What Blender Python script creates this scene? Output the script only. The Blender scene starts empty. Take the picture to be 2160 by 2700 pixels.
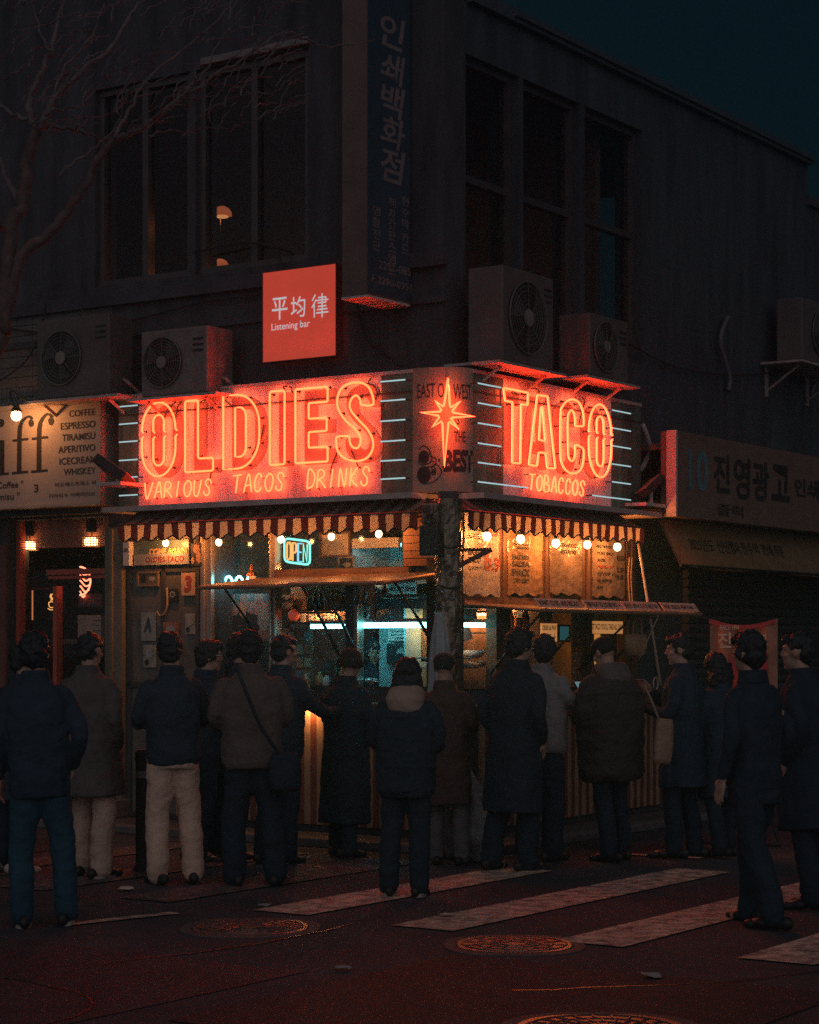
import bpy, math, random
from mathutils import Vector, Matrix, noise
random.seed(7)
S = bpy.context.scene
COL = S.collection
PI = math.pi

# ------------------------------------------------------------------ survey: camera and street corner
F, CX, HY, EYE = 5413.0, 1080.0, 1697.0, 1.65
C = Vector((.286, 17.0, 0))                       # the kiosk's corner on the ground
ANG = math.atan2(-.562, .827)
FR = {'L': Matrix.Translation(C) @ Matrix.Rotation(ANG, 4, 'Z'),          # x along the left facade, y into the building
      'R': Matrix.Translation(C) @ Matrix.Rotation(ANG + PI / 2, 4, 'Z'),  # x along the right facade, y into the building
      'W': Matrix.Identity(4)}
INV = {k: m.inverted() for k, m in FR.items()}
ORG = Vector((0, 0, EYE))


def onp(fr, px, py, out=0.0):
    """where the sight line of a surveyed point meets the vertical plane `out` metres in front of a facade: (along, height)"""
    m = INV[fr]
    o = m @ ORG
    d = (m.to_3x3() @ Vector(((px - CX) / F, 1, (HY - py) / F)))
    t = (-out - o.y) / d.y
    p = o + d * t
    return p.x, p.z


def L(px, py, out=0.0): return onp('L', px, py, out)
def Rr(px, py, out=0.0): return onp('R', px, py, out)


def lamp(t, p, energy, col=(1, .42, .13), size=.015):
    l = bpy.data.lights.new('lamp_light', 'POINT'); l.energy = energy; l.color = col; l.shadow_soft_size = size
    o = bpy.data.objects.new('lamp_light', l); COL.objects.link(o); o.parent = t.r; o.location = Vector(p) - t.o
    return o


def rect(fr, x0, y0, x1, y1, out=0.0):
    mx, my = (x0 + x1) / 2, (y0 + y1) / 2
    return (onp(fr, x0, my, out)[0], onp(fr, x1, my, out)[0], onp(fr, mx, y1, out)[1], onp(fr, mx, y0, out)[1])


def ground(px, py, z=0.0):
    Z = F * (EYE - z) / (py - HY)
    return (px - CX) / F * Z, Z


def at(px, py, Z):
    return Vector(((px - CX) / F * Z, Z, EYE + (HY - py) / F * Z))


# ------------------------------------------------------------------ text and filled shapes
_tc = {}
BENCH = bpy.data.scenes.new('bench')               # an empty side scene to evaluate one curve or remesh at a time


def baked(o):
    BENCH.collection.objects.link(o)
    dg = BENCH.view_layers[0].depsgraph
    dg.update()
    m = bpy.data.meshes.new_from_object(o.evaluated_get(dg))
    d = o.data
    bpy.data.objects.remove(o)
    (bpy.data.meshes if isinstance(d, bpy.types.Mesh) else bpy.data.curves).remove(d)
    return m


def glyphs(s, off=0.0, shear=0.0):
    k = (s, off, shear)
    if k not in _tc:
        c = bpy.data.curves.new('lettering', 'FONT')
        c.body = s
        c.size = 1
        c.resolution_u = 3
        c.offset = off
        c.shear = shear
        m = baked(bpy.data.objects.new('lettering', c))
        vs = [(v.co.x, v.co.y) for v in m.vertices]
        fs = [tuple(p.vertices) for p in m.polygons]
        bpy.data.meshes.remove(m)
        x0 = min(v[0] for v in vs); x1 = max(v[0] for v in vs)
        y0 = min(v[1] for v in vs); y1 = max(v[1] for v in vs)
        _tc[k] = ([((v[0] - x0) / (x1 - x0), (v[1] - y0) / max(y1 - y0, 1e-6)) for v in vs], fs)
    return _tc[k]


def fill(loops):
    c = bpy.data.curves.new('shape', 'CURVE')
    c.dimensions = '2D'
    c.fill_mode = 'BOTH'
    for lp in loops:
        s = c.splines.new('POLY')
        s.points.add(len(lp) - 1)
        for i, p in enumerate(lp):
            s.points[i].co = (p[0], p[1], 0, 1)
        s.use_cyclic_u = True
    m = baked(bpy.data.objects.new('shape', c))
    r = [(v.co.x, v.co.y) for v in m.vertices], [tuple(p.vertices) for p in m.polygons]
    bpy.data.meshes.remove(m)
    return r


def smooth_line(pts, n=5, closed=False):
    out = []
    N = len(pts)
    seg = N if closed else N - 1
    for i in range(seg):
        if closed:
            p = [pts[(i + k - 1) % N] for k in range(4)]
        else:
            p = [pts[max(0, i - 1)], pts[i], pts[i + 1], pts[min(N - 1, i + 2)]]
        for j in range(n):
            t = j / n
            out.append(tuple(.5 * (2 * p[1][a] + (p[2][a] - p[0][a]) * t + (2 * p[0][a] - 5 * p[1][a] + 4 * p[2][a] - p[3][a]) * t * t
                                   + (3 * p[1][a] - p[0][a] - 3 * p[2][a] + p[3][a]) * t ** 3) for a in range(len(p[0]))))
    if not closed:
        out.append(tuple(pts[-1]))
    return out


# ------------------------------------------------------------------ mesh builder
class MB:
    def __init__(self):
        self.v = []; self.f = []; self.m = []; self.cur = 0

    def mat(self, i):
        self.cur = i
        return self

    def add(self, vs, fs):
        b = len(self.v)
        self.v += [tuple(v) for v in vs]
        for f in fs:
            self.f.append(tuple(b + i for i in f)); self.m.append(self.cur)
        return self

    def box(self, x0, x1, y0, y1, z0, z1):
        if x0 > x1: x0, x1 = x1, x0
        if y0 > y1: y0, y1 = y1, y0
        if z0 > z1: z0, z1 = z1, z0
        return self.add([(x0, y0, z0), (x1, y0, z0), (x1, y1, z0), (x0, y1, z0), (x0, y0, z1), (x1, y0, z1), (x1, y1, z1), (x0, y1, z1)],
                        [(0, 3, 2, 1), (4, 5, 6, 7), (0, 1, 5, 4), (1, 2, 6, 5), (2, 3, 7, 6), (3, 0, 4, 7)])

    def rbox(self, c, size, rot):
        """box about c, turned by a 3x3"""
        hx, hy, hz = [s / 2 for s in size]
        vs = [Vector(c) + rot @ Vector((a * hx, b * hy, d * hz)) for d in (-1, 1) for a, b in ((-1, -1), (1, -1), (1, 1), (-1, 1))]
        return self.add(vs, [(0, 3, 2, 1), (4, 5, 6, 7), (0, 1, 5, 4), (1, 2, 6, 5), (2, 3, 7, 6), (3, 0, 4, 7)])

    def quad(self, a, b, c, d):
        return self.add([a, b, c, d], [(0, 1, 2, 3)])

    def prism(self, pts, y0, y1):
        n = len(pts)
        vs = [(p[0], y0, p[1]) for p in pts] + [(p[0], y1, p[1]) for p in pts]
        return self.add(vs, [tuple(range(n)), tuple(range(2 * n - 1, n - 1, -1))] + [(i, i + n, (i + 1) % n + n, (i + 1) % n) for i in range(n)])

    def tube(self, pts, r, n=8, closed=False, back=None):
        pts = [Vector(p) for p in pts]
        q = [pts[0]]
        for p in pts[1:]:
            if (p - q[-1]).length > 1e-5: q.append(p)
        if closed and (q[0] - q[-1]).length < 1e-5: q.pop()
        pts = q
        N = len(pts)
        if N < 2: return self
        rs = r if isinstance(r, (list, tuple)) else [r] * N
        if len(rs) != N: rs = [rs[0] + (rs[-1] - rs[0]) * i / (N - 1) for i in range(N)]
        up = None
        vs = []
        for i, p in enumerate(pts):
            a = pts[(i - 1) % N] if (closed or i) else p
            b = pts[(i + 1) % N] if (closed or i < N - 1) else p
            t = (b - a)
            t = t.normalized() if t.length > 1e-9 else Vector((0, 0, 1))
            if up is None:
                up = Vector((0, 1, 0)) if abs(t.y) < .9 else Vector((1, 0, 0))
            u = up - t * up.dot(t)
            u = u.normalized() if u.length > 1e-6 else t.orthogonal().normalized()
            up = u
            w = t.cross(u)
            for k in range(n):
                an = 2 * PI * k / n
                vs.append(p + (u * math.cos(an) + w * math.sin(an)) * rs[i])
        fs = []
        for i in range(N if closed else N - 1):
            j = (i + 1) % N
            for k in range(n):
                k2 = (k + 1) % n
                fs.append((i * n + k, j * n + k, j * n + k2, i * n + k2))
        if not closed:
            fs.append(tuple(range(n))); fs.append(tuple(range((N - 1) * n + n - 1, (N - 1) * n - 1, -1)))
        b = len(self.f)
        self.add(vs, fs)
        if back is not None:                       # faces towards `back` get an added stronger glow to light the panel
            for i in range(b, b + (N if closed else N - 1) * n):
                k = (i - b) % n; j = (i - b) // n
                dr = (vs[j * n + k] + vs[j * n + (k + 1) % n]) / 2 - pts[j]
                if dr.normalized().dot(back) > .35: self.m[i] = 1
        return self

    def ell(self, c, r, n=12, rot=None):
        if not isinstance(r, (list, tuple)): r = (r, r, r)
        c = Vector(c)
        vs = []; m = n // 2 + 1
        for i in range(1, m):
            th = PI * i / m
            for k in range(n):
                ph = 2 * PI * k / n
                q = Vector((r[0] * math.sin(th) * math.cos(ph), r[1] * math.sin(th) * math.sin(ph), r[2] * math.cos(th)))
                vs.append(c + (rot @ q if rot else q))
        t = Vector((0, 0, r[2])); b = -t
        vs += [c + (rot @ t if rot else t), c + (rot @ b if rot else b)]
        T = (m - 1) * n; B = T + 1
        fs = [(i * n + k, (i + 1) * n + k, (i + 1) * n + (k + 1) % n, i * n + (k + 1) % n) for i in range(m - 2) for k in range(n)]
        fs += [(T, k, (k + 1) % n) for k in range(n)] + [(B, (m - 2) * n + (k + 1) % n, (m - 2) * n + k) for k in range(n)]
        return self.add(vs, fs)

    def loft(self, rings, n=20):
        """rings (cx, cy, cz, rx, ry): horizontal ellipses, closed at both ends"""
        vs = []
        for (cx, cy, cz, rx, ry) in rings:
            for k in range(n):
                a = 2 * PI * k / n
                ca, sa = math.cos(a), math.sin(a)
                e = .8
                vs.append((cx + rx * math.copysign(abs(ca) ** e, ca), cy + ry * math.copysign(abs(sa) ** e, sa), cz))
        N = len(rings)
        fs = [(i * n + k, i * n + (k + 1) % n, (i + 1) * n + (k + 1) % n, (i + 1) * n + k) for i in range(N - 1) for k in range(n)]
        fs += [tuple(range(n - 1, -1, -1)), tuple(range((N - 1) * n, N * n))]
        return self.add(vs, fs)

    def lathe(self, c, prof, n=20):
        return self.loft([(c[0], c[1], c[2] + z, r, r) for r, z in prof], n)

    def disc(self, c, r, y0, y1, n=32):
        return self.prism([(c[0] + r * math.cos(2 * PI * k / n), c[1] + r * math.sin(2 * PI * k / n)) for k in range(n)], y0, y1)

    def shape(self, loops, y, fmap=None):
        vs, fs = fill(loops)
        return self.add([fmap(*v) if fmap else (v[0], y, v[1]) for v in vs], fs)

    def text(self, s, rc, y, off=0.0, shear=0.0, fmap=None):
        x0, x1, z0, z1 = rc
        vs, fs = glyphs(s, off, shear)
        vs = [(x0 + a * (x1 - x0), z0 + b * (z1 - z0)) for a, b in vs]
        return self.add([fmap(*v) if fmap else (v[0], y, v[1]) for v in vs], fs)

    def holes(self, x0, x1, z0, z1, hs, y0, y1):
        xs = sorted({x0, x1, *[min(max(h[i], x0), x1) for h in hs for i in (0, 1)]})
        zs = sorted({z0, z1, *[min(max(h[i], z0), z1) for h in hs for i in (2, 3)]})
        for a, b in zip(xs, xs[1:]):
            run = None
            for c, d in zip(zs, zs[1:]):
                mx, mz = (a + b) / 2, (c + d) / 2
                if any(h[0] < mx < h[1] and h[2] < mz < h[3] for h in hs):
                    if run: self.box(a, b, y0, y1, *run); run = None
                else:
                    run = (run[0], d) if run else (c, d)
            if run: self.box(a, b, y0, y1, *run)
        return self


def mesh_from(mb, name, mats, o=(0, 0, 0), smooth=False):
    me = bpy.data.meshes.new(name)
    o = Vector(o)
    me.from_pydata([tuple(Vector(v) - o) for v in mb.v], [], mb.f)
    for m in (mats if isinstance(mats, (list, tuple)) else [mats]):
        me.materials.append(m)
    if any(mb.m): me.polygons.foreach_set('material_index', mb.m)
    if smooth: me.polygons.foreach_set('use_smooth', [True] * len(me.polygons))
    me.update()
    return me


def tag(o, label=None, cat=None, group=None, kind=None):
    if label: o['label'] = label
    if cat: o['category'] = cat
    if group: o['group'] = group
    if kind: o['kind'] = kind
    return o


class Thing:
    """an Empty at the thing's base with its parts below it"""
    def __init__(self, name, label, cat, fr='L', o=(0, 0, 0), group=None):
        self.o = Vector(o)
        self.r = bpy.data.objects.new(name, None)
        self.r.empty_display_size = .1
        COL.objects.link(self.r)
        self.r.matrix_world = FR[fr] @ Matrix.Translation(self.o)
        tag(self.r, label, cat, group)

    def part(self, name, mb, mats, parent=None, bevel=0, smooth=False, label=None):
        ob = bpy.data.objects.new(name, mesh_from(mb, name, mats, self.o, smooth))
        COL.objects.link(ob)
        ob.parent = parent or self.r
        if bevel: bev(ob, bevel)
        if label: ob['label'] = label
        return ob


def bev(ob, w):
    b = ob.modifiers.new('bevel', 'BEVEL'); b.width = w; b.segments = 2; b.limit_method = 'ANGLE'


def solo(name, label, cat, mb, mats, fr='L', o=(0, 0, 0), group=None, bevel=0, smooth=False, kind=None):
    ob = bpy.data.objects.new(name, mesh_from(mb, name, mats, o, smooth))
    COL.objects.link(ob)
    ob.matrix_world = FR[fr] @ Matrix.Translation(Vector(o))
    if bevel: bev(ob, bevel)
    return tag(ob, label, cat, group, kind)


# ------------------------------------------------------------------ materials
_M = {}


def mat(name, col, rough=.8, metal=0.0, var=.25, scale=6.0, bump=0.0, bscale=40.0, emit=None, stretch=(1, 1, 1), spec=.35, detail=4):
    if name in _M: return _M[name]
    m = bpy.data.materials.new(name); m.use_nodes = True
    nt = m.node_tree; N = nt.nodes; Lk = nt.links
    b = N['Principled BSDF']
    b.inputs['Roughness'].default_value = rough
    b.inputs['Metallic'].default_value = metal
    b.inputs['Specular IOR Level'].default_value = spec
    tc = N.new('ShaderNodeTexCoord'); mp = N.new('ShaderNodeMapping'); mp.inputs['Scale'].default_value = stretch
    Lk.new(tc.outputs['Object'], mp.inputs['Vector'])
    if var:
        nz = N.new('ShaderNodeTexNoise'); nz.inputs['Scale'].default_value = scale; nz.inputs['Detail'].default_value = detail
        nz.inputs['Roughness'].default_value = .65
        rp = N.new('ShaderNodeValToRGB')
        rp.color_ramp.elements[0].position = .3; rp.color_ramp.elements[1].position = .7
        rp.color_ramp.elements[0].color = (*[c * (1 - var) for c in col], 1)
        rp.color_ramp.elements[1].color = (*[min(1, c * (1 + var * .6)) for c in col], 1)
        Lk.new(mp.outputs[0], nz.inputs['Vector']); Lk.new(nz.outputs['Fac'], rp.inputs[0]); Lk.new(rp.outputs[0], b.inputs['Base Color'])
    else:
        b.inputs['Base Color'].default_value = (*col, 1)
    if bump:
        n2 = N.new('ShaderNodeTexNoise'); n2.inputs['Scale'].default_value = bscale; n2.inputs['Detail'].default_value = 5
        bp = N.new('ShaderNodeBump'); bp.inputs['Strength'].default_value = bump; bp.inputs['Distance'].default_value = .02
        Lk.new(mp.outputs[0], n2.inputs['Vector']); Lk.new(n2.outputs['Fac'], bp.inputs['Height']); Lk.new(bp.outputs[0], b.inputs['Normal'])
    if emit:
        b.inputs['Emission Color'].default_value = (*emit[0], 1); b.inputs['Emission Strength'].default_value = emit[1]
    _M[name] = m
    return m


def glow(name, col, st):
    if name in _M: return _M[name]
    m = bpy.data.materials.new(name); m.use_nodes = True
    nt = m.node_tree; nt.nodes.clear()
    e = nt.nodes.new('ShaderNodeEmission'); o = nt.nodes.new('ShaderNodeOutputMaterial')
    e.inputs[0].default_value = (*col, 1); e.inputs[1].default_value = st
    nt.links.new(e.outputs[0], o.inputs[0])
    _M[name] = m
    return m


def glass(name, tint=(.9, .95, .95), rough=.02):
    if name in _M: return _M[name]
    m = bpy.data.materials.new(name); m.use_nodes = True
    nt = m.node_tree; nt.nodes.clear(); N = nt.nodes
    t = N.new('ShaderNodeBsdfTransparent'); g = N.new('ShaderNodeBsdfGlossy'); f = N.new('ShaderNodeLayerWeight'); x = N.new('ShaderNodeMixShader')
    pw = N.new('ShaderNodeMath'); pw.operation = 'POWER'; pw.inputs[1].default_value = 4.5; ma = N.new('ShaderNodeMath'); ma.operation = 'MULTIPLY_ADD'; ma.inputs[1].default_value = .8; ma.inputs[2].default_value = .045
    o = N.new('ShaderNodeOutputMaterial')
    t.inputs[0].default_value = (*tint, 1); g.inputs['Roughness'].default_value = rough; f.inputs[0].default_value = .5
    nt.links.new(f.outputs[1], pw.inputs[0]); nt.links.new(pw.outputs[0], ma.inputs[0]); nt.links.new(ma.outputs[0], x.inputs[0]); nt.links.new(t.outputs[0], x.inputs[1]); nt.links.new(g.outputs[0], x.inputs[2]); nt.links.new(x.outputs[0], o.inputs[0])
    _M[name] = m
    return m


def film(name, col, trans=.35, rough=.3):
    """thin plastic or cloth that lets some light through"""
    if name in _M: return _M[name]
    m = mat(name, col, rough, var=.3, scale=9)
    nt = m.node_tree; N = nt.nodes
    tl = N.new('ShaderNodeBsdfTranslucent'); tl.inputs[0].default_value = (*col, 1)
    x = N.new('ShaderNodeMixShader'); x.inputs[0].default_value = trans
    nt.links.new(N['Principled BSDF'].outputs[0], x.inputs[1]); nt.links.new(tl.outputs[0], x.inputs[2])
    nt.links.new(x.outputs[0], N['Material Output'].inputs[0])
    return m


NEON = [glow('neon_red_front', (1, .0210, .0062), 30.0), glow('neon_red_rear_boost', (1, .146, .048), 16.0)]  # second glow is a boost added on the tube's rear to brighten the panel
NEONS = [NEON[0], glow('neon_script_rear_boost', (1, .146, .048), 9.0)]
BK = Vector((0, 1, 0))
NEONW = glow('neon_white', (.55, .80, .84), .80)
TEAL = glow('tube_teal', (.20, .9, 1.0), 13.0)
TEAL2 = glow('tube_teal_soft', (.18, .85, .85), 1.6)
BULB = glow('bulb_warm', (1.0, .33, .085), 60.0)
BENV = glow('bulb_glass', (1.0, .62, .30), 3.2)
_n = BENV.node_tree; _a = _n.nodes.new('ShaderNodeAddShader'); _t = _n.nodes.new('ShaderNodeBsdfTransparent')
_n.links.new(_n.nodes['Emission'].outputs[0], _a.inputs[0]); _n.links.new(_t.outputs[0], _a.inputs[1]); _n.links.new(_a.outputs[0], _n.nodes['Material Output'].inputs[0])
WARM = glow('lamp_warm', (1.0, .42, .12), 26.0)
WARM2 = glow('lamp_warm_dim', (1.0, .36, .12), 1.0)
ORANGE = glow('neon_orange', (1, .42, .12), 1.6)
NEONR2 = glow('neon_coral', (1, .20, .10), 4.0)
GREEN = glow('neon_green', (.25, 1, .8), 1.7)
BLUE = glow('neon_blue', (.25, .75, 1), 1.3)

PANEL = mat('sign_panel_cream', (.72, .64, .58), .6, var=.42, scale=2.2, stretch=(3.2, 1, .55), bump=.10, bscale=9)
PANELG = mat('sign_panel_green', (.09, .14, .10), .5, var=.5, scale=3, stretch=(3, 1, .5), bump=.1, bscale=9)
PAINT = mat('sign_paint_faded', (.34, .19, .17), .7, var=.25, scale=5)
DARKP = mat('paint_black', (.025, .022, .025), .6, var=.2)
IRON = mat('iron_dark', (.03, .03, .033), .5, .4, var=.3)
STEEL = mat('steel', (.45, .45, .45), .35, .9, var=.2, scale=20)
WHITEP = mat('paint_white', (.72, .70, .66), .6, var=.15, scale=4)
WALL = mat('wall_render', (.060, .062, .068), .9, var=.55, scale=1.6, stretch=(2.2, 1, .45), bump=.25, bscale=30)
WALLR = mat('wall_panel', (.048, .060, .070), .8, var=.5, scale=1.5, stretch=(2.2, 2.2, .4), bump=.15, bscale=20)
TRIM = mat('wall_trim', (.06, .06, .068), .8, var=.3, scale=3)
GLS = glass('glass_clear')
GLD = glass('glass_dark', (.55, .62, .62), .03)
ROOMD = mat('room_dark', (.06, .06, .06), .9, var=.3)
ACW = mat('ac_casing', (.12, .098, .092), .6, var=.25, scale=3)
ACD = mat('ac_dark', (.02, .02, .022), .6)
WOOD = mat('wood_brown', (.17, .085, .05), .6, var=.45, scale=4, stretch=(1, 1, 12))
PAPER = mat('paper', (.62, .52, .42), .8, var=.2, scale=8)
RED = mat('awning_red', (.20, .022, .022), .85, var=.2)
CREAM = mat('awning_cream', (.66, .56, .43), .85, var=.2)

# ------------------------------------------------------------------ camera, sky, moonlight
cam = bpy.data.cameras.new('camera'); co = bpy.data.objects.new('camera', cam); COL.objects.link(co)
co.location = ORG; co.rotation_euler = (PI / 2, 0, 0)
cam.sensor_fit = 'HORIZONTAL'; cam.sensor_width = 36; cam.lens = F / 2160 * 36
cam.shift_y = (HY - 1350) / 2160; cam.clip_start = .1; cam.clip_end = 600
S.camera = co
w = bpy.data.worlds.new('World'); S.world = w; w.use_nodes = True
nt = w.node_tree; bg = nt.nodes['Background']
sk = nt.nodes.new('ShaderNodeTexSky'); sk.sky_type = 'NISHITA'; sk.sun_disc = False
sk.sun_elevation = math.radians(-4); sk.sun_rotation = math.radians(200)
mx = nt.nodes.new('ShaderNodeMix'); mx.data_type = 'RGBA'; mx.blend_type = 'MIX'; mx.inputs[0].default_value = .8
mx.inputs[7].default_value = (.012, .064, .088, 1)      # the city's glow on low cloud
tcw = nt.nodes.new('ShaderNodeTexCoord'); sx = nt.nodes.new('ShaderNodeSeparateXYZ'); mr = nt.nodes.new('ShaderNodeMapRange')
mr.interpolation_type = 'SMOOTHSTEP'
mr.inputs['From Min'].default_value = .1; mr.inputs['From Max'].default_value = -.9; mr.inputs['To Min'].default_value = 0; mr.inputs['To Max'].default_value = 1
gl = nt.nodes.new('ShaderNodeMix'); gl.data_type = 'RGBA'; gl.blend_type = 'ADD'
gl.inputs[7].default_value = (2.25, 1.85, 2.0, 1)         # lit streets on the near side of the crossing
nt.links.new(tcw.outputs['Generated'], sx.inputs[0]); nt.links.new(sx.outputs[1], mr.inputs[0]); nt.links.new(mr.outputs[0], gl.inputs[0])
nt.links.new(sk.outputs[0], mx.inputs[6]); nt.links.new(mx.outputs[2], gl.inputs[6]); nt.links.new(gl.outputs[2], bg.inputs[0]); bg.inputs[1].default_value = .15
sun = bpy.data.lights.new('moon', 'SUN'); sun.energy = .004; sun.angle = math.radians(10); sun.color = (.6, .85, 1)
so = bpy.data.objects.new('moon', sun); COL.objects.link(so); so.rotation_euler = (math.radians(50), 0, math.radians(-25))
S.view_settings.view_transform = 'Standard'; S.view_settings.look = 'None'; S.view_settings.exposure = 0; S.view_settings.gamma = 1
S.render.engine = 'CYCLES'
S.cycles.use_denoising = False; S.cycles.use_adaptive_sampling = False; S.cycles.max_bounces = 8; S.cycles.diffuse_bounces = 3; S.cycles.glossy_bounces = 3; S.cycles.transparent_max_bounces = 12
S.cycles.sample_clamp_indirect = 2; S.cycles.sample_clamp_direct = 60; S.cycles.caustics_reflective = False; S.cycles.caustics_refractive = False

# ------------------------------------------------------------------ ground
def wear_mat(name, paint, base, thr):
    m = mat(name, paint, .75, var=0)
    nt = m.node_tree; N = nt.nodes; b = N['Principled BSDF']
    tc = [n for n in N if n.type == 'TEX_COORD'][0]
    n1 = N.new('ShaderNodeTexNoise'); n1.inputs['Scale'].default_value = 9; n1.inputs['Detail'].default_value = 10; n1.inputs['Roughness'].default_value = .72
    rp = N.new('ShaderNodeValToRGB'); rp.color_ramp.elements[0].position = thr; rp.color_ramp.elements[1].position = thr + .24
    rp.color_ramp.elements[0].color = (*base, 1); rp.color_ramp.elements[1].color = (*paint, 1)
    nt.links.new(tc.outputs['Object'], n1.inputs['Vector']); nt.links.new(n1.outputs['Fac'], rp.inputs[0]); nt.links.new(rp.outputs[0], b.inputs['Base Color'])
    bp = N.new('ShaderNodeBump'); bp.inputs['Strength'].default_value = .35; bp.inputs['Distance'].default_value = .01
    n2 = N.new('ShaderNodeTexNoise'); n2.inputs['Scale'].default_value = 120
    nt.links.new(tc.outputs['Object'], n2.inputs['Vector']); nt.links.new(n2.outputs['Fac'], bp.inputs['Height']); nt.links.new(bp.outputs[0], b.inputs['Normal'])
    return m


ASPH = mat('asphalt', (.058, .056, .062), .8, var=.4, scale=.9, bump=.55, bscale=140, detail=9)
ASPH2 = mat('asphalt_patch', (.042, .042, .047), .7, var=.35, scale=3, bump=.5, bscale=140)
STRIPE = wear_mat('crossing_paint', (.82, .56, .41), (.12, .09, .08), .37)
STRIPE2 = wear_mat('crossing_paint_worn', (.34, .27, .23), (.075, .06, .06), .50)
PAVE = mat('pavement_stone', (.11, .09, .085), .8, var=.35, scale=2.5, bump=.3, bscale=60)
KERB = mat('kerb_granite', (.16, .135, .13), .75, var=.3, scale=14, bump=.2, bscale=60)

mb = MB(); mb.quad((-250, -60, 0), (250, -60, 0), (250, 400, 0), (-250, 400, 0))
solo('road', None, None, mb, ASPH, 'W', kind='structure')
mb = MB(); mb.quad((-30, -10.2, .004), (3.1, -10.2, .004), (3.1, -6.0, .004), (-30, -6.0, .004))
solo('road_patch', None, None, mb, ASPH2, 'L', kind='structure')
mb = MB(); rs = random.Random(5)
for k in range(9):
    x = rs.uniform(-7, 5); y = rs.uniform(-9, -1.4); a = rs.uniform(-.5, .5) + (0 if k % 2 else PI / 2); p0 = Vector((x, y)); 
    for j in range(rs.randint(9, 20)):
        a += rs.uniform(-.35, .35); p1 = p0 + Vector((math.cos(a), math.sin(a))) * rs.uniform(.10, .24); nv = Vector((-math.sin(a), math.cos(a))) * rs.uniform(.005, .011)
        mb.quad((*(p0 - nv), .0062), (*(p1 - nv), .0062), (*(p1 + nv), .0062), (*(p0 + nv), .0062)); p0 = p1
solo('road_seam', None, None, mb, mat('tar', (.012, .012, .014), .35, var=.2), 'L', kind='structure')
mb = MB()
for x0, y0, x1, y1 in ((-5.6, -5.2, -2.9, -4.4), (-1.4, -8.3, 1.1, -7.5), (3.4, -7.4, 5.6, -5.1), (-3.8, -2.6, -2.2, -1.6)): mb.quad((x0, y0, .0052), (x1, y0, .0052), (x1, y1, .0052), (x0, y1, .0052))
solo('road_patch', None, None, mb, mat('asphalt_patch_new', (.030, .028, .032), .75, var=.3, scale=5, bump=.4, bscale=150), 'L', kind='structure')
PV = .9
mb = MB(); mb.box(-40, PV - .14, -PV + .14, -.004, 0, .055); mb.box(.004, PV - .14, -.004, 60, 0, .055)
solo('pavement', None, None, mb, PAVE, 'L', kind='structure')
mb = MB(); mb.box(-40, PV, -PV, -PV + .137, 0, .07); mb.box(PV - .137, PV, -PV + .137, 60, 0, .07)
solo('kerb', None, None, mb, KERB, 'L', kind='structure', bevel=.012)
mb = MB(); mw = MB()
for k in range(-4, 6):
    x0 = 2.50 + 1.1 * k
    y0, y1 = (-4.38, -.72) if k >= 0 else (-4.3, -1.35)
    tgt = mb if k >= -1 else mw
    n = 10
    for i in range(n):
        a, b = y0 + (y1 - y0) * i / n, y0 + (y1 - y0) * (i + 1) / n
        tgt.quad((x0, a, .0085), (x0 + .43, a, .0085), (x0 + .43, b, .0085), (x0, b, .0085))
solo('crossing_stripes', None, None, mb, STRIPE, 'L', kind='structure')
solo('crossing_stripes_worn', None, None, mw, STRIPE2, 'L', kind='structure')
gx = [ground(163, 2442), ground(463, 2410)]
mb = MB()
d = (Vector(gx[1]) - Vector(gx[0])).normalized(); nrm = Vector((-d.y, d.x)) * .035
for a, b in ((gx[0], gx[1]), (ground(1597, 2251), ground(1850, 2265))):
    a, b = Vector(a), Vector(b); dd = (b - a).normalized(); nn = Vector((-dd.y, dd.x)) * .05
    mb.quad((*(a - nn), .009), (*(b - nn), .009), (*(b + nn), .009), (*(a + nn), .009))
solo('road_line', None, None, mb, STRIPE, 'W', kind='structure')

MANH = mat('cast_iron_cover', (.17, .13, .11), .42, .6, var=.35, scale=12)
COLLAR = mat('manhole_collar', (.10, .085, .08), .75, var=.3, scale=20)


def manhole(px, py, r, label, star):
    x, y = ground(px, py)
    t = Thing('manhole_cover', label, 'manhole cover', 'W', (x, y, 0), 'manhole covers in the road')
    mb = MB(); mb.lathe((x, y, 0), [(r + .07, 0), (r + .07, .007), (r + .004, .007), (r + .004, 0)], 48)
    t.part('collar', mb, COLLAR)
    mb = MB(); mb.lathe((x, y, 0), [(r, 0), (r, .009), (r - .004, .011)], 48)
    z = .011
    for k in range(1, 5):
        rr = r * k / 4.4
        n = 40
        mb.tube([(x + rr * math.cos(2 * PI * i / n), y + rr * math.sin(2 * PI * i / n), z) for i in range(n)], .006, 5, True)
    for k in range(24 if star else 12):
        a = 2 * PI * k / (24 if star else 12)
        for q in range(3):
            r0, r1 = r * (q + 1.15) / 4.4, r * (q + 1.85) / 4.4
            aa = a + (.13 * q)
            mb.tube([(x + r0 * math.cos(aa), y + r0 * math.sin(aa), z), (x + r1 * math.cos(aa + .05), y + r1 * math.sin(aa + .05), z)], .007, 5)
    t.part('cover_plate', mb, MANH)


manhole(660, 2448, .335, 'round iron manhole cover nearest the left end of the crossing stripes', True)
manhole(1356, 2494, .315, 'round iron manhole cover beside the near end of a white crossing stripe', False)
manhole(1590, 2722, .37, 'round manhole cover cut by the bottom edge of the picture', True)

# ------------------------------------------------------------------ corner building
Lx = lambda px, py=1500, out=0: L(px, py, out)[0]
Rx = lambda px, py=1500, out=0: Rr(px, py, out)[0]


def r2l(mb):
    mb.v = [(-v[1], v[0], v[2]) for v in mb.v]
    return mb


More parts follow.
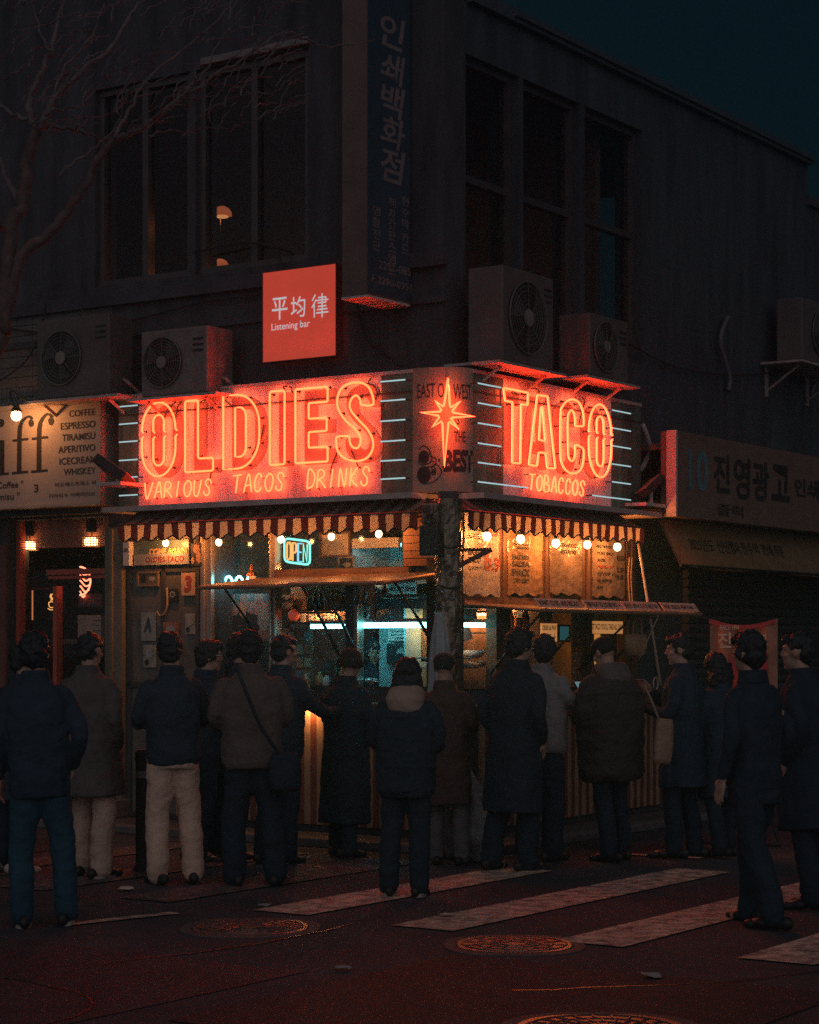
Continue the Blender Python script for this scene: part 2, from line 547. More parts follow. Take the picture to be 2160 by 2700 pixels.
B = Thing('corner_building', 'dark two storey corner building with tall upper windows above the taco kiosk', 'building', 'L', (0, 0, 0))
wa = rect('L', 516, 222, 812, 700); wa = (wa[0], wa[1], 4.98, 6.82)
wb = (Lx(250, 480), Lx(500, 480), 4.98, 6.82)
xl0, xl1 = Lx(567), Lx(1130)
xu1 = Lx(1062)
lowL = (xl0, xl1, 1.28, 2.19); upL = (xl0, xu1, 2.30, 2.76)
caf = (Lx(18), Lx(288), .08, 2.84)
xw1 = Lx(720)
mb = MB(); mb.holes(-16, 0, 0, 8.7, [wa, wb, (xl0, xw1, 1.28, 2.76), (xw1, xl1, 1.28, 2.19), (xw1, xu1, 2.30, 2.76), caf], 0, .3)
B.part('wall', mb, WALL)
s0, s1 = Rx(1213), Rx(1652)
lowR = (s0, s1, 1.25, 1.95); upR = (s0, s1, 2.06, 2.76)
uw = [(Rx(1228, 600), Rx(1370, 600), 4.35, 6.62), (Rx(1380, 600), Rx(1530, 600), 4.35, 6.62), (Rx(1542, 600), Rx(1694, 600), 4.35, 6.62)]
mb = MB(); mb.holes(.302, 7.5, 0, 7.05, [lowR, upR] + uw, 0, .3)
B.part('wall', r2l(mb), WALLR)
mb = MB(); mb.box(-16, .05, -.05, .36, 8.7, 8.8); B.part('coping', mb, TRIM)
mb = MB(); mb.box(.34, 7.5, -.07, .36, 7.05, 7.17); mb.box(1.0, 7.5, -.10, -.07, 7.09, 7.13); B.part('coping', r2l(mb), mat('coping_metal', (.10, .12, .14), .45, .5))
mb = MB(); mb.box(-15.9, -.3, .3, 7.4, 6.98, 7.04); B.part('roof', mb, ROOMD)
zc = 4.78
mb = MB(); mb.box(-16, .04, -.07, 0, zc, zc + .12); mb.box(-16, .03, -.04, 0, zc - .30, zc - .24); B.part('string_course', mb, TRIM)
# tiled band of wall by the cafe's air conditioner
TILE = mat('wall_tile', (.13, .115, .11), .5, var=.25, scale=2)
mb = MB(); x1 = Lx(300)
for i in range(24):
    for j in range(9):
        a = x1 - .205 * (i + 1); b = 3.92 + .098 * j
        mb.box(a, a + .198, -.014, -.002, b, b + .09)
B.part('wall_tiles', mb, TILE)
FRM = mat('window_frame_dark', (.10, .09, .085), .45, .5, var=.2)


def window(bt, rc, y, ncols, tr, glassm, nrows=1, lmap=None, wd=.035):
    x0, x1, z0, z1 = rc
    m = MB()
    m.box(x0, x1, y - .05, y + .05, z0, z0 + .06); m.box(x0, x1, y - .05, y + .05, z1 - .06, z1)
    for i in range(ncols + 1):
        xx = x0 + (x1 - x0) * i / ncols
        xx = min(max(xx, x0 + wd), x1 - wd)
        m.box(xx - wd, xx + wd, y - .045, y + .045, z0 + .06, z1 - .06)
    if tr: m.box(x0 + .02, x1 - .02, y - .04, y + .04, tr - .03, tr + .03)
    g = MB(); g.quad((x0 + .01, y, z0 + .02), (x1 - .01, y, z0 + .02), (x1 - .01, y, z1 - .02), (x0 + .01, y, z1 - .02))
    if lmap: lmap(m); lmap(g)
    f = bt.part('window', m, FRM)
    bt.part('pane', g, glassm, f)


window(B, wa, .10, 2, 0, GLD); window(B, wb, .10, 2, 0, GLD)
for u in uw: window(B, u, .12, 1, 5.6, GLD, lmap=r2l)
mb = MB(); x0, x1 = Lx(538, 300), Lx(820, 300)
mb.box(x0, x1, -.05, .05, 6.84, 6.90); B.part('window_head', mb, mat('trim_light', (.22, .19, .18), .5))
# rooms behind the panes
mb = MB()
mb.box(-10, -.35, 3.2, 3.3, 4.4, 6.9); mb.box(-10, -.35, .31, 3.2, 4.6, 4.66); mb.box(-10, -.35, .31, 3.2, 6.86, 6.9)
mb.box(-10.1, -10, .31, 3.2, 4.6, 6.9)
B.part('upper_room', mb, mat('upper_room_wall', (.22, .12, .09), .9, var=.4, scale=1))
INT = mat('kiosk_wall', (.17, .20, .19), .7, var=.35, scale=2.5)
xi0 = xl0 - .05
mb = MB()
mb.box(xi0 - .08, xi0, .31, 3.3, .05, 2.82); mb.box(xi0, -.31, 3.22, 3.3, .05, 2.82); mb.box(xi0, -.31, .31, 3.22, 2.80, 2.84); mb.box(xi0, -.31, .31, 3.22, .04, .08)
B.part('kiosk_room', mb, INT)
xc0, xc1 = caf[0] - .6, caf[1] + .05
mb = MB()
mb.box(xc0, xc1, 3.4, 3.5, .05, 2.9); mb.box(xc0 - .1, xc0, .31, 3.4, .05, 2.9); mb.box(xc1, xc1 + .1, .31, 3.4, .05, 2.9); mb.box(xc0, xc1, .31, 3.4, 2.88, 2.94); mb.box(xc0, xc1, .31, 3.4, .03, .07)
B.part('cafe_room', mb, mat('cafe_wall', (.13, .06, .05), .8, var=.3))
# pilaster, kiosk posts, transoms, counters
PIL = mat('pilaster', (.19, .16, .115), .7, var=.35, scale=3, stretch=(1, 1, .4), bump=.15, bscale=20)
mb = MB(); mb.box(Lx(296), Lx(340), -.10, 0, .05, 2.72); mb.box(Lx(312), Lx(319), -.125, -.10, .05, 2.70); B.part('pilaster', mb, PIL)
POST = mat('post_metal', (.46, .40, .34), .35, .75, var=.3, scale=5, stretch=(1, 1, .3))
for a, b in ((537, 566), (718, 734)):
    mb = MB(); x0, x1 = Lx(a), Lx(b); mb.box(x0, x1, -.05, .05, 1.2, 2.76); mb.box(x0 + (x1 - x0) * .3, x0 + (x1 - x0) * .55, -.075, -.05, 1.2, 2.76)
    B.part('post', mb, POST, bevel=.004)
POSTD = mat('post_dark', (.07, .075, .08), .4, .5, var=.3)
for a, b, z1 in ((917, 938, 2.25), (939, 949, 1.98)):
    mb = MB(); x0, x1 = Lx(a), Lx(b); mb.box(x0, x1, -.04, .06, 1.2, z1); B.part('post', mb, POSTD if a == 917 else POST, bevel=.004)
for a, b in ((1297, 1334), (1410, 1445), (1521, 1555), (1641, 1668)):
    mb = MB(); x0, x1 = Rx(a), Rx(b); mb.box(x0, x1, -.05, .06, 1.2, 2.76); mb.box(x0 + (x1 - x0) * .35, x1 - (x1 - x0) * .3, -.07, -.05, 1.2, 2.76)
    B.part('post', r2l(mb), mat('post_timber', (.16, .085, .05), .6, var=.35, scale=5, stretch=(3, 3, .4)), bevel=.004)
mb = MB(); mb.box(Lx(735), xu1 + .1, -.06, .02, 2.205, 2.29); B.part('transom', mb, WOOD)
mb = MB(); mb.box(s0 - .02, s1 + .1, -.06, .02, 1.965, 2.05); B.part('transom', r2l(mb), WOOD)
for nm, rc, y in (('glazing', upL, .02), ('glazing', (xl0, Lx(735), 1.28, 2.19), .02)):
    g = MB(); g.quad((rc[0], y, rc[2]), (rc[1], y, rc[2]), (rc[1], y, rc[3]), (rc[0], y, rc[3])); B.part(nm, g, GLS)
# closed panel beside the pilaster, with its door frame
DOORM = mat('door_panel', (.15, .14, .12), .6, var=.4, scale=3)
x0, x1 = Lx(345), Lx(536)
mb = MB(); mb.box(x0, x1, -.03, 0, .06, 2.74); d0 = B.part('door', mb, DOORM)
mb = MB()
for zz in (.06, 1.25, 2.30, 2.68): mb.box(x0, x1, -.05, -.03, zz, zz + .05)
for xx in (x0, x1 - .05, (x0 + x1) / 2 - .02): mb.box(xx, xx + .045, -.05, -.03, .11, 2.68)
B.part('door_frame', mb, TRIM, d0)
# striped counter fronts and tops
mb = MB(); xx = xl0 - .2; i = 0
while xx < .1:
    mb.mat(i % 2).box(xx, xx + .064, -.30, -.272 + .004 * (i % 2), .12, 1.10); xx += .065; i += 1
CST = [mat('counter_cream', (.34, .22, .13), .55, var=.25), mat('counter_brown', (.17, .05, .03), .5, var=.3)]
B.part('counter_front', mb, CST)
mb = MB(); mb.box(xl0 - .22, .12, -.27, 0, .06, 1.10); B.part('counter_body', mb, ROOMD)
mb = MB(); mb.box(xl0 - .25, .2, -.40, 0, 1.11, 1.155); B.part('counter_top', mb, WOOD, bevel=.006)
mb = MB(); xx = .1; i = 0
while xx < s1 + .15:
    mb.mat(i % 2).box(xx, xx + .064, -.30, -.272 + .004 * (i % 2), .12, 1.08); xx += .065; i += 1
B.part('counter_front', r2l(mb), CST)
mb = MB(); mb.box(.1, s1 + .14, -.27, 0, .06, 1.08); B.part('counter_body', r2l(mb), ROOMD)
mb = MB(); mb.box(.05, s1 + .2, -.40, 0, 1.09, 1.135); B.part('counter_top', r2l(mb), WOOD, bevel=.006)
mb = MB(); mb.box(Lx(300), Lx(352), -.45, -.004, .056, .22); B.part('step', mb, KERB, bevel=.01)
# timber slats at the kiosk's corner
mb = MB()
for k in range(7):
    mb.box(xu1 + .03, -.06, -.03 - .004 * (k % 2), 0, 2.30 + k * .064, 2.358 + k * .064)
B.part('timber_slats', mb, mat('slat_orange', (.24, .11, .055), .6, var=.35, scale=6, stretch=(1, 1, 8)))
mb = MB(); mb.box(-.155, 0, -.03, 0, .06, 2.84); mb.box(-.03, 0, -.03, 0, .06, 2.84); B.part('corner_post', mb, DARKP)
# cafe shopfront
CFR = mat('cafe_frame', (.62, .13, .085), .4, .2, var=.2)
mb = MB(); y = .16
xm = Lx(274); mb.box(Lx(271), Lx(279), y - .06, y + .04, .08, 2.62)
mb.box(Lx(105), Lx(300), y - .07, y - .005, L(200, 1513)[1], L(200, 1499)[1])
mb.box(Lx(105), Lx(271), y - .05, y + .03, L(200, 1524)[1], L(200, 1516)[1])
mb.box(Lx(293), Lx(300), -.04, -.001, .08, L(200, 1499)[1]); mb.box(Lx(118), Lx(128), y - .05, y + .03, .08, 2.2); mb.box(Lx(20), Lx(30), y - .05, y + .03, .08, 2.84)
B.part('cafe_door_frame', mb, CFR)
mb = MB(); mb.box(Lx(22), Lx(290), y + .1, y + .14, L(150, 1440)[1], 2.86); B.part('fascia_board', mb, mat('fascia_red', (.40, .16, .11), .6, var=.25))
g = MB(); zt0 = L(200, 1499)[1]; g.quad((Lx(30), y, .1), (Lx(288), y, .1), (Lx(288), y, zt0), (Lx(30), y, zt0)); B.part('cafe_glass', g, GLS)
mb = MB(); mb.box(Lx(0) - 1.2, Lx(296), -.16, -.002, 2.86, 2.93); B.part('cafe_soffit', mb, TRIM)
mb = MB(); mb.box(Lx(0) - 1.2, Lx(18), -.03, -.002, .06, 2.6); B.part('wall_panel', mb, mat('cafe_panel', (.16, .07, .055), .7, var=.3))

# ------------------------------------------------------------------ the neon signboards
FR['D'] = Matrix.Translation(C) @ Matrix.Rotation(ANG + PI / 4, 4, 'Z'); INV['D'] = FR['D'].inverted()
PO, NO = .30, .362                      # panel face and tube plane, metres out from the facade
SP = {'V': [[(0, 1), (.06, .3), (.16, 0), (.28, .15), (.62, 1)]], 'A': [[(0, 0), (.28, .9), (.36, 1), (.43, .9), (.55, 0)], [(.1, .36), (.5, .42)]],
      'R': [[(0, 0), (.1, .85), (.3, 1), (.52, .85), (.45, .6), (.12, .45), (.3, .35), (.6, 0)]], 'I': [[(.2, 0), (.36, 1)]],
      'O': [[(.32, 1), (.08, .75), (.03, .35), (.18, .02), (.4, .08), (.57, .5), (.52, .88), (.32, 1)]], 'U': [[(.1, 1), (.02, .3), (.15, 0), (.35, .1), (.6, 1)]],
      'S': [[(.57, .72), (.5, .95), (.3, 1), (.15, .8), (.25, .6), (.42, .4), (.4, .12), (.2, 0), (.02, .15), (.05, .28)]],
      'T': [[(0, .97), (.6, 1)], [(.33, .98), (.18, 0)]], 'C': [[(.52, .75), (.45, .97), (.25, .98), (.05, .6), (.05, .2), (.2, 0), (.4, .1), (.48, .25)]],
      'D': [[(.08, 0), (.18, 1), (.45, .95), (.62, .6), (.45, .15), (.08, 0)]], 'N': [[(0, 0), (.12, 1), (.38, .02), (.55, 1)]],
      'K': [[(0, 0), (.12, 1)], [(.55, 1), (.1, .45), (.5, 0)]], 'B': [[(0, 0), (.1, 1), (.4, .95), (.42, .65), (.1, .52), (.5, .4), (.45, .05), (0, 0)]]}
TR = .0088


def roundcorners(pts, r=.022, closed=True):
    out = []; n = len(pts)
    for i in range(n):
        p = Vector(pts[i])
        if not closed and i in (0, n - 1): out.append(tuple(p)); continue
        a = Vector(pts[i - 1]); b = Vector(pts[(i + 1) % n])
        ra = min(r, (a - p).length * .45); rb = min(r, (b - p).length * .45)
        p0 = p + (a - p).normalized() * ra; p1 = p + (b - p).normalized() * rb
        for t in (0, .33, .67, 1):
            out.append(tuple(p0 * (1 - t) ** 2 + p * 2 * t * (1 - t) + p1 * t * t))
    return out


def stadium(x0, x1, z0, z1, k=1.25, n=12):
    r = (x1 - x0) / 2; cx = (x0 + x1) / 2; rz = r * k
    top = [(cx + r * math.cos(PI * i / n), z1 - rz + rz * math.sin(PI * i / n)) for i in range(n + 1)]
    bot = [(cx - r * math.cos(PI * i / n), z0 + rz - rz * math.sin(PI * i / n)) for i in range(n + 1)]
    return top + bot


class Neon:
    """a tube letter in front of a panel: outline tubes on stand-offs"""
    def __init__(self, t, fr): self.t = t; self.pins = MB(); self.paint = MB()

    def letter(self, name, loops, closed=True, r=TR, mat_=None, y=-NO, gaps=0):
        mb = MB()
        for lp in loops:
            pts = [(p[0], y, p[1]) for p in lp]
            if gaps:
                h = len(pts) // 2; zm = (pts[0][2] + pts[h][2]) / 2 + .05; g = .014
                xr, xl = pts[0][0], pts[h][0]
                for seg in ([(xr + .018, y, zm + g + .004), (xr, y, zm + g + .02)] + pts[:h] + [(xl, y, zm + g + .02), (xl + .018, y, zm + g + .004)],
                            [(xl + .018, y, zm - g - .004), (xl, y, zm - g - .02)] + pts[h:] + [(xr, y, zm - g - .02), (xr + .018, y, zm - g - .004)]):
                    mb.tube(seg, r, 10, False, BK)
            else:
                mb.tube(pts, r, 10, closed, BK)
            acc = 0
            for a, b in zip(lp, lp[1:]):
                acc += (Vector(a) - Vector(b)).length
                if acc > .21:
                    acc = 0; self.pins.tube([(b[0], -PO, b[1]), (b[0] + .004, y + r, b[1])], .0055, 5)
                    self.pins.ell((b[0], -PO - .003, b[1]), (.012, .006, .012), 6)
        return self.t.part(name, mb, mat_ or NEON, smooth=True)

    def words(self, s, rc, r=.0068, y=-NO + .015):
        x0, x1, z0, z1 = rc
        n = len(s); cw = (x1 - x0) / n
        mb = MB()
        for i, ch in enumerate(s):
            if ch == ' ': continue
            for st in SP[ch]:
                p = [(x0 + (i + a[0] * 1.35) * cw, z0 + a[1] * (z1 - z0)) for a in st]
                p = smooth_line(p, 5) if len(p) > 2 else p
                mb.tube([(q[0], y, q[1]) for q in p], r, 10, False, BK)
                self.pins.tube([(p[0][0], -PO, p[0][1]), (p[0][0], y, p[0][1])], .004, 5)
        return self.t.part('neon_word', mb, NEONS, smooth=True, label='handwritten neon word ' + s)


zb, zt = L(1087, 1301, PO)[1], L(1087, 983, PO)[1]
xa, xb_ = Lx(313, 1200, PO), -.11
xm0, xm1 = Lx(366, 1200, PO), Lx(1006, 1150, PO)
sgn = Thing('neon_sign', 'long rusty signboard with red neon OLDIES over VARIOUS TACOS DRINKS', 'neon sign', 'L', (xa, -PO, zb))
mb = MB(); mb.box(xm0, xm1, -PO, -.05, zb, zt); sgn.part('sign_panel', mb, PANEL)
sgn.part('end_panel', MB().box(xa, xm0, -PO, -.05, zb, zt), PANELG); sgn.part('end_panel', MB().box(xm1, xb_, -PO, -.05, zb, zt), PANELG)
mb = MB(); mb.box(xa - .05, xb_ + .1, -PO - .17, -.06, zb - .05, zb - .003); mb.box(xa, xb_, -PO - .012, -.06, zt + .002, zt + .03)
sgn.part('ledge', mb, mat('ledge_metal', (.55, .45, .40), .5, .2, var=.3))
N_ = Neon(sgn, 'L')
q = lambda px, py: L(px, py, NO)


def lrect(x0, x1, y0, y1):
    """letter box: left and right edges surveyed half way up, top and bottom in the middle"""
    return rect('L', x0, y0, x1, y1, NO)


def z5(p): return q(360 + p[0] / 5.39, 980 + p[1] / 5.39)
def z2(p): return q(650 + p[0] / 2.654, 900 + p[1] / 2.654)


Oo = stadium(*lrect(373.9, 462.6, 1060.5, 1256)); Oi = stadium(*lrect(404, 432, 1094, 1227.5), k=1.0)
lx0, lx1, lz0, lz1 = lrect(488, 561.9, 1055, 1243); ls = lrect(488, 522, 1055, 1243)[1]; lf = L(540, 1208, NO)[1]
Lo = [(lx0, lz1), (ls, lz1), (ls, lf), (lx1, lf), (lx1, lz0), (lx0, lz0)]
dx0, dx1, dz0, dz1 = lrect(588.5, 683.8, 1040, 1235)


def dee(x0, x1, z0, z1, k):
    r = (x1 - x0) * k
    out = [(x0, z0), (x0, z1), (x1 - r, z1)]
    out += [(x1 - r + r * math.sin(PI / 2 * i / 7), z1 - r * 1.1 + r * 1.1 * math.cos(PI / 2 * i / 7)) for i in range(1, 8)]
    out += [(x1 - r + r * math.cos(PI / 2 * i / 7), z0 + r * 1.1 - r * 1.1 * math.sin(PI / 2 * i / 7)) for i in range(8)]
    return out


Do = dee(dx0, dx1, dz0, dz1, .62); Di = dee(*lrect(620, 648.5, 1074, 1204), .6)
ix0, ix1, iz0, iz1 = lrect(711.4, 750.5, 1031, 1225)
Io = [(ix0, iz0), (ix0, iz1), (ix1, iz1), (ix1, iz0)]
ex0, ex1, ez0, ez1 = lrect(778.9, 864, 1023, 1219)
es = lrect(778.9, 814, 1030, 1220)[1]
za_, zb2, zc2, zd = [L(838, yy, NO)[1] for yy in (1061, 1102.5, 1137.5, 1179)]
Eo = [(ex0, ez0), (ex0, ez1), (ex1, ez1), (ex1, za_), (es, za_), (es, zb2), (ex1 - .01, zb2), (ex1 - .01, zc2), (es, zc2), (es, zd), (ex1, zd), (ex1, ez0)]
So_ = [z2(p) for p in smooth_line([(888, 440), (870, 345), (830, 300), (775, 287), (720, 295), (668, 325), (640, 380), (635, 440), (655, 500), (700, 560), (765, 618), (797, 670), (797, 705),
                                   (785, 738), (768, 748), (740, 738), (722, 700), (715, 664), (636, 668), (628, 700), (632, 745), (650, 785), (692, 820), (760, 838), (826, 826), (866, 790), (886, 740),
                                   (882, 685), (850, 620), (790, 555), (738, 495), (722, 450), (735, 402), (768, 378), (795, 408), (806, 443)], 3, True)]
for nm, loops in (('O', [Oo, Oi]), ('L', [roundcorners(Lo)]), ('D', [roundcorners(Do[:2]) if False else Do, Di]), ('I', [roundcorners(Io)]), ('E', [roundcorners(Eo, .015)]), ('S', [So_])):
    N_.letter('neon_letter', loops, gaps=1 if nm == 'O' else 0).__setitem__('label', 'red neon outline letter ' + nm)
pt = MB()
for loops in ([Oo, Oi], [Lo], [Do, Di], [Io], [Eo], [So_]):
    pt.shape([[(p[0] + .055, p[1] - .012) for p in lp] for lp in loops], -PO - .003)
sgn.part('painted_letters', pt, PAINT)
N_.words('VARIOUS', lrect(379, 560, 1268, 1310)); N_.words('TACOS', lrect(612, 752, 1249, 1296)); N_.words('DRINKS', lrect(804, 978, 1235, 1284))
sgn.part('tube_pins', N_.pins, DARKP)


def bars(t, fr, lst, y=-NO):
    pins = MB()
    for (a, b, py) in lst:
        p, p2 = onp(fr, a, py, NO), onp(fr, b, py, NO)
        mb = MB(); mb.tube([(p[0], y, p[1]), (p2[0], y, p[1])], .0060, 8)
        t.part('white_tube', mb, NEONW, smooth=True)
        for x in (p[0], p2[0]): pins.tube([(x, -PO, p[1]), (x, y, p[1])], .006, 6)
    t.part('tube_pins', pins, IRON)


ly = (1072.5, 1119, 1166, 1214.5, 1260, 1307)
bars(sgn, 'L', [(314.5, 363, y) for y in ly])
bars(sgn, 'L', [(1004, 1069, y) for y in (1006.6, 1058, 1111, 1164.5, 1215.8, 1263.6)])
cb = MB(); zz = L(525, 1079, PO)[1]
cb.tube([(xa, -PO - .008, zz), (xb_, -PO - .008, zz)], .006, 6)
for px, a, b in ((365, 1072, 1119), (314, 1119, 1166), (365, 1214, 1260), (316, 1260, 1307), (1008, 1058, 1111), (1008, 1215, 1263), (1070, 1111, 1164)):
    x = Lx(px, 1150, PO); cb.tube([(x, -PO - .01, L(px, a, PO)[1]), (x, -PO - .01, L(px, b, PO)[1])], .005, 5)
for pts in ([(435, 1110), (447, 1078), (468, 1060)], [(466, 1108), (472, 1075), (484, 1058)], [(528, 1064), (538, 1057), (549, 1055)], [(596, 1055), (612, 1069), (618, 1072)], [(756, 1035), (752, 1020), (762, 1020)],
            [(775, 1035), (772, 1022), (765, 1021)], [(986, 1065), (998, 1040), (990, 1018), (975, 1012), (982, 998)], [(930, 1187), (940, 1210), (950, 1236)], [(700, 1120), (690, 1160), (668, 1200)], [(900, 1180), (880, 1225), (876, 1250)],
            [(562, 1240), (558, 1262), (556, 1278)]):
    cb.tube([(*(lambda p: (p[0], -PO - .02, p[1]))(L(a, b, PO)),) for a, b in smooth_line(pts, 4)], .006, 5)
sgn.part('cables', cb, DARKP)

# right face
ra, rb = -.028, Rx(1690, 1200, PO)
rzb, rzt = Rr(1250, 1288, PO)[1], Rr(1250, 992, PO)[1]
rzb, rzt = zb, zt
sg2 = Thing('neon_sign', 'signboard with red neon TACO over TOBACCOS on the right side of the corner', 'neon sign', 'R', (ra, -PO, rzb))
rm0, rm1 = Rx(1327, 1150, PO), Rx(1612, 1200, PO)
mb = MB(); mb.box(rm0, rm1, -PO, -.05, rzb, rzt); sg2.part('sign_panel', mb, PANEL)
sg2.part('end_panel', MB().box(ra, rm0, -PO, -.05, rzb, rzt), PANELG); sg2.part('end_panel', MB().box(rm1, rb, -PO, -.05, rzb, rzt), PANELG)
mb = MB(); mb.box(ra - .1, rb + .12, -PO - .17, -.06, rzb - .05, rzb - .003); mb.box(ra, rb, -PO - .012, -.06, rzt + .002, rzt + .03)
sg2.part('ledge', mb, _M['ledge_metal'])
N2 = Neon(sg2, 'R')
q3 = lambda p: Rr(1250 + p[0] / 3.45, 900 + p[1] / 3.45, NO)
T_ = [q3(p) for p in ((270, 423), (494, 468), (490, 582), (430, 570), (424, 1110), (349, 1103), (352, 553), (284, 541))]
A_ = [q3(p) for p in ((578, 488), (672, 500), (742, 1157), (668, 1152), (652, 1015), (590, 1010), (576, 1134), (500, 1122))]
Ai = [q3(p) for p in ((611, 597), (626, 600), (650, 908), (593, 896))]
C_ = [q3(p) for p in smooth_line([(998, 765), (1000, 690), (985, 610), (950, 552), (896, 527), (845, 545), (808, 590), (790, 660), (788, 1020), (798, 1100), (830, 1165), (885, 1200), (945, 1190), (985, 1140), (1000, 1060), (998, 985), (962, 955), (925, 945),
                                  (922, 1020), (908, 1075), (885, 1088), (866, 1060), (858, 1000), (855, 720), (865, 655), (888, 625), (910, 655), (922, 720), (925, 768), (960, 772)], 3, True)]
_r = rect('R', 1250 + 1046 / 3.45, 900 + 573 / 3.45, 1250 + 1251 / 3.45, 900 + 1237 / 3.45, NO); O3 = stadium(*_r)
_r = rect('R', 1250 + 1118 / 3.45, 900 + 683 / 3.45, 1250 + 1181 / 3.45, 900 + 1137 / 3.45, NO); O4 = stadium(*_r, k=1)
for nm, loops in (('T', [roundcorners(T_, .015)]), ('A', [roundcorners(A_, .015), roundcorners(Ai, .012)]), ('C', [C_]), ('O', [O3, O4])):
    N2.letter('neon_letter', loops, gaps=1 if nm == 'O' else 0).__setitem__('label', 'red neon outline letter ' + nm)
pt = MB()
for loops in ([T_], [A_, Ai], [C_], [O3, O4]):
    pt.shape([[(p[0] - .05, p[1] - .012) for p in lp] for lp in loops], -PO - .003)
sg2.part('painted_letters', pt, PAINT)
N2.words('TOBACCOS', rect('R', 1400, 1259, 1550, 1300, NO))
sg2.part('tube_pins', N2.pins, DARKP)
bars(sg2, 'R', [(1260, 1321, y) for y in (1010, 1062, 1115, 1168, 1219)] + [(1260, 1392, 1270)] + [(1614, 1663, y) for y in (1081, 1128, 1175, 1223, 1270)] + [(1562, 1663, 1306)])
cb = MB(); zz = Rr(1450, 1069, PO)[1]
cb.tube([(ra, -PO - .008, zz), (rb, -PO - .008, zz)], .006, 6)
for px, a, b in ((1318, 1020, 1075), (1318, 1180, 1230), (1657, 1085, 1135), (1657, 1230, 1280)):
    x = Rx(px, 1150, PO); cb.tube([(x, -PO - .01, Rr(px, a, PO)[1]), (x, -PO - .01, Rr(px, b, PO)[1])], .005, 5)
for pts in ([(1398, 1024), (1412, 1026), (1416, 1037)], [(1530, 1048), (1536, 1060), (1526, 1100), (1520, 1128)], [(1568, 1098), (1560, 1115), (1566, 1140)], [(1346, 1032), (1365, 1040), (1390, 1040)], [(1428, 1068), (1440, 1050), (1446, 1044)], [(1530, 1185), (1525, 1205), (1522, 1225)]):
    cb.tube([(*(lambda p: (p[0], -PO - .02, p[1]))(Rr(a, b, PO)),) for a, b in smooth_line(pts, 4)], .006, 5)
sg2.part('cables', cb, DARKP)

# rounded corner panel with the star
ACX, ACY, ARX, ARY = -.11, -.028, .41, .272


def arc(t, z, off=0.0):
    a = -PI / 2 + t * PI / 2
    return (ACX + (ARX + off) * math.cos(a), ACY + (ARY + off) * math.sin(a), z)


def arc_t(px):
    lo, hi = 0.0, .98
    for _ in range(30):
        m = (lo + hi) / 2
        p = FR['L'] @ Vector(arc(m, 3))
        if CX + F * p.x / p.y < px: lo = m
        else: hi = m
    return lo


def arc_z(py): return EYE + (HY - py) / F * 16.72


sg3 = Thing('corner_sign', 'rounded corner sign panel with red neon star over EAST O WEST lettering', 'neon sign', 'L', (ACX, ACY, zb))
mb = MB(); n = 20; z0, z1 = zb + .005, zt + .035
vs = [arc(i / n, z) for i in range(n + 1) for z in (z0, z1)] + [arc(i / n, z, -.04) for i in range(n + 1) for z in (z0, z1)]
fs = []
for i in range(n):
    a, b = 2 * i, 2 * (n + 1) + 2 * i
    fs += [(a, a + 2, a + 3, a + 1), (b, b + 1, b + 3, b + 2), (a + 1, a + 3, b + 3, b + 1), (a, b, b + 2, a + 2)]
mb.add(vs, fs); sg3.part('curved_panel', mb, mat('corner_cream', (.38, .27, .19), .6, var=.4, scale=2.5, bump=.1, bscale=9))
INK = mat('sign_ink', (.03, .025, .025), .7, var=.1)
z4 = lambda p: (1100 + p[0] / 5.99, 960 + p[1] / 5.99)
tx = MB()
for s, x0, x1, y0, y1, off in (('EAST O', 8, 425, 300, 528, 0), ('WEST', 568, 850, 312, 548, 0), ('IS', 592, 665, 800, 955, 0), ('THE', 580, 760, 1062, 1228, 0), ('BEST', 415, 880, 1345, 1705, .05)):
    a, b = z4((x0, y1)), z4((x1, y0))
    tx.text(s, (arc_t(a[0]), arc_t(b[0]), arc_z(a[1]), arc_z(b[1])), 0, off, 0, lambda t, z: arc(min(t, .999), z, .003))
for lp in ([(40, 1340), (70, 1290), (130, 1285), (190, 1340), (225, 1430), (240, 1500), (180, 1560), (60, 1580), (25, 1500)], [(235, 1470), (280, 1470), (305, 1520), (285, 1580), (220, 1610), (60, 1640)],
           [(270, 1575), (330, 1600), (375, 1660), (380, 1720), (340, 1790), (260, 1850), (160, 1880), (60, 1860), (20, 1780), (50, 1660)], [(225, 1650), (255, 1610), (290, 1650), (295, 1720), (250, 1745), (225, 1700)],
           [(335, 1500), (345, 1535)], [(355, 1495), (362, 1530)], [(60, 1400), (120, 1440), (200, 1420)], [(50, 1700), (110, 1760), (190, 1750)], [(205, 1540), (225, 1560)], [(250, 1530), (270, 1545)]):
    w3 = [z4(p) for p in (smooth_line(lp, 3) if len(lp) > 2 else lp)]
    tx.tube([arc(arc_t(a), arc_z(b), .002) for a, b in w3], .004, 5)
for a, b, r in ((110, 1460, .05), (110, 1740, .065), (260, 1690, .018)):
    c = z4((a, b)); t0 = arc_t(c[0]); zz = arc_z(c[1])
    tx.add([arc(t0 + r * 1.5 * math.cos(2 * PI * k / 14), zz + r * 1.1 * math.sin(2 * PI * k / 14), .0035) for k in range(14)], [tuple(range(14))])
sg3.part('painted_lettering', tx, INK)
fd = MB()
for a, b, rx_, rz in ((270, 900, .055, .42), (90, 950, .05, .32)):
    c = z4((a, b)); t0 = arc_t(c[0]); zz = arc_z(c[1]); m_ = 22
    vs = [arc(t0 + rx_ * k2 * 1.6 * math.cos(2 * PI * k / m_), zz + rz * .35 * k2 * math.sin(2 * PI * k / m_), .002) for k2 in (1, .55) for k in range(m_)]
    fd.add(vs, [(k, (k + 1) % m_, m_ + (k + 1) % m_, m_ + k) for k in range(m_)])
sg3.part('faded_mark', fd, PAINT)
SO = .375
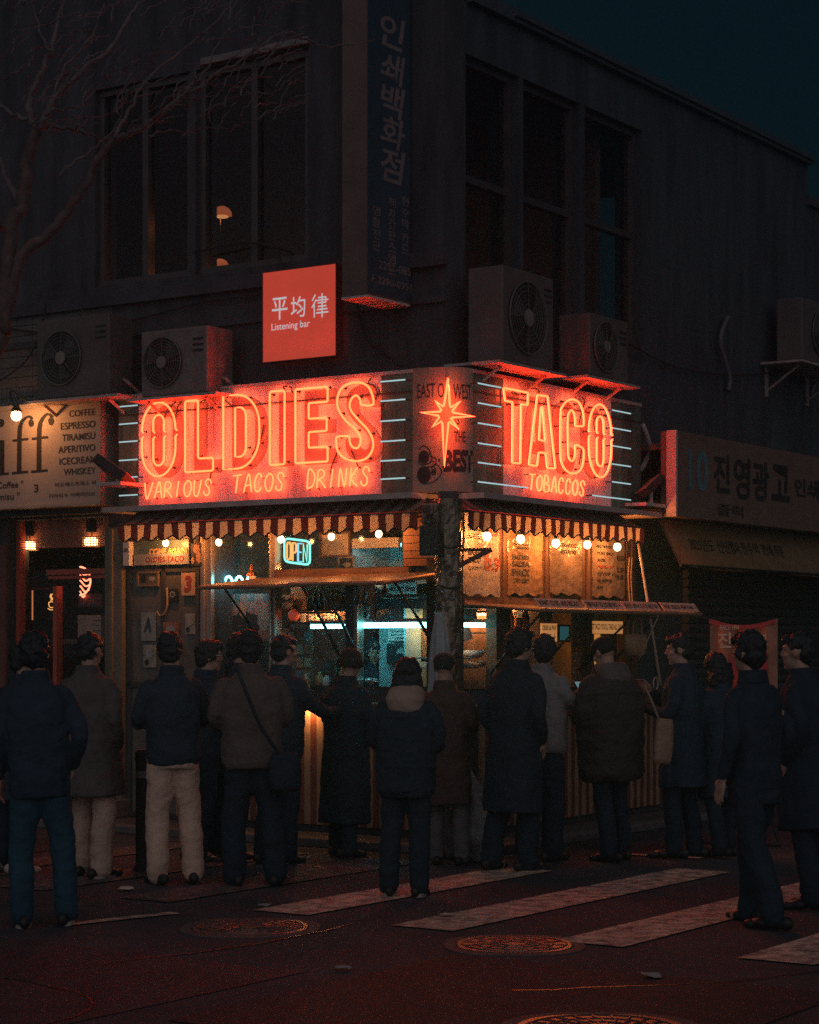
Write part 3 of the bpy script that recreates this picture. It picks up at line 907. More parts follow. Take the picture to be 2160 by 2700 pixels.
star = [onp('D', *z4(p), SO) for p in ((490, 222), (503, 430), (517, 655), (530, 680), (552, 672), (680, 585), (560, 735), (556, 752), (575, 766), (905, 826), (560, 842), (528, 850), (655, 1025), (512, 908), (496, 925), (433, 1615), (400, 930), (385, 902), (240, 995), (352, 838), (340, 815), (60, 765), (365, 750), (384, 735), (288, 575), (405, 668), (422, 658), (440, 560))]
mb = MB()
D2L = INV['L'] @ FR['D']
sp = [D2L @ Vector((a, -SO, b)) for a, b in star]
mb.tube(sp, .009, 10, True, (INV['L'].to_3x3() @ FR['D'].to_3x3()) @ BK); sg3.part('neon_star', mb, NEON, smooth=True)
mb = MB()
for i in (0, 9, 15, 21): mb.tube([sp[i], sp[i] + (FR['L'].inverted().to_3x3() @ FR['D'].to_3x3()) @ Vector((0, .08, 0))], .005, 5)
sg3.part('tube_pins', mb, DARKP)

# ------------------------------------------------------------------ cafe sign, listening bar sign, blade sign
zf = lambda p, o=.345: L(p[0] / 5.75, 1040 + p[1] / 5.75, o)
cx0, cx1 = Lx(-420, 1200, .34), Lx(265, 1200, .34)
cz0, cz1 = L(265, 1330, .34)[1], L(265, 1049, .34)[1]
cs = Thing('cafe_sign', 'cream cafe signboard with big black serif letters ending in iff', 'sign', 'L', (cx1, -.34, cz0))
mb = MB(); mb.box(cx0, cx1, -.34, -.10, cz0, cz1); cs.part('sign_box', mb, mat('cafe_cream', (.42, .35, .29), .6, var=.12, scale=3))
mb = MB(); mb.box(cx0, cx1 + .01, -.36, -.341, cz1 - .04, cz1); mb.box(cx0, cx1 + .01, -.36, -.341, cz0, cz0 + .025); cs.part('sign_trim', mb, _M['cafe_cream'])
tx = MB()


def stroke(mb, pts, wd, fn, y):
    P = smooth_line(pts, 5); W = [r[0] for r in smooth_line([(a,) for a in wd], 5)]
    l, r = [], []
    for i, p in enumerate(P):
        a = Vector(P[max(0, i - 1)]); b = Vector(P[min(len(P) - 1, i + 1)])
        t = (b - a).normalized(); nn = Vector((-t.y, t.x)) * W[i] / 2
        l.append(tuple(Vector(p) + nn)); r.append(tuple(Vector(p) - nn))
    vs = [(lambda c: (c[0], y, c[1]))(fn(p)) for p in l + r]
    n = len(P)
    mb.add(vs, [(i, i + 1, n + i + 1, n + i) for i in range(n - 1)])


def blob(mb, c, rx, rz, fn, y, n=18):
    mb.add([(lambda w: (w[0], y, w[1]))(fn((c[0] + rx * math.cos(2 * PI * k / n), c[1] + rz * math.sin(2 * PI * k / n)))) for k in range(n)], [tuple(range(n))])


yy = -.3435
stroke(tx, [(288, 1180), (290, 900), (293, 620), (302, 500), (335, 410), (395, 350), (450, 335), (485, 375)], [72, 70, 70, 66, 52, 34, 34, 50], zf, yy); blob(tx, (470, 435), 42, 58, zf, yy - .0005)
stroke(tx, [(588, 1160), (588, 900), (592, 600), (602, 470), (640, 370), (700, 305), (755, 308), (790, 350)], [72, 70, 70, 66, 52, 36, 36, 52], zf, yy); blob(tx, (772, 405), 43, 62, zf, yy - .0005)
stroke(tx, [(30, 1200), (30, 950), (30, 695)], [72, 70, 70], zf, yy); blob(tx, (18, 430), 48, 62, zf, yy)
for a, b, c, d, w in ((178, 1192, 425, 1168, 32), (470, 1170, 720, 1146, 32), (187, 700, 428, 672, 34), (480, 672, 725, 645, 34), (-80, 1215, 132, 1195, 32), (-60, 712, 30, 704, 30)):
    stroke(tx, [(a, b), ((a + c) / 2, (b + d) / 2), (c, d)], [w] * 3, zf, yy - .0008)
for s, x0, x1, y0, y1 in (('COFFEE', 1045, 1440, 228, 328), ('ESPRESSO', 918, 1442, 412, 518), ('TIRAMISU', 938, 1440, 588, 692), ('APERITIVO', 882, 1440, 768, 872), ('ICECREAM', 898, 1448, 945, 1050), ('WHISKEY', 962, 1448, 1112, 1212),
                          ('비오에스프레소 바', 832, 1460, 1318, 1385), ('티라미수 아페리티보', 740, 1440, 1490, 1550), ('" Coffee "', -120, 350, 1318, 1420), ('3', 512, 580, 1362, 1482), ('" Tiramisu "', -330, 295, 1500, 1605)):
    a, b = zf((x0, (y0 + y1) / 2)), zf((x1, (y0 + y1) / 2))
    c, d = zf(((x0 + x1) / 2, y1)), zf(((x0 + x1) / 2, y0))
    tx.text(s, (a[0], b[0], c[1], d[1]), yy, .012)
cs.part('lettering', tx, INK)


def flood(name, label, fr, c, size, roll, plate, cat='floodlight'):
    t = Thing(name, label, cat, fr, c)
    R = Matrix.Rotation(roll, 3, 'Y') @ Matrix.Rotation(math.radians(-25), 3, 'X')
    mb = MB(); mb.rbox(c, size, R); t.part('lamp_body', mb, IRON, bevel=.01)
    mb = MB(); mb.rbox(Vector(c) + R @ Vector((0, -.005, size[2] / 2 + .004)), (size[0] * .97, size[1] * .9, .006), R); t.part('lamp_lid', mb, mat('lamp_lid', (.40, .20, .16), .5, var=.2))
    mb = MB(); mb.box(plate[0], plate[1], c[1] - .1, -.02, plate[2], plate[2] + .03); mb.tube([(plate[0] + .6 * (plate[1] - plate[0]), c[1], plate[2] + .02), (plate[0] + .6 * (plate[1] - plate[0]), c[1], c[2])], .02, 8)
    t.part('bracket', mb, mat('bracket_white', (.6, .5, .45), .5, var=.2))
    return t


c = L(300, 1243, .52); pl = L(288, 1276, .45)
flood('floodlight', 'dark flat floodlight jutting left over the cafe sign from the OLDIES board', 'L', (c[0], -.52, c[1]), (.40, .20, .085), math.radians(29), (pl[0], Lx(352, 1283, .45), pl[1] - .03))
c = Rr(1713, 1285, .42); pl = Rr(1690, 1330, .4)
flood('floodlight', 'small floodlight tilted up at the right end of the TACO board', 'R', (c[0], -.42, c[1]), (.34, .16, .07), math.radians(-27), (pl[0] - .12, pl[0] + .35, pl[1] - .02))
c = L(43, 1096, .62)
t = Thing('spot_lamp', 'bright round lamp glaring over the cafe sign lettering', 'lamp', 'L', (c[0], -.62, c[1]))
mb = MB(); mb.ell((c[0], -.62, c[1]), .05, 16); t.part('bulb', mb, BENV, smooth=True); lamp(t, (c[0], -.62, c[1]), 10, (1, .37, .115), .03)
mb = MB(); mb.tube(smooth_line([(c[0] - .1, -.34, cz1), (c[0] - .1, -.58, cz1 + .10), (c[0] - .03, -.64, c[1] + .12), (c[0], -.62, c[1] + .06)], 5), .009, 7); t.part('lamp_arm', mb, IRON)
mb = MB(); mb.lathe((c[0], -.62, c[1] + .035), [(.055, 0), (.03, .04), (.02, .07)], 16); t.part('lamp_cap', mb, IRON)

rc = rect('L', 694, 708, 885, 945.5, .16)
t = Thing('square_sign', 'glowing square red sign reading Listening bar beneath three white characters', 'sign', 'L', (rc[0], -.16, rc[2]))
LB = mat('lightbox_red', (.60, .11, .085), .5, var=.45, scale=2.6, emit=((1, .098, .052), .42))
mb = MB(); mb.box(rc[0], rc[1], -.16, -.06, rc[2], rc[3]); t.part('light_box', mb, LB)
mb = MB(); mb.box(rc[0] + .2, rc[1] - .2, -.06, -.002, rc[2] + .2, rc[3] - .2); t.part('mount', mb, IRON)
mb = MB(); f_ = .008
mb.box(rc[0] - f_, rc[1] + f_, -.163, -.06, rc[3] + .001, rc[3] + f_); mb.box(rc[0] - f_, rc[1] + f_, -.163, -.06, rc[2] - f_, rc[2] - .001); mb.box(rc[0] - f_, rc[0] - .001, -.163, -.06, rc[2], rc[3]); mb.box(rc[1] + .001, rc[1] + f_, -.163, -.06, rc[2], rc[3])
t.part('sign_frame', mb, mat('frame_red', (.30, .06, .05), .4, .3, var=.3))
mb = MB(); mb.tube(smooth_line([(rc[0] + .1, -.05, rc[3] - .02), (rc[0] + .06, -.04, rc[3] + .2), (rc[0] - .3, -.02, rc[3] + .32), (rc[0] - .9, -.02, rc[3] + .30)], 5), .010, 6); t.part('cable', mb, DARKP)
WL = mat('letters_white', (.7, .7, .7), .5, var=.05, emit=((.8, .9, .95), .5))
mb = MB()
for s, a in (('平', (717, 758, 784, 843)), ('均', (767, 805, 781, 836))):
    mb.text(s, rect('L', a[0], a[2], a[1], a[3], .163), -.163, .004)
r3 = rect('L', 823, 776, 865, 834, .163)
for pl in ([(.20, 1), (.02, .76)], [(.24, .76), (.0, .44)], [(.14, .58), (.14, 0)], [(.40, .86), (.86, .86), (.86, .62)], [(.28, .74), (1, .74)], [(.38, .62), (.86, .62)], [(.38, .46), (.88, .46)], [(.34, .32), (.94, .32)], [(.28, .17), (1, .17)], [(.63, 1.02), (.63, -.03)]):
    for p0, p1 in zip(pl, pl[1:]):
        a = Vector((r3[0] + p0[0] * (r3[1] - r3[0]), r3[2] + p0[1] * (r3[3] - r3[2]))); b = Vector((r3[0] + p1[0] * (r3[1] - r3[0]), r3[2] + p1[1] * (r3[3] - r3[2])))
        d = (b - a).normalized(); nv = Vector((-d.y, d.x)) * .0062; a = a - d * .004; b = b + d * .004
        mb.quad(*[(q_.x, -.163 - .0003 * len(mb.f) / 40, q_.y) for q_ in (a - nv, b - nv, b + nv, a + nv)])
mb.text('Listening bar', rect('L', 716, 848, 817, 872, .163), -.163, .004)
t.part('lettering', mb, WL)

lo, hi = .2, 1.4
for _ in range(40):
    m_ = (lo + hi) / 2
    if Lx(970, 775, m_) > Lx(1092, 800, 0): hi = m_
    else: lo = m_
    if abs(hi - lo) < 1e-4: break
BW = min(max((lo + hi) / 2, .5), 1.1)
bx1 = Lx(970, 775, BW); bx0 = Lx(900, 780, BW); bz0 = L(970, 775, BW)[1]
print('blade', BW, bx0, bx1, bz0, 'panel', zb, zt, xa)
t = Thing('blade_sign', 'tall dark blue blade sign with a column of large pale hangul letters', 'sign', 'L', (bx1, -BW, bz0))
mb = MB(); mb.box(bx0 + .006, bx1 - .006, -BW + .006, -.06, bz0, 9.2); t.part('sign_box', mb, mat('blade_side', (.15, .10, .085), .6, var=.3, scale=3))
mb = MB(); mb.box(bx1 - .005, bx1, -BW, -.06, bz0 + .02, 9.2); t.part('sign_face', mb, mat('blade_blue', (.030, .062, .085), .5, var=.2))
mb = MB(); mb.box(bx0, bx1, -BW, -.06, bz0 - .02, bz0 - .003)
for k in range(5): mb.tube([(bx0 + .02, -BW + .1 + k * (BW - .2) / 4, bz0 - .024), (bx1 - .02, -BW + .1 + k * (BW - .2) / 4, bz0 - .024)], .006, 5)
t.part('underside', mb, mat('blade_under', (.62, .5, .44), .6, var=.25, scale=8, stretch=(1, 5, 1)))
mb = MB(); mb.box((bx0 + bx1) / 2 - .04, (bx0 + bx1) / 2 + .04, -.06, -.002, bz0 + .3, bz0 + .4); mb.box((bx0 + bx1) / 2 - .04, (bx0 + bx1) / 2 + .04, -.06, -.002, bz0 + 1.8, bz0 + 1.9); t.part('mount', mb, IRON)
BL = mat('blade_letters', (.22, .17, .16), .7, var=.3)


def bz(py, f): return EYE + (HY - py) / F * (FR['L'] @ Vector((bx1, -BW + f * BW, 0))).y


mb = MB(); fm = lambda a, z: (bx1 + .003, a, z)
for s, y0, y1 in (('인', 40, 128), ('쇄', 140, 222), ('백', 224, 310), ('화', 308, 392), ('점', 392, 482)):
    mb.text(s, (-BW + .26 * BW, -BW + .80 * BW, bz(y1, .5), bz(y0, .5)), 0, .02, .15, fm)
for s, f, y0 in (('명함', .10, 540), ('전단', .10, 602), ('책자', .43, 518), ('간판', .43, 575), ('스탬프', .43, 636), ('현수막', .72, 515), ('카드', .72, 612)):
    for k, ch in enumerate(s):
        mb.text(ch, (-BW + f * BW, -BW + (f + .16) * BW, bz(y0 + 26 + k * 30, f), bz(y0 + k * 30, f)), 0, .012, 0, fm)
mb.text('2291-085', (-BW + .22 * BW, -BW + .92 * BW, bz(716, .5), bz(694, .5)), 0, .012, 0, fm)
mb.text('F.2290-0951', (-BW + .08 * BW, -BW + .94 * BW, bz(756, .5), bz(736, .5)), 0, .012, 0, fm)
t.part('lettering', mb, BL)

# ------------------------------------------------------------------ awnings
def awning(fr, label, x0, x1, z0, z1, zw, out, per, wave):
    t = Thing('striped_awning', label, 'awning', fr, (x0, -out, z0))
    n = int(round((x1 - x0) / per * 2))
    wd = (x1 - x0) / n
    mb = MB()
    for i in range(n):                       # canopy: stripes running down from the board's ledge
        a, b = x0 + i * wd, x0 + (i + 1) * wd
        mb.mat(i % 2)
        for j in range(4):
            u, v = j / 4, (j + 1) / 4
            sag = lambda q: .012 * math.sin(PI * q)
            mb.quad((a, -PO - (out - PO) * u, zw + (z1 - zw) * u - sag(u)), (b, -PO - (out - PO) * u, zw + (z1 - zw) * u - sag(u)),
                    (b, -PO - (out - PO) * v, zw + (z1 - zw) * v - sag(v)), (a, -PO - (out - PO) * v, zw + (z1 - zw) * v - sag(v)))
    t.part('canopy', mb, [mat('awning_red_shaded', (.05, .014, .014), .9), mat('awning_cream_shaded', (.13, .11, .09), .9)])  # canopy stripes in darker colours that hold the ledge's shade
    mb = MB(); rim = []
    sub = 8
    for i in range(n):
        for j in range(sub):
            a, b = x0 + (i + j / sub) * wd, x0 + (i + (j + 1) / sub) * wd
            hz = lambda x: z0 + .034 * (1 + math.cos(2 * PI * (x - x0) / wave)) / 1 * .5 + .004 * math.sin(x * 7)
            yy_ = lambda x, k: -out - .010 * math.sin(x * 9 + 1) * k - .006 * math.sin(x * 31) * k
            mb.mat(i % 2).quad((a, yy_(a, 1), hz(a)), (b, yy_(b, 1), hz(b)), (b, yy_(b, 0), z1), (a, yy_(a, 0), z1))
            rim.append((a, yy_(a, 1), hz(a)))
    rim.append((x1, -out, z0 + .02))
    v = t.part('valance', mb, [ARED, ACRE])
    mb = MB(); mb.tube(rim, .006, 5); t.part('piping', mb, DARKP, v)
    mb = MB(); mb.tube([(x0, -out + .012, z1), (x1, -out + .012, z1)], .012, 7)
    for x in (x0 + .02, (x0 + x1) / 2, x1 - .02): mb.tube([(x, -out + .012, z1), (x, -.02, z1 - .03)], .011, 6)
    t.part('awning_frame', mb, IRON)


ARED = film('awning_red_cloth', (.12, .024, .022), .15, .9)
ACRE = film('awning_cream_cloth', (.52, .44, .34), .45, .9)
AO = .55
a0, a1 = Lx(310, 1410, AO), Lx(1102, 1375, AO)
zA = L(1100, 1400, AO)[1]; zB = L(1100, 1351, AO)[1]
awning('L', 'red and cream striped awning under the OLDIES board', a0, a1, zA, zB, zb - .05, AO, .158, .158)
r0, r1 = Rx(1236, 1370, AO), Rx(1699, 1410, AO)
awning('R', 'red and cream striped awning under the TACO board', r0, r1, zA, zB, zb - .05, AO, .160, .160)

# ------------------------------------------------------------------ lamps under the awnings
def bulb_lamp(fr, px, py, twin, label, out=.30, r=.036, pw_=12.0):
    x, z = onp(fr, px, py, out)
    t = Thing('bulb_lamp', label, 'lamp', fr, (x, -out, z), 'bare bulbs under the striped awnings')
    xs = (x,)
    mb = MB(); mb.box(xs[0] - .04, xs[-1] + .04, -out - .02, -out + .02, z + .075, z + .10); mb.tube([(xs[0], -out, z + .09), (xs[0], -.02, z + .16)], .01, 6)
    for xx in xs: mb.tube([(xx, -out, z + .08), (xx, -out, z + .03)], .017, 8)
    t.part('lamp_holder', mb, IRON)
    for xx in xs:
        mb = MB(); mb.ell((xx, -out, z), (r, r, r * 1.12), 14); t.part('bulb', mb, BENV, smooth=True)
        lamp(t, (xx, -out, z), pw_, (1, .30, .072), .018)


for px, py, w_ in ((437, 1432, 'over the COME AGAIN board'), (577, 1430, 'beside the tall lit post left of the flap'), (741, 1422, 'touching the OPEN sign'), (874, 1415, 'over the pale framed board'), (999, 1408, 'over the cooker hood')):
    bulb_lamp('L', px, py, False, 'glaring bare bulb ' + w_, .20, .030, 8.0)
for px, py, w_ in ((1284, 1414, 'over the OLDIES TACO menu sheet'), (1373, 1421, 'over the SNACK sheet'), (1466, 1432, 'over the brown crumpled sheet'), (1549, 1436, 'on the post left of the drinks list'), (1628, 1442, 'over the drinks list')):
    bulb_lamp('R', px, py, False, 'single glaring bare bulb ' + w_, .26, .036)

# ------------------------------------------------------------------ propped flaps and their stays
def flap(fr, label, x0, x1, zh, zo, out, stays, wm, batten=True):
    t = Thing('counter_flap', label, 'flap', fr, (x0, -.06, zh))
    mb = MB(); th = .03
    mb.add([(x0, -.06, zh), (x1, -.06, zh), (x1, -out, zo), (x0, -out, zo), (x0, -.06, zh - th), (x1, -.06, zh - th), (x1, -out, zo - th), (x0, -out, zo - th)],
           [(0, 1, 2, 3), (7, 6, 5, 4), (0, 4, 5, 1), (1, 5, 6, 2), (2, 6, 7, 3), (3, 7, 4, 0)])
    t.part('board', mb, wm)
    mb = MB(); mb.tube([(x0, -out - .008, zo - .012), (x1, -out - .008, zo - .012)], .017, 6)
    for xx in (x0, x1): mb.tube([(xx, -.06, zh - .01), (xx, -out, zo - .01)], .015, 6)
    t.part('edge_rail', mb, mat('flap_edge', (.42, .24, .14), .5, .2, var=.3))
    for (xa_, ya, xb2, zb_) in stays:
        zz_ = zh + (zo - zh) * ya / out - .03
        mb = MB(); mb.tube([(xa_, -ya, zz_), ((xa_ * .45 + xb2 * .55), -ya * .45, (zz_ * .45 + zb_ * .55))], .010, 7); mb.tube([(xa_ * .5 + xb2 * .5, -ya * .5, (zz_ + zb_) / 2), (xb2, -.03, zb_)], .015, 7)
        t.part('stay', mb, DARKP)
    return t


FO = .88
fz, fo = 2.225, 2.135
fx0, fx1 = Lx(526, 1551, FO), Lx(760, 1540, FO)
FLW = mat('flap_board', (.13, .075, .05), .55, var=.4, scale=4, stretch=(1, 6, 1))
flap('L', 'left counter flap propped open over the bar window', fx0, fx1 - .01, fz, fo, FO, [(fx0 + .05, .62, fx0 + .02, 1.62), (fx1 - .06, .62, fx1 - .1, 1.55)], FLW)
gx1 = Lx(956, 1535, FO)
flap('L', 'counter flap propped open next to the corner pole', fx1 + .01, gx1 + .2, fz + .015, fo + .01, FO, [(fx1 + .12, .6, fx1 + .06, 1.6), (gx1 + .12, .6, gx1 + .14, 1.6)], FLW)
RO = .78
h0, h1 = .26, Rx(1847, 1600, RO)
flap('R', 'long counter flap edged with four cardboard notices', h0, h1, 1.99, 1.935, RO, [(h0 + .5, .5, h0 + .42, 1.4), (1.55, .55, 1.35, 1.35), (2.35, .55, 2.2, 1.4), (h1 - .35, .55, h1 - .5, 1.4)], FLW)
CARD = mat('card_notice', (.78, .50, .34), .8, var=.2, scale=9)
for s, a, b, y0, y1, lab in (('WANT TO SIT AND RELAX?', 1425, 1540, 1585, 1608, 'cardboard strip reading WANT TO SIT AND RELAX? on the flap edge'), ('TURN RIGHT TO OUR 2ND SPOT →', 1550, 1648, 1590, 1611, 'cardboard strip reading TURN RIGHT TO OUR 2ND SPOT on the flap edge'),
                             ('당신은 앉아서 드시고 싶은가요?', 1652, 1747, 1593, 1614, 'cardboard strip with a Korean question on the flap edge'), ('우리의 2호점으로 이동해 주세요 →', 1755, 1847, 1597, 1617, 'rightmost cardboard strip with Korean words and an arrow')):
    rc = rect('R', a, y0, b, y1, RO + .03)
    t = Thing('notice_strip', lab, 'notice', 'R', (rc[0], -RO - .03, 1.945), 'notices along the right flap')
    rc = (rc[0], rc[1], 1.945, 1.945 + .078); zb0 = rc[2]; tl = lambda z: -RO - .022 + .75 * (z - zb0)       # leaning back on the rail
    mb = MB(); mb.add([(x, tl(z) + d, z) for d in (-.003, .003) for x, z in ((rc[0], rc[2]), (rc[1], rc[2]), (rc[1], rc[3]), (rc[0], rc[3]))], [(0, 1, 2, 3), (7, 6, 5, 4), (0, 4, 5, 1), (1, 5, 6, 2), (2, 6, 7, 3), (3, 7, 4, 0)]); t.part('card', mb, CARD)
    mb = MB(); mg = .018; mb.text(s, (rc[0] + .03, rc[1] - .03, rc[2] + mg, rc[3] - mg), 0, .02, .1, lambda x, z: (x, tl(z) - .006, z + .001)); t.part('lettering', mb, INK)

# ------------------------------------------------------------------ plastic menu sheets on the right face
def sheet(px0, py0, px1, py1, label, rows, seed, m):
    rc = rect('R', px0, py0, px1, py1, .06)
    wv = lambda x, z: -.075 - .016 * noise.noise((x * 5 + seed, z * 3.5, seed)) - .010 * abs(noise.noise((x * 14 + seed, z * 11, 3))) - .004 * noise.noise((x * 40, z * 33, seed))
    t = Thing('menu_sheet', label, 'menu sheet', 'R', (rc[0], -.06, rc[2]), 'plastic menu sheets hung across the right windows')
    mb = MB(); nx, nz = 34, 60
    vs = [(rc[0] + (rc[1] - rc[0]) * i / nx, wv(rc[0] + (rc[1] - rc[0]) * i / nx, rc[2] + (rc[3] - rc[2]) * j / nz), rc[2] + (rc[3] - rc[2]) * j / nz + .012 * math.sin(i * .5 + seed) * (1 - j / nz)) for j in range(nz + 1) for i in range(nx + 1)]
    mb.add(vs, [(j * (nx + 1) + i, j * (nx + 1) + i + 1, (j + 1) * (nx + 1) + i + 1, (j + 1) * (nx + 1) + i) for j in range(nz) for i in range(nx)])
    t.part('plastic', mb, m, smooth=True)
    W, H = rc[1] - rc[0], rc[3] - rc[2]
    for mt, nm in ((INK, 'black'), (INKR, 'red')):
        mb = MB()
        for s, a, b, c, d, k in rows:
            if (k == 'r') == (nm == 'red'):
                mb.text(s, (rc[0] + a * W, rc[0] + b * W, rc[2] + c * H, rc[2] + d * H), 0, .03, .08 if k == 'i' else 0, lambda x, z: (x, wv(x, z) - .005, z))
        if mb.v: t.part('lettering', mb, mt)


INKR = mat('ink_red', (.30, .05, .03), .6, var=.15)
PL1 = film('plastic_clear_white', (.62, .56, .48), .45, .22); PL2 = film('plastic_amber', (.60, .40, .22), .5, .22); PL3 = film('plastic_brown', (.46, .36, .27), .5, .28)
sheet(1219, 1352, 1313, 1570, 'white plastic sheet listing OLDIES TACO and BIRRIA TACO in heavy letters', [('OLDIES', .08, .52, .86, .93, 'i'), ('TACO', .08, .45, .77, .85, 'i'), ('GRILLED BEEF, ONION', .08, .5, .725, .74, ''), ('SALSA, AVOCADO, LIME', .08, .5, .70, .715, ''), ('FRESH CORN TORTILLA', .08, .5, .675, .69, ''),
      ('3', .58, .76, .72, .90, 'r'), ('.9', .78, .98, .72, .86, 'r'), ('BIRRIA', .10, .52, .48, .56, 'i'), ('TACO', .12, .46, .39, .46, 'i'), ('6', .56, .78, .30, .56, 'r'), ('.9', .8, 1.0, .30, .47, 'r'), ('BRAISED BEEF, CONSOME', .1, .5, .33, .345, ''), ('CHEESE, ONION', .1, .42, .305, .32, '')], 1.3, PL1)
sheet(1334, 1385, 1426, 1568, 'amber crumpled plastic sheet with the word SNACK', [('CHIPS', .22, .5, .8, .88, ''), ('BEEF, BEANS', .18, .62, .70, .73, ''), ('GUACAMOLE', .25, .62, .655, .685, ''), ('NACHO', .12, .62, .50, .57, 'i'), ('SALSA', .12, .62, .40, .48, 'i'), ('SNACK', .10, .62, .27, .37, 'i'), ('CORN, CHEESE', .14, .62, .20, .23, ''), ('AND LIME', .14, .55, .165, .19, '')], 4.1, PL2)
sheet(1445, 1395, 1531, 1567, 'brown crumpled plastic sheet with faint lettering between two posts', [('TOBACCOS', .30, .85, .72, .78, ''), ('AND MORE', .30, .8, .62, .68, '')], 7.7, PL3)
sheet(1556, 1405, 1642, 1574, 'plastic sheet with a column of drink names and prices', [(s, .16, .16 + .052 * len(s), .86 - i * .105, .905 - i * .105, k) for i, (s, k) in enumerate((('COFFEE', ''), ('BIG WATER', ''), ('COKE ZERO', ''), ('WATER', ''), ('TEQUILA OR', 'r'), ('ICE CUP 1.0', ''), ('DR PEPPER', ''), ('BEER', '')))] + [('8.0', .76, .98, .58, .66, ''), ('2.0', .74, .95, .40, .47, ''), ('3.5', .74, .95, .28, .35, '')], 2.2, PL3)

# ------------------------------------------------------------------ inside the kiosk
def tube_lamp(fr, px0, px1, py, out, label, r=.016, m=None):
    a, b = onp(fr, px0, py, out), onp(fr, px1, py, out)
    t = Thing('tube_lamp', label, 'tube lamp', fr, (a[0], -out, a[1]), 'teal tube lamps in the kiosk')
    mb = MB(); mb.tube([(a[0], -out, a[1]), (b[0], -out, a[1])], r, 12); t.part('tube', mb, m or TEAL, smooth=True)
    mb = MB(); mb.box(a[0] - .02, b[0] + .02, -out - .02, -out + .02, a[1] + r + .006, a[1] + r + .035)
    for x in (a[0] - .012, b[0] + .012): mb.box(x - .01, x + .01, -out - .015, -out + .015, a[1] - r, a[1] + r + .008)
    t.part('lamp_housing', mb, STEEL)


tube_lamp('L', 822, 917, 1652, -.16, 'short teal tube lamp under the bottle shelf', .018)
tube_lamp('L', 952, 1126, 1649, -.10, 'long bright teal tube lamp over the serving window', .022)
tube_lamp('L', 940, 1060, 1440, -.42, 'teal tube lamp under the cooker hood', .014)
tube_lamp('R', 1220, 1276, 1648, -.14, 'teal tube lamp right of the corner pole above white bowls', .018)


def flat(name, label, cat, fr, rc, out, m, rows=(), group=None, th=.012, frame=None, inks=None):
    """a board, sheet or framed picture with lettering rows (text, x0, x1, z0, z1 as fractions, ink)"""
    x0, x1, z0, z1 = rc
    t = Thing(name, label, cat, fr, (x0, -out, z0), group)
    mb = MB(); mb.box(x0, x1, -out, -out + th, z0, z1); t.part('panel', mb, m)
    W, H = x1 - x0, z1 - z0
    if frame:
        mb = MB(); f = .018
        mb.box(x0 - f, x1 + f, -out - .01, -out + th, z1, z1 + f); mb.box(x0 - f, x1 + f, -out - .01, -out + th, z0 - f, z0)
        mb.box(x0 - f, x0, -out - .01, -out + th, z0, z1); mb.box(x1, x1 + f, -out - .01, -out + th, z0, z1); t.part('frame', mb, frame)
    by = {}
    for r in rows:
        s, a, b, c, d = r[:5]; k = r[5] if len(r) > 5 else INK
        m2 = by.setdefault(k.name, (MB(), k))[0]
        if s[0] == '@':                     # a drawn spot
            n = 20
            m2.add([(x0 + W * ((a + b) / 2 + (b - a) / 2 * math.cos(2 * PI * i / n) * (1 + .18 * math.sin(3 * i + a * 40))), -out - .0025 - .0006 * len(m2.v) / 20, z0 + H * ((c + d) / 2 + (d - c) / 2 * math.sin(2 * PI * i / n) * (1 + .12 * math.sin(2 * i + c * 30)))) for i in range(n)], [tuple(range(n))])
        else:
            m2.text(s, (x0 + a * W, x0 + b * W, z0 + c * H, z0 + d * H), -out - .0022, .025 if len(r) < 7 else .05, .12 if len(r) > 6 else 0)
    for nm, (m2, k) in by.items(): t.part('lettering' if any(r[0][0] != '@' for r in rows) else 'printed_picture', m2, k)
    return t


TEALP = mat('tile_teal', (.30, .52, .52), .4, var=.2, scale=3)
GREY = mat('print_grey', (.30, .33, .33), .6, var=.3)
SKIN1 = mat('print_tan', (.50, .28, .18), .7, var=.3)
GOLD = mat('ink_gold', (.80, .52, .24), .5, var=.15)
NAVY = mat('ink_navy', (.03, .06, .08), .7)
# upper row
flat('board', 'grey glass board reading COME AGAIN over OLDIES TACO', 'sign', 'L', rect('L', 353, 1424, 498, 1490, .06), .06, mat('board_green', (.12, .17, .15), .35, var=.35), [('COME AGAIN', .28, .97, .40, .68, GOLD, 1)])
flat('board', 'grey strip reading OLDIES TACO below the words COME AGAIN', 'sign', 'L', rect('L', 353, 1460, 497, 1489, .075), .075, mat('board_grey', (.36, .38, .36), .4, var=.4), [('OLDIES TACO', .22, .92, .22, .76, INKR)])
flat('fuse_box', 'small white meter box at the left end of the COME AGAIN board', 'meter box', 'L', rect('L', 328, 1428, 344, 1492, .10), .12, WHITEP, [('III', .2, .8, .55, .72)], th=.06)
flat('poster', 'glossy poster of tan figures right of the COME AGAIN board', 'poster', 'L', rect('L', 503, 1432, 535, 1492, .06), .06, DARKP, [('@', .2, .75, .55, .95, SKIN1), ('@', .45, .95, .12, .6, SKIN1), ('@', .05, .3, .1, .4, SKIN1)])
flat('number_sign', 'tan paper with a big dark red number 3 on the closed panel', 'notice', 'L', rect('L', 478, 1510, 513, 1570, .06), .06, mat('paper_tan', (.50, .34, .22), .8, var=.2), [('3', .22, .78, .14, .88, INKR, 1)])
flat('framed_picture', 'small framed picture with two dark round shapes on the closed panel', 'picture', 'L', rect('L', 366, 1512, 415, 1541, .055), .055, mat('print_dark', (.13, .12, .10), .6, var=.3), [('@', .08, .42, .15, .85, INK), ('@', .55, .9, .3, .7, GREY)], frame=mat('frame_brown', (.22, .16, .12), .5))
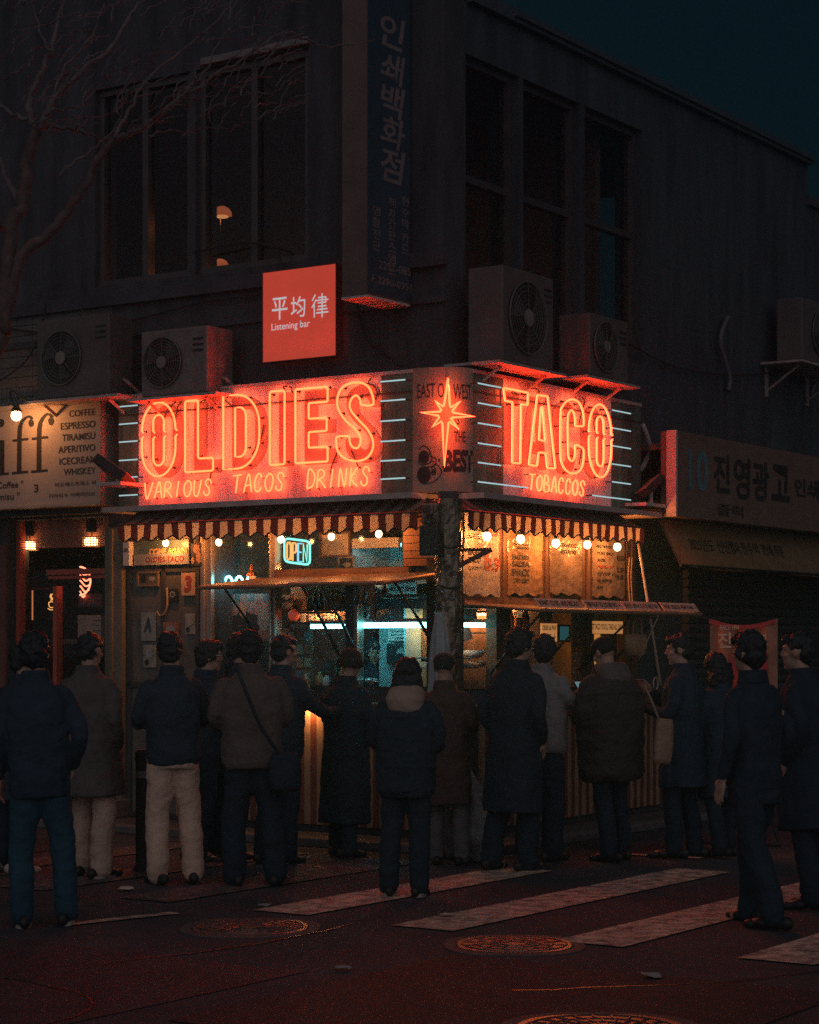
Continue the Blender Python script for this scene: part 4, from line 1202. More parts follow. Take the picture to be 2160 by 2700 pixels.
flat('poster', 'dark small poster with a pale round badge beside the number 3', 'poster', 'L', rect('L', 443, 1553, 467, 1585, .055), .055, DARKP, [('@', .2, .8, .3, .8, GREY), ('@', .3, .7, .42, .68, INK)])
flat('poster', 'pale grey poster with a big letter A low on the closed panel', 'poster', 'L', rect('L', 372, 1614, 409, 1690, .055), .055, mat('poster_grey', (.26, .30, .29), .7, var=.3), [('A', .2, .75, .30, .82, NAVY, 1)])
mb = MB(); mb.tube(smooth_line([(*(lambda p: (p[0], -.06, p[1]))(L(a, b, .06)),) for a, b in ((440, 1550), (441, 1575), (440, 1600), (432, 1620), (420, 1622), (415, 1612))], 5), [.012, .02, .024, .024, .020, .008, .006], 8)
solo('wall_hook', 'tan curved horn shaped hanging on the closed panel', 'decoration', mb, mat('horn_tan', (.44, .30, .18), .6, var=.3), 'L', (Lx(430), -.06, 1.9), smooth=True)
for (a, b, c, d), l2 in (((430, 1640, 470, 1690), 'red brown poster above the heads on the closed panel'), ((488, 1618, 514, 1672), 'narrow pale bill at the right edge of the closed panel'), ((378, 1700, 410, 1760), 'greenish bill under the letter A poster')):
    flat('poster', l2, 'poster', 'L', rect('L', a, b, c, d, .055), .055, mat('bill_%d' % a, (.30, .15, .11) if a == 430 else (.28, .30, .26), .7, var=.5, scale=14), [('@', .2, .8, .4, .8, GREY), ('@', .1, .5, .1, .35, INK)])
# OPEN sign
rc = rect('L', 753, 1418, 820, 1486, -.06); x0, x1, z0, z1 = rc
t = Thing('open_sign', 'neon OPEN sign in a rounded pale green frame hanging askew', 'neon sign', 'L', (x0, .06, z1))
sk = lambda x, z: (x, .045, z - .13 * (x - x0))
rr = roundcorners([(x0, z0 + .02), (x0, z1), (x1, z1), (x1, z0 + .02)], .045)
mb = MB(); mb.tube([sk(*p) for p in rr], .0095, 8, True); t.part('frame_tube', mb, GREEN, smooth=True)
mb = MB(); mb.add([sk(*p) for p in rr] + [(p[0], .075, sk(*p)[2]) for p in rr], [tuple(range(len(rr))), tuple(range(len(rr), 2 * len(rr)))]); t.part('backing', mb, mat('sign_back', (.012, .02, .02), .5))
W, H = x1 - x0, z1 - z0
LT = {'O': [[(.0, .5), (.0, .15), (.3, 0), (.8, .05), (1, .3), (1, .8), (.7, 1), (.2, .97), (.0, .8), (.0, .5)]], 'P': [[(.05, 0), (.05, 1), (.7, 1), (1, .85), (.95, .55), (.6, .45), (.1, .45)]],
      'E': [[(1, 1), (.05, 1), (.05, 0), (1, 0)], [(.05, .52), (.85, .52)]], 'N': [[(0, 0), (.02, 1), (.95, .02), (1, 1)]]}
for i, ch in enumerate('OPEN'):
    mb = MB()
    for st in LT[ch]:
        for dx in ((-.005, .005) if ch != 'N' else (0,)):
            mb.tube([sk(x0 + W * (.10 + i * .215 + .155 * a) + dx, z0 + H * (.17 + .70 * b)) for a, b in st], .0068, 7)
    t.part('neon_letter', mb, (ORANGE, ORANGE, BLUE, GREEN)[i], smooth=True, label='neon letter ' + ch)
mb = MB()
for x in (x0 + .05, x1 - .05): mb.tube([(x, .06, z1 - .01), (x, .06, 2.76)], .003, 4)
t.part('chain', mb, IRON)
# framed board, hood, small picture
flat('framed_board', 'pale framed board glowing orange between the OPEN sign and the hood', 'board', 'L', rect('L', 848, 1408, 920, 1464, -.35), -.35, PAPER, frame=WOOD)
flat('framed_picture', 'small dark picture under the pale framed board', 'picture', 'L', rect('L', 897, 1472, 932, 1498, -.35), -.35, DARKP, [('@', .2, .8, .1, .6, GREY)], frame=mat('frame_grey', (.25, .24, .22), .6))
x0, x1, z0, z1 = rect('L', 938, 1420, 1066, 1506, -.45)
t = Thing('cooker_hood', 'steel cooker hood with a teal lit back above the serving window', 'cooker hood', 'L', (x0, .45, z0))
mb = MB(); mb.box(x0 - .03, x1, .36, .40, z1 - .085, z1); mb.box(x0 - .03, x1, .40, 1.0, z1 - .02, z1); mb.box(x0 - .03, x0, .40, 1.0, z0, z1 - .02); t.part('canopy', mb, mat('hood_steel', (.5, .46, .44), .45, .3))
mb = MB(); mb.box(x0, (x0 + x1) / 2 + .1, .98, 1.0, z0 - .1, z1 - .02); mb.box((x0 + x1) / 2 + .105, x1 + .4, .96, .98, z0 - .1, z1 - .02); t.part('back_panel', mb, TEALP)
# teal scribble neon over the left flap and the heat lamp
t = Thing('neon_loops', 'row of three teal neon loops behind the left flap', 'neon sign', 'L', (Lx(640, 1530, -.15), .15, 2.2))
for cx in (603, 631, 660):
    mb = MB(); mb.tube([(lambda p: (p[0], .15, p[1]))(L(cx + 12 * math.cos(PI * k / 12), 1550 - 30 * math.sin(PI * k / 12), -.15)) for k in range(13)], .010, 8); t.part('neon_loop', mb, TEAL, smooth=True)
p = L(664, 1522, -.08)
t = Thing('heat_lamp', 'small amber heat lamp beside the teal loops', 'lamp', 'L', (p[0], .08, p[1]))
mb = MB(); mb.ell((p[0], .08, p[1]), (.035, .035, .03), 14); t.part('bulb', mb, WARM2, smooth=True)
mb = MB(); mb.lathe((p[0], .08, p[1] + .01), [(.048, 0), (.04, .03), (.02, .05), (.012, .10)], 16); t.part('shade', mb, mat('copper', (.5, .2, .1), .35, .8)); mb = MB(); mb.tube([(p[0], .08, p[1] + .1), (p[0], .08, 2.76)], .004, 5); t.part('cord', mb, DARKP)
# left lower window
flat('mural_poster', 'large poster of a dark haired face with sunglasses in the left window', 'poster', 'L', rect('L', 572, 1566, 714, 1690, -.25), -.25, mat('poster_pink', (.32, .20, .19), .7, var=.4, scale=9), [('@', .22, .82, .12, .62, DARKP), ('@', .34, .72, .02, .34, SKIN1), ('@', .12, .30, .62, .92, GREY), ('@', .42, .56, .5, .78, SKIN1), ('@', .76, .98, .2, .7, GREY), ('@', .05, .18, .3, .5, SKIN1)])
flat('price_board', 'dark board with scrawled pale lettering left of the bottle shelf', 'notice', 'L', rect('L', 736, 1568, 772, 1606, -.3), -.3, mat('paper_warm', (.5, .30, .18), .8), [('BRAVAS', .05, .95, .45, .75, INK, 1)])
zs = L(830, 1609, -.22)[1]; xs0, xs1 = Lx(737, 1609, -.22), Lx(916, 1609, -.22)
t = Thing('bottle_shelf', 'lit bar shelf with a glowing amber front and a row of bottles', 'shelf', 'L', (xs0, .22, zs))
mb = MB(); mb.box(xs0, xs1, .10, .34, zs - .012, zs); mb.box(xs0, xs1, .10, .34, zs - .118, zs - .106); t.part('shelf', mb, WOOD)
mb = MB(); mb.box(xs0 + .14, xs1 - .01, .33, .338, zs - .10, zs - .014); mb.box(xs0 + .02, xs1 - .01, .36, .37, zs - .1, zs + .36); t.part('shelf_back', mb, mat('amber_board', (.72, .40, .20), .6, var=.2))
t2 = Thing('strip_lamp', 'warm strip lamp hidden above the bottle shelf', 'lamp', 'L', (xs0 + .3, .30, zs + .33))
mb = MB(); mb.box(xs0 + .25, xs1 - .15, .27, .30, zs + .34, zs + .36); t2.part('tube', mb, BENV); lamp(t2, (xs0 + .3, .285, zs + .35), 8); lamp(t2, (xs1 - .22, .285, zs + .35), 8); mb = MB(); mb.box(xs0 + .22, xs1 - .1, .25, .31, zs + .365, zs + .39); t2.part('lamp_housing', mb, IRON)
t2 = Thing('strip_lamp', 'warm strip lamp lighting the packets under the bottle shelf', 'lamp', 'L', (xs0 + .3, .15, zs - .02))
mb = MB(); mb.box(xs0 + .2, xs1 - .05, .14, .155, zs - .026, zs - .018); t2.part('tube', mb, BENV); [lamp(t2, (xs0 + (xs1 - xs0) * f, .147, zs - .022), 1.1, (1, .45, .15), .004) for f in (.35, .6, .85)]; mb = MB(); mb.box(xs0 + .18, xs1 - .04, .125, .138, zs - .03, zs - .014); t2.part('lamp_housing', mb, IRON)
BG = mat('bottle_dark', (.02, .03, .02), .12, var=0); BC = mat('bottle_amber', (.45, .25, .10), .12, var=.2)
for k, (px, m_, lab) in enumerate(((817, BG, 'dark'), (832, BG, 'dark'), (847, BG, 'dark'), (862, BC, 'clear amber'), (877, BC, 'clear amber'), (893, BC, 'clear amber'), (907, BG, 'dark'))):
    x = Lx(px, 1600, -.2); h = .165 if m_ is BG else .175
    t = Thing('bottle', {0: 'leftmost dark bottle on the lit bar shelf', 1: 'dark bottle second from the left on the lit bar shelf', 2: 'dark bottle next to the clear ones on the lit bar shelf', 3: 'first clear bottle after the dark ones on the bar shelf', 4: 'middle clear bottle of three on the bar shelf', 5: 'last clear bottle on the bar shelf before the dark one', 6: 'rightmost dark bottle on the bar shelf beside the post'}[k], 'bottle', 'L', (x, .2, zs), 'bottles on the lit bar shelf')
    mb = MB(); mb.lathe((x, .2, zs + .001), [(.024, 0), (.026, .01), (.026, h * .52), (.012, h * .72), (.010, h * .97)], 14); t.part('glass_body', mb, m_, smooth=True)
    mb = MB(); mb.lathe((x, .2, zs + h * .97), [(.012, 0), (.012, .016)], 10); t.part('cap', mb, STEEL)
for k, px in enumerate((800, 822, 842, 862, 878, 895, 909)):
    x = Lx(px, 1624, -.2)
    t = Thing('packet', ('cream packet under the bottle shelf beside the red globe', 'pale packet second along under the bottle shelf', 'pale packet third along under the bottle shelf', 'striped packet with a dark spot at its foot, first of three', 'striped packet with a dark spot at its foot, middle of three', 'striped packet with a dark spot at its foot, last of three', 'tan packet at the right end under the bottle shelf')[k], 'packet', 'L', (x, .2, zs - .105), 'packets under the bottle shelf')
    mb = MB(); mb.box(x - .026, x + .026, .19, .24, zs - .105, zs - .03 - .008 * (k % 3)); t.part('box', mb, PAPER if k < 6 else SKIN1)
    mb = MB()
    if k in (3, 4, 5): mb.disc((x, zs - .088), .014, .1875, .19, 14)
    mb.box(x - .022, x + .022, .1875, .19, zs - .052, zs - .047); t.part('print', mb, INK)
p = L(775, 1622, -.12)
t = Thing('globe_lamp', 'glowing red glass globe at the left end of the bottle shelf', 'lamp', 'L', (p[0], .12, p[1]))
mb = MB(); mb.ell((p[0], .12, p[1]), .052, 18); t.part('globe', mb, mat('globe_red', (.75, .16, .09), .12, var=.15, emit=((1, .12, .05), .22)), smooth=True)
mb = MB(); mb.tube([(p[0] + .045 * math.cos(a), .12, p[1] + .05 + .03 * math.sin(a)) for a in [PI * k / 8 for k in range(9)]], .004, 5); mb.lathe((p[0], .12, p[1] - .062), [(.03, 0), (.025, .015)], 12); t.part('wire_stand', mb, IRON)
x0, x1, z0, z1 = rect('L', 737, 1656, 822, 1800, -.32)
solo('pin_board', 'brown board of pinned prints left of the short teal lamp', 'board', MB().box(x0, x1, .32, .34, z0, z1), mat('cork', (.22, .12, .08), .8, var=.3), 'L', (x0, .32, z0))
cols = [(.40, .28, .18), (.20, .24, .25), (.30, .12, .08), (.45, .38, .28)]
for i in range(4):
    for j in range(4):
        a = x0 + (x1 - x0) * (.04 + i * .24) + random.uniform(0, .008); b = z1 - (z1 - z0) * (.06 + j * .24) - random.uniform(0, .01); hh = (z1 - z0) * random.uniform(.15, .2)
        mb = MB(); mb.box(a, a + (x1 - x0) * .20, .312, .3185, b - hh, b)
        solo('photo_print', 'small photo print pinned on the brown board beside the short teal lamp', 'print', mb, mat('print_%d' % ((i * 3 + j) % 4), cols[(i * 3 + j) % 4], .6, var=.6, scale=18), 'L', (a, .31, b - hh), 'prints pinned on the brown board')
# serving window
flat('notice', 'pale sign reading NO DANCING NO SPITTING above the dark oven', 'notice', 'L', rect('L', 1022, 1516, 1098, 1566, -.45), -.45, mat('sign_pale', (.50, .55, .55), .6, var=.2), [('NO DANCING', .05, .95, .56, .80, INK, 1), ('NO SPITTING', .05, .95, .14, .38, INK, 1)])
x0, x1, z0, z1 = rect('L', 990, 1566, 1134, 1640, -.5)
t = Thing('oven', 'dark boxy oven hanging over the serving window behind the long teal lamp', 'oven', 'L', (x0, .5, z0))
mb = MB(); mb.box(x0, x1 + .2, .5, .95, z0, z1); t.part('oven_body', mb, mat('oven_dark', (.035, .045, .048), .45, .3, var=.3), bevel=.01)
mb = MB(); mb.box(x0 + .05, x1 - .08, .485, .498, z0 + .06, z1 - .05); t.part('oven_door', mb, mat('oven_door', (.02, .025, .028), .3), bevel=.006); mb = MB(); mb.tube([(x0 + .08, .47, z1 - .035), (x1 - .1, .47, z1 - .035)], .008, 6); t.part('handle', mb, STEEL)
flat('notice', 'white paper with three lines LOS JOVENES in the serving window', 'notice', 'L', rect('L', 1023, 1660, 1089, 1689, -.40), -.40, mat('paper_white', (.62, .60, .55), .8, var=.1), [('LOS JOVENES DESPERTAMOS', .05, .96, .70, .90), ('ANTE TU VIL Y CRUEL', .12, .92, .42, .60), ('ASESINATO', .28, .74, .12, .30)])
flat('poster', 'black poster with a small pale flower emblem under the white paper', 'poster', 'L', rect('L', 1020, 1698, 1094, 1752, -.42), -.42, mat('poster_black', (.015, .03, .034), .6), [('@', .40, .60, .55, .80, GREY), ('@', .36, .46, .50, .66, GREY), ('@', .54, .64, .50, .66, GREY)])
x0, x1, z0, z1 = rect('L', 1000, 1655, 1110, 1800, -.48)
solo('inner_door', 'teal lit inner door behind the white paper', 'door', MB().box(x0, x1, .48, .50, z0 - .2, z1), TEALP, 'L', (x0, .48, z0))
mb = MB(); x0, x1, z0, z1 = rect('L', 1110, 1656, 1136, 1745, -.30)
nn = 16; mb.add([(x0 + (x1 - x0) * i / nn, .30 + .012 * math.sin(i * 2.1), z) for z in (z0, z1) for i in range(nn + 1)], [(i, i + 1, nn + 2 + i, nn + 1 + i) for i in range(nn)])
solo('curtain', 'narrow amber curtain at the right of the serving window', 'curtain', mb, film('curtain_amber', (.62, .34, .14), .3, .8), 'L', (x0, .30, z0))
t = Thing('strip_lamp', 'warm lamp behind the amber curtain', 'lamp', 'L', (x0 + .05, .4, z1)); mb = MB(); mb.ell((x0 + .06, .40, z1 + .02), .03, 10); t.part('bulb', mb, BENV); lamp(t, (x0 + .06, .40, z1 + .02), 4); mb = MB(); mb.box(x0, x0 + .12, .38, .42, z1 + .055, z1 + .08); t.part('lamp_housing', mb, IRON)
p = L(962, 1797, -.0)
mb = MB(); mb.ell((p[0], .10, 1.325), (.07, .05, .035), 10)
mb.v = [(v[0], v[1], v[2] + .012 * noise.noise((v[0] * 60, v[1] * 60, v[2] * 60))) for v in mb.v]
solo('foil_parcel', 'crumpled foil parcel on the sill by the teal post', 'food', mb, STEEL, 'L', (p[0], .1, 1.29))
x = Lx(807, 1790, .2)
t = Thing('sauce_bottle', 'orange sauce bottle standing on the counter', 'bottle', 'L', (x, -.2, 1.157)); mb = MB(); mb.lathe((x, -.2, 1.157), [(.03, 0), (.033, .02), (.033, .13), (.015, .17), (.012, .19)], 14); t.part('glass_body', mb, BC, smooth=True); mb = MB(); mb.lathe((x, -.2, 1.347), [(.014, 0), (.006, .045)], 10); t.part('nozzle', mb, WHITEP)
t = Thing('strip_lamp', 'warm strip lamp under the edge of the left counter top', 'lamp', 'L', (Lx(800, 1870, .37), -.37, 1.10)); mb = MB(); mb.box(Lx(775, 1870, .37), Lx(840, 1870, .37), -.38, -.36, 1.092, 1.102); t.part('tube', mb, BENV); lamp(t, (Lx(808, 1870, .37), -.37, 1.097), 5, size=.004)
mb = MB(); mb.box(Lx(770, 1870, .37), Lx(845, 1870, .37), -.384, -.35, 1.103, 1.109); t.part('lamp_housing', mb, IRON)
mb = MB(); mb.box(xl0, xl1, .03, .28, 1.25, 1.28); B.part('sill', mb, STEEL)
mb = MB(); mb.box(s0, s1, .03, .28, 1.22, 1.25); B.part('sill', r2l(mb), STEEL)
# dark partition so the windows look into a shallow cluttered room
mb = MB(); mb.box(xl0, Lx(985, 1600, -1.1), 1.1, 1.13, .1, 2.78); B.part('partition', mb, mat('partition', (.16, .13, .12), .8, var=.5, scale=5))

# right windows
mb = MB(); x0, x1 = s0, Rx(1300); mb.box(x0, x1, .55, .57, 1.25, 1.95); B.part('back_panel', r2l(mb), TEALP)
flat('drawing', 'pinned sketch behind the white bowls under the right flap', 'drawing', 'R', rect('R', 1228, 1656, 1278, 1700, -.5), -.5, mat('paper_pale', (.5, .55, .52), .8), [('@', .2, .5, .3, .8, NAVY), ('@', .55, .8, .1, .4, SKIN1)])
for py, lab in ((1733, 'upper steel rack shelf with white bowls'), (1758, 'lower steel rack shelf with white trays')):
    z = Rr(1255, py, -.25)[1]; mb = MB(); mb.box(s0 - .02, Rx(1296) - .02, .12, .45, z - .012, z); solo('rack_shelf', lab, 'shelf', mb, STEEL, 'R', (s0, .12, z))
for k, (px, py, r, lab) in enumerate(((1250, 1733, .11, 'wide white bowl on the upper rack shelf'), (1262, 1758, .085, 'white shallow dish on the lower rack shelf'), (1232, 1758, .05, 'small white cup at the left of the lower rack shelf'))):
    x, z = Rr(px, py, -.22); mb = MB(); mb.lathe((x, .22, z), [(r * .55, 0), (r, r * .55), (r * .96, r * .55), (r * .5, .012)], 22); solo('bowl', lab, 'bowl', mb, WHITEP, 'R', (x, .22, z), smooth=True)
mb = MB(); x0, z0 = Rr(1222, 1690, -.3); mb.add([(x0 - .05, .32, z0 - .02), (x0 + .16, .30, z0 + .02), (x0 + .08, .3, z0 + .14), (x0 - .06, .34, z0 + .18)], [(0, 1, 2, 3)]); solo('tray_cover', 'red tilted tray cover left of the white bowl', 'tray', mb, mat('tray_red', (.4, .10, .07), .5), 'R', (x0, .3, z0))
z = Rr(1370, 1668, -.2)[1]; mb = MB(); mb.box(Rx(1330), Rx(1412), .10, .34, z - .012, z); solo('rack_shelf', 'shelf under the row of drink dispensers', 'shelf', mb, WOOD, 'R', (Rx(1330), .1, z))
for k, px in enumerate((1341, 1361, 1381, 1402)):
    x = Rx(px, 1650, -.2)
    t = Thing('drink_dispenser', ('leftmost of four glass drink dispensers', 'second glass drink dispenser from the left, under the cup sign', 'third glass drink dispenser from the left', 'rightmost of four glass drink dispensers beside the post')[k], 'dispenser', 'R', (x, .2, z), 'drink dispensers on the right shelf')
    mb = MB(); mb.lathe((x, .2, z + .002), [(.045, 0), (.05, .02), (.05, .14), (.03, .18)], 16); t.part('glass_body', mb, mat('juice_amber', (.55, .26, .12), .15, var=.3, scale=20), smooth=True)
    mb = MB(); mb.box(x - .025, x + .025, .175, .225, z + .182, z + .23); t.part('lid', mb, PAPER)
t = Thing('strip_lamp', 'warm strip lamp above the drink dispensers', 'lamp', 'R', (Rx(1340), .3, 1.9)); mb = MB(); mb.box(Rx(1340), Rx(1405), .30, .33, 1.90, 1.915); t.part('tube', mb, BENV); lamp(t, (Rx(1355), .31, 1.907), 3, size=.004); lamp(t, (Rx(1392), .31, 1.907), 3, size=.004); mb = MB(); mb.box(Rx(1338), Rx(1407), .29, .34, 1.92, 1.94); t.part('lamp_housing', mb, IRON)
mb = MB(); mb.box(Rx(1325), Rx(1415), .42, .44, 1.25, 1.95); B.part('back_panel', r2l(mb), mat('back_tan', (.40, .22, .13), .7, var=.3))
p = Rr(1369, 1613, -.02)
t = Thing('cup_sign', 'small cream sign shaped like a cup reading hut', 'sign', 'R', (p[0], .02, p[1])); mb = MB(); mb.prism([(p[0] - .03, p[1] + .045), (p[0] + .03, p[1] + .045), (p[0] + .018, p[1]), (p[0] + .036, p[1] - .01), (p[0] + .036, p[1] - .05), (p[0] - .036, p[1] - .05), (p[0] - .036, p[1] - .01), (p[0] - .018, p[1])], .014, .022); t.part('plate', mb, mat('cup_cream', (.75, .55, .35), .6, emit=((1, .5, .2), .25))); mb = MB(); mb.text('hut', (p[0] - .026, p[0] + .026, p[1] - .043, p[1] - .015), .0125, .03); t.part('lettering', mb, INK)
PSG = mat('sign_backlit', (.75, .52, .30), .7, var=.12, emit=((1, .42, .13), .45))
flat('notice', 'glowing cream sign reading ORDER and PAY HERE with a down arrow', 'notice', 'R', rect('R', 1427, 1644, 1468, 1692, .07), .075, PSG, [('ORDER', .05, .44, .62, .90), ('& PAY', .48, .95, .62, .90), ('HERE', .06, .62, .14, .42), ('↓', .72, .90, .12, .46)])
flat('notice', 'glowing cream strip reading BEST TACO YOULL TAKE ALL DAY', 'notice', 'R', rect('R', 1548, 1638, 1640, 1671, .04), .05, PSG, [("BEST TACO YOU'LL TAKE ALL DAY", .04, .98, .32, .80)])
mb = MB(); x0, x1 = Rx(1445), Rx(1521); mb.box(x0, x1, .45, .47, 1.25, 1.95); B.part('back_panel', r2l(mb), mat('back_teal', (.08, .14, .15), .6, var=.4))
flat('screen', 'teal ordering screen under the right flap', 'screen', 'R', rect('R', 1474, 1652, 1500, 1688, -.1), -.1, mat('screen_teal', (.02, .06, .07), .2, emit=((.1, .45, .5), .14)), frame=DARKP)
mb = MB(); x0, x1 = Rx(1555), Rx(1641); mb.box(x0, x1, .40, .42, 1.25, 1.95); B.part('back_panel', r2l(mb), mat('back_amber', (.55, .33, .14), .7, var=.3))
t = Thing('paper_lamp', 'glowing crumpled paper bag lamp behind the rightmost window', 'lamp', 'R', (Rx(1570), .2, 1.3)); mb = MB(); x0, x1, z0, z1 = rect('R', 1556, 1672, 1590, 1752, -.15)
mb.loft([((x0 + x1) / 2 + .02 * math.sin(j), .2, z0 + (z1 - z0) * j / 8, (x1 - x0) / 2 * (1 - .12 * abs(math.sin(j * 1.9))), .05 + .01 * math.cos(j * 2)) for j in range(9)], 14); t.part('paper_bag', mb, mat('bag_paper', (.8, .5, .2), .8, var=.35, scale=9, emit=((1, .42, .10), .42)), smooth=True)
mb = MB(); mb.tube([((x0 + x1) / 2, .2, z1), ((x0 + x1) / 2, .2, 1.94)], .005, 5); t.part('cord', mb, DARKP)
p = Rr(1535, 1782, .15)
t = Thing('tablet', 'small lit tablet standing on the right counter', 'tablet', 'R', (p[0], -.15, 1.137)); mb = MB(); R_ = Matrix.Rotation(math.radians(-35), 3, 'X'); mb.rbox((p[0], -.15, 1.25), (.2, .012, .14), R_); t.part('case', mb, DARKP); mb = MB(); mb.rbox(Vector((p[0], -.15, 1.25)) + R_ @ Vector((0, -.008, 0)), (.18, .002, .12), R_); t.part('screen', mb, glow('tablet_glow', (.35, .6, .7), .35)); mb = MB(); mb.tube([(p[0], -.13, 1.138), (p[0], -.14, 1.24)], .012, 6); t.part('stand', mb, IRON)

# ------------------------------------------------------------------ air conditioners
def ac_unit(fr, rc, out, depth, fx, fr_, label, shelf=True, casing=None):
    x0, x1, z0, z1 = rc
    t = Thing('air_conditioner', label, 'air conditioner', fr, (x0, -out, z0), 'air conditioner units on the building')
    cx = x0 + (x1 - x0) * fx; cz = (z0 + z1) / 2; r = fr_
    mb = MB(); mb.box(x0, x1, -out, -out + depth, z0, z1); body = t.part('casing', mb, casing or ACW, bevel=.015)
    mb = MB(); mb.disc((cx, cz), r, -out - .004, -out - .001, 40); t.part('fan_recess', mb, ACD)
    mb = MB()
    for k in range(3):
        a = k * 2 * PI / 3 + .4
        mb.add([(cx + rr * r * math.cos(a + da), -out - .012 - .006 * j, cz + rr * r * math.sin(a + da)) for j, (rr, da) in enumerate(((.2, -.2), (.88, -.1), (.9, .75), (.25, .5)))], [(0, 1, 2, 3)])
    t.part('fan_blades', mb, mat('fan_grey', (.05, .05, .05), .5))
    mb = MB()
    for k in range(1, 9):
        rr = r * k / 8; n = 36
        mb.tube([(cx + rr * math.cos(2 * PI * i / n), -out - .022, cz + rr * math.sin(2 * PI * i / n)) for i in range(n)], .0028 if k < 8 else .008, 5, True)
    for k in range(8):
        a = k * PI / 4; mb.tube([(cx + .15 * r * math.cos(a), -out - .024, cz + .15 * r * math.sin(a)), (cx + r * math.cos(a), -out - .016, cz + r * math.sin(a))], .0035, 5)
    t.part('fan_grille', mb, mat('grille', (.13, .13, .125), .5))
    mb = MB(); mb.disc((cx, cz), r * .24, -out - .032, -out - .02, 22); t.part('fan_badge', mb, mat('fan_badge', (.24, .20, .18), .5))
    if fx != .5:
        mb = MB(); e = x1 if fx < .5 else x0; s = -1 if fx < .5 else 1
        for k in range(3): mb.box(e + s * .04, e + s * .16, -out - .005, -out - .001, z1 - .12 - .05 * k, z1 - .10 - .05 * k)
        t.part('side_vents', mb, ACD)
    if shelf:
        mb = MB(); mb.box(x0 - .12, x1 + .14, -out - .05, -.02, z0 - .035, z0 - .012)
        for x in (x0 + .05, x1 - .05): mb.tube([(x, -.02, z0 - .3), (x, -out + .05, z0 - .04)], .016, 6); mb.box(x - .015, x + .015, -.03, -.002, z0 - .36, z0 - .04)
        t.part('shelf_bracket', mb, mat('bracket_metal', (.5, .42, .38), .5, .3, var=.3))
    mb = MB(); mb.tube(smooth_line([(x1 - .02, -out + depth * .6, z0 + .15), (x1 + .07, -out + depth * .6, z0 + .1), (x1 + .09, -.05, z0 - .1), (x1 + .05, -.03, z0 - .25)], 4), .016, 6); t.part('pipe', mb, mat('pipe_lagging', (.35, .30, .27), .8))
    return t


ac_unit('L', rect('L', 96, 836, 288, 1046, .55), .55, .32, .36, .245, 'large air conditioner above the cafe sign beside the tiled wall')
ac_unit('L', rect('L', 372, 866, 546, 1040, .50), .50, .36, .34, .22, 'air conditioner standing on top of the OLDIES board', casing=mat('ac_casing_tan', (.20, .16, .145), .6, var=.3))
ac_unit('R', rect('R', 1326, 716, 1460, 964, .52), .52, .34, .46, .30, 'big air conditioner on a bracket above the TACO board')
ac_unit('R', rect('R', 1556, 836, 1657, 1000, .50), .50, .32, .38, .22, 'smaller air conditioner right of the big one above the TACO board')
ac_unit('R', rect('R', 2116, 802, 2230, 964, .45), .45, .30, .4, .24, 'air conditioner at the right edge high on the dark wall')

# ------------------------------------------------------------------ corner pole and what hangs on it
FOIL = mat('foil_wrap', (.20, .16, .12), .25, .7, var=.5, scale=14, bump=.9, bscale=24, stretch=(1, 1, .35))
pc = at(1183, 1697, 16.35); pp = INV['L'] @ Vector((pc.x, pc.y, 0)); px_, py_ = pp.x, pp.y
t = Thing('utility_pole', 'utility pole wrapped in crumpled shiny foil at the kiosk corner', 'pole', 'L', (px_, py_, 0))
mb = MB(); mb.tube([(px_, py_, 0), (px_, py_, 2.86)], .085, 20); t.part('pole', mb, mat('concrete_pole', (.08, .075, .075), .8, var=.3, bump=.2))
mb = MB(); rings = []
n = 24; m_ = 60
vs = []
for j in range(m_ + 1):
    z = .35 + (2.80 - .35) * j / m_
    for k in range(n):
        a = 2 * PI * k / n; r = .102 + .022 * abs(noise.noise((math.cos(a) * 2.2, math.sin(a) * 2.2, z * 4))) + .009 * noise.noise((math.cos(a) * 6, math.sin(a) * 6, z * 13))
        vs.append((px_ + r * math.cos(a), py_ + r * math.sin(a), z))
mb.add(vs, [(j * n + k, j * n + (k + 1) % n, (j + 1) * n + (k + 1) % n, (j + 1) * n + k) for j in range(m_) for k in range(n)]); t.part('foil_wrap', mb, FOIL)
mb = MB()
for z in (.9, 1.55, 2.1, 2.42): mb.tube([(px_ + .112 * math.cos(2 * PI * k / 20), py_ + .112 * math.sin(2 * PI * k / 20), z + .012 * math.sin(k)) for k in range(20)], .010, 5, True)
t.part('strap', mb, DARKP)
a = INV['L'] @ at(1150, 1451, 16.3); b = INV['L'] @ at(1296, 1449, 16.3); c = INV['L'] @ at(1200, 1497, 16.3)
mb = MB(); mb.tube([a, b], .014, 6); mb.tube([c, b], .02, 6); t.part('arm', mb, mat('arm_brown', (.2, .08, .06), .6))
c0 = INV['L'] @ at(1133, 1426, 16.25)
t = Thing('speaker', 'black box loudspeaker hung left of the foil wrapped pole', 'speaker', 'L', (c0.x, c0.y, c0.z - .12))
R_ = Matrix.Rotation(math.radians(28), 3, 'Z')
mb = MB(); mb.rbox(c0, (.155, .13, .235), R_); t.part('cabinet', mb, DARKP, bevel=.008)
mb = MB(); mb.rbox(c0 + R_ @ Vector((0, -.068, 0)), (.135, .006, .215), R_); t.part('grille', mb, ACD)
mb = MB(); mb.tube([c0 + R_ @ Vector((0, .06, .06)), (px_ - .05, py_, c0.z + .06)], .014, 6); t.part('bracket', mb, IRON)
c1 = INV['L'] @ at(1134, 1357, 16.3)
t = Thing('junction_box', 'beige electric box with loose pipes and wires above the black speaker', 'electric box', 'L', (c1.x, c1.y, c1.z - .09))
mb = MB(); mb.rbox(c1 + Vector((0, .03, 0)), (.155, .06, .18), R_); t.part('box', mb, mat('box_beige', (.38, .26, .18), .6, var=.25), bevel=.006)
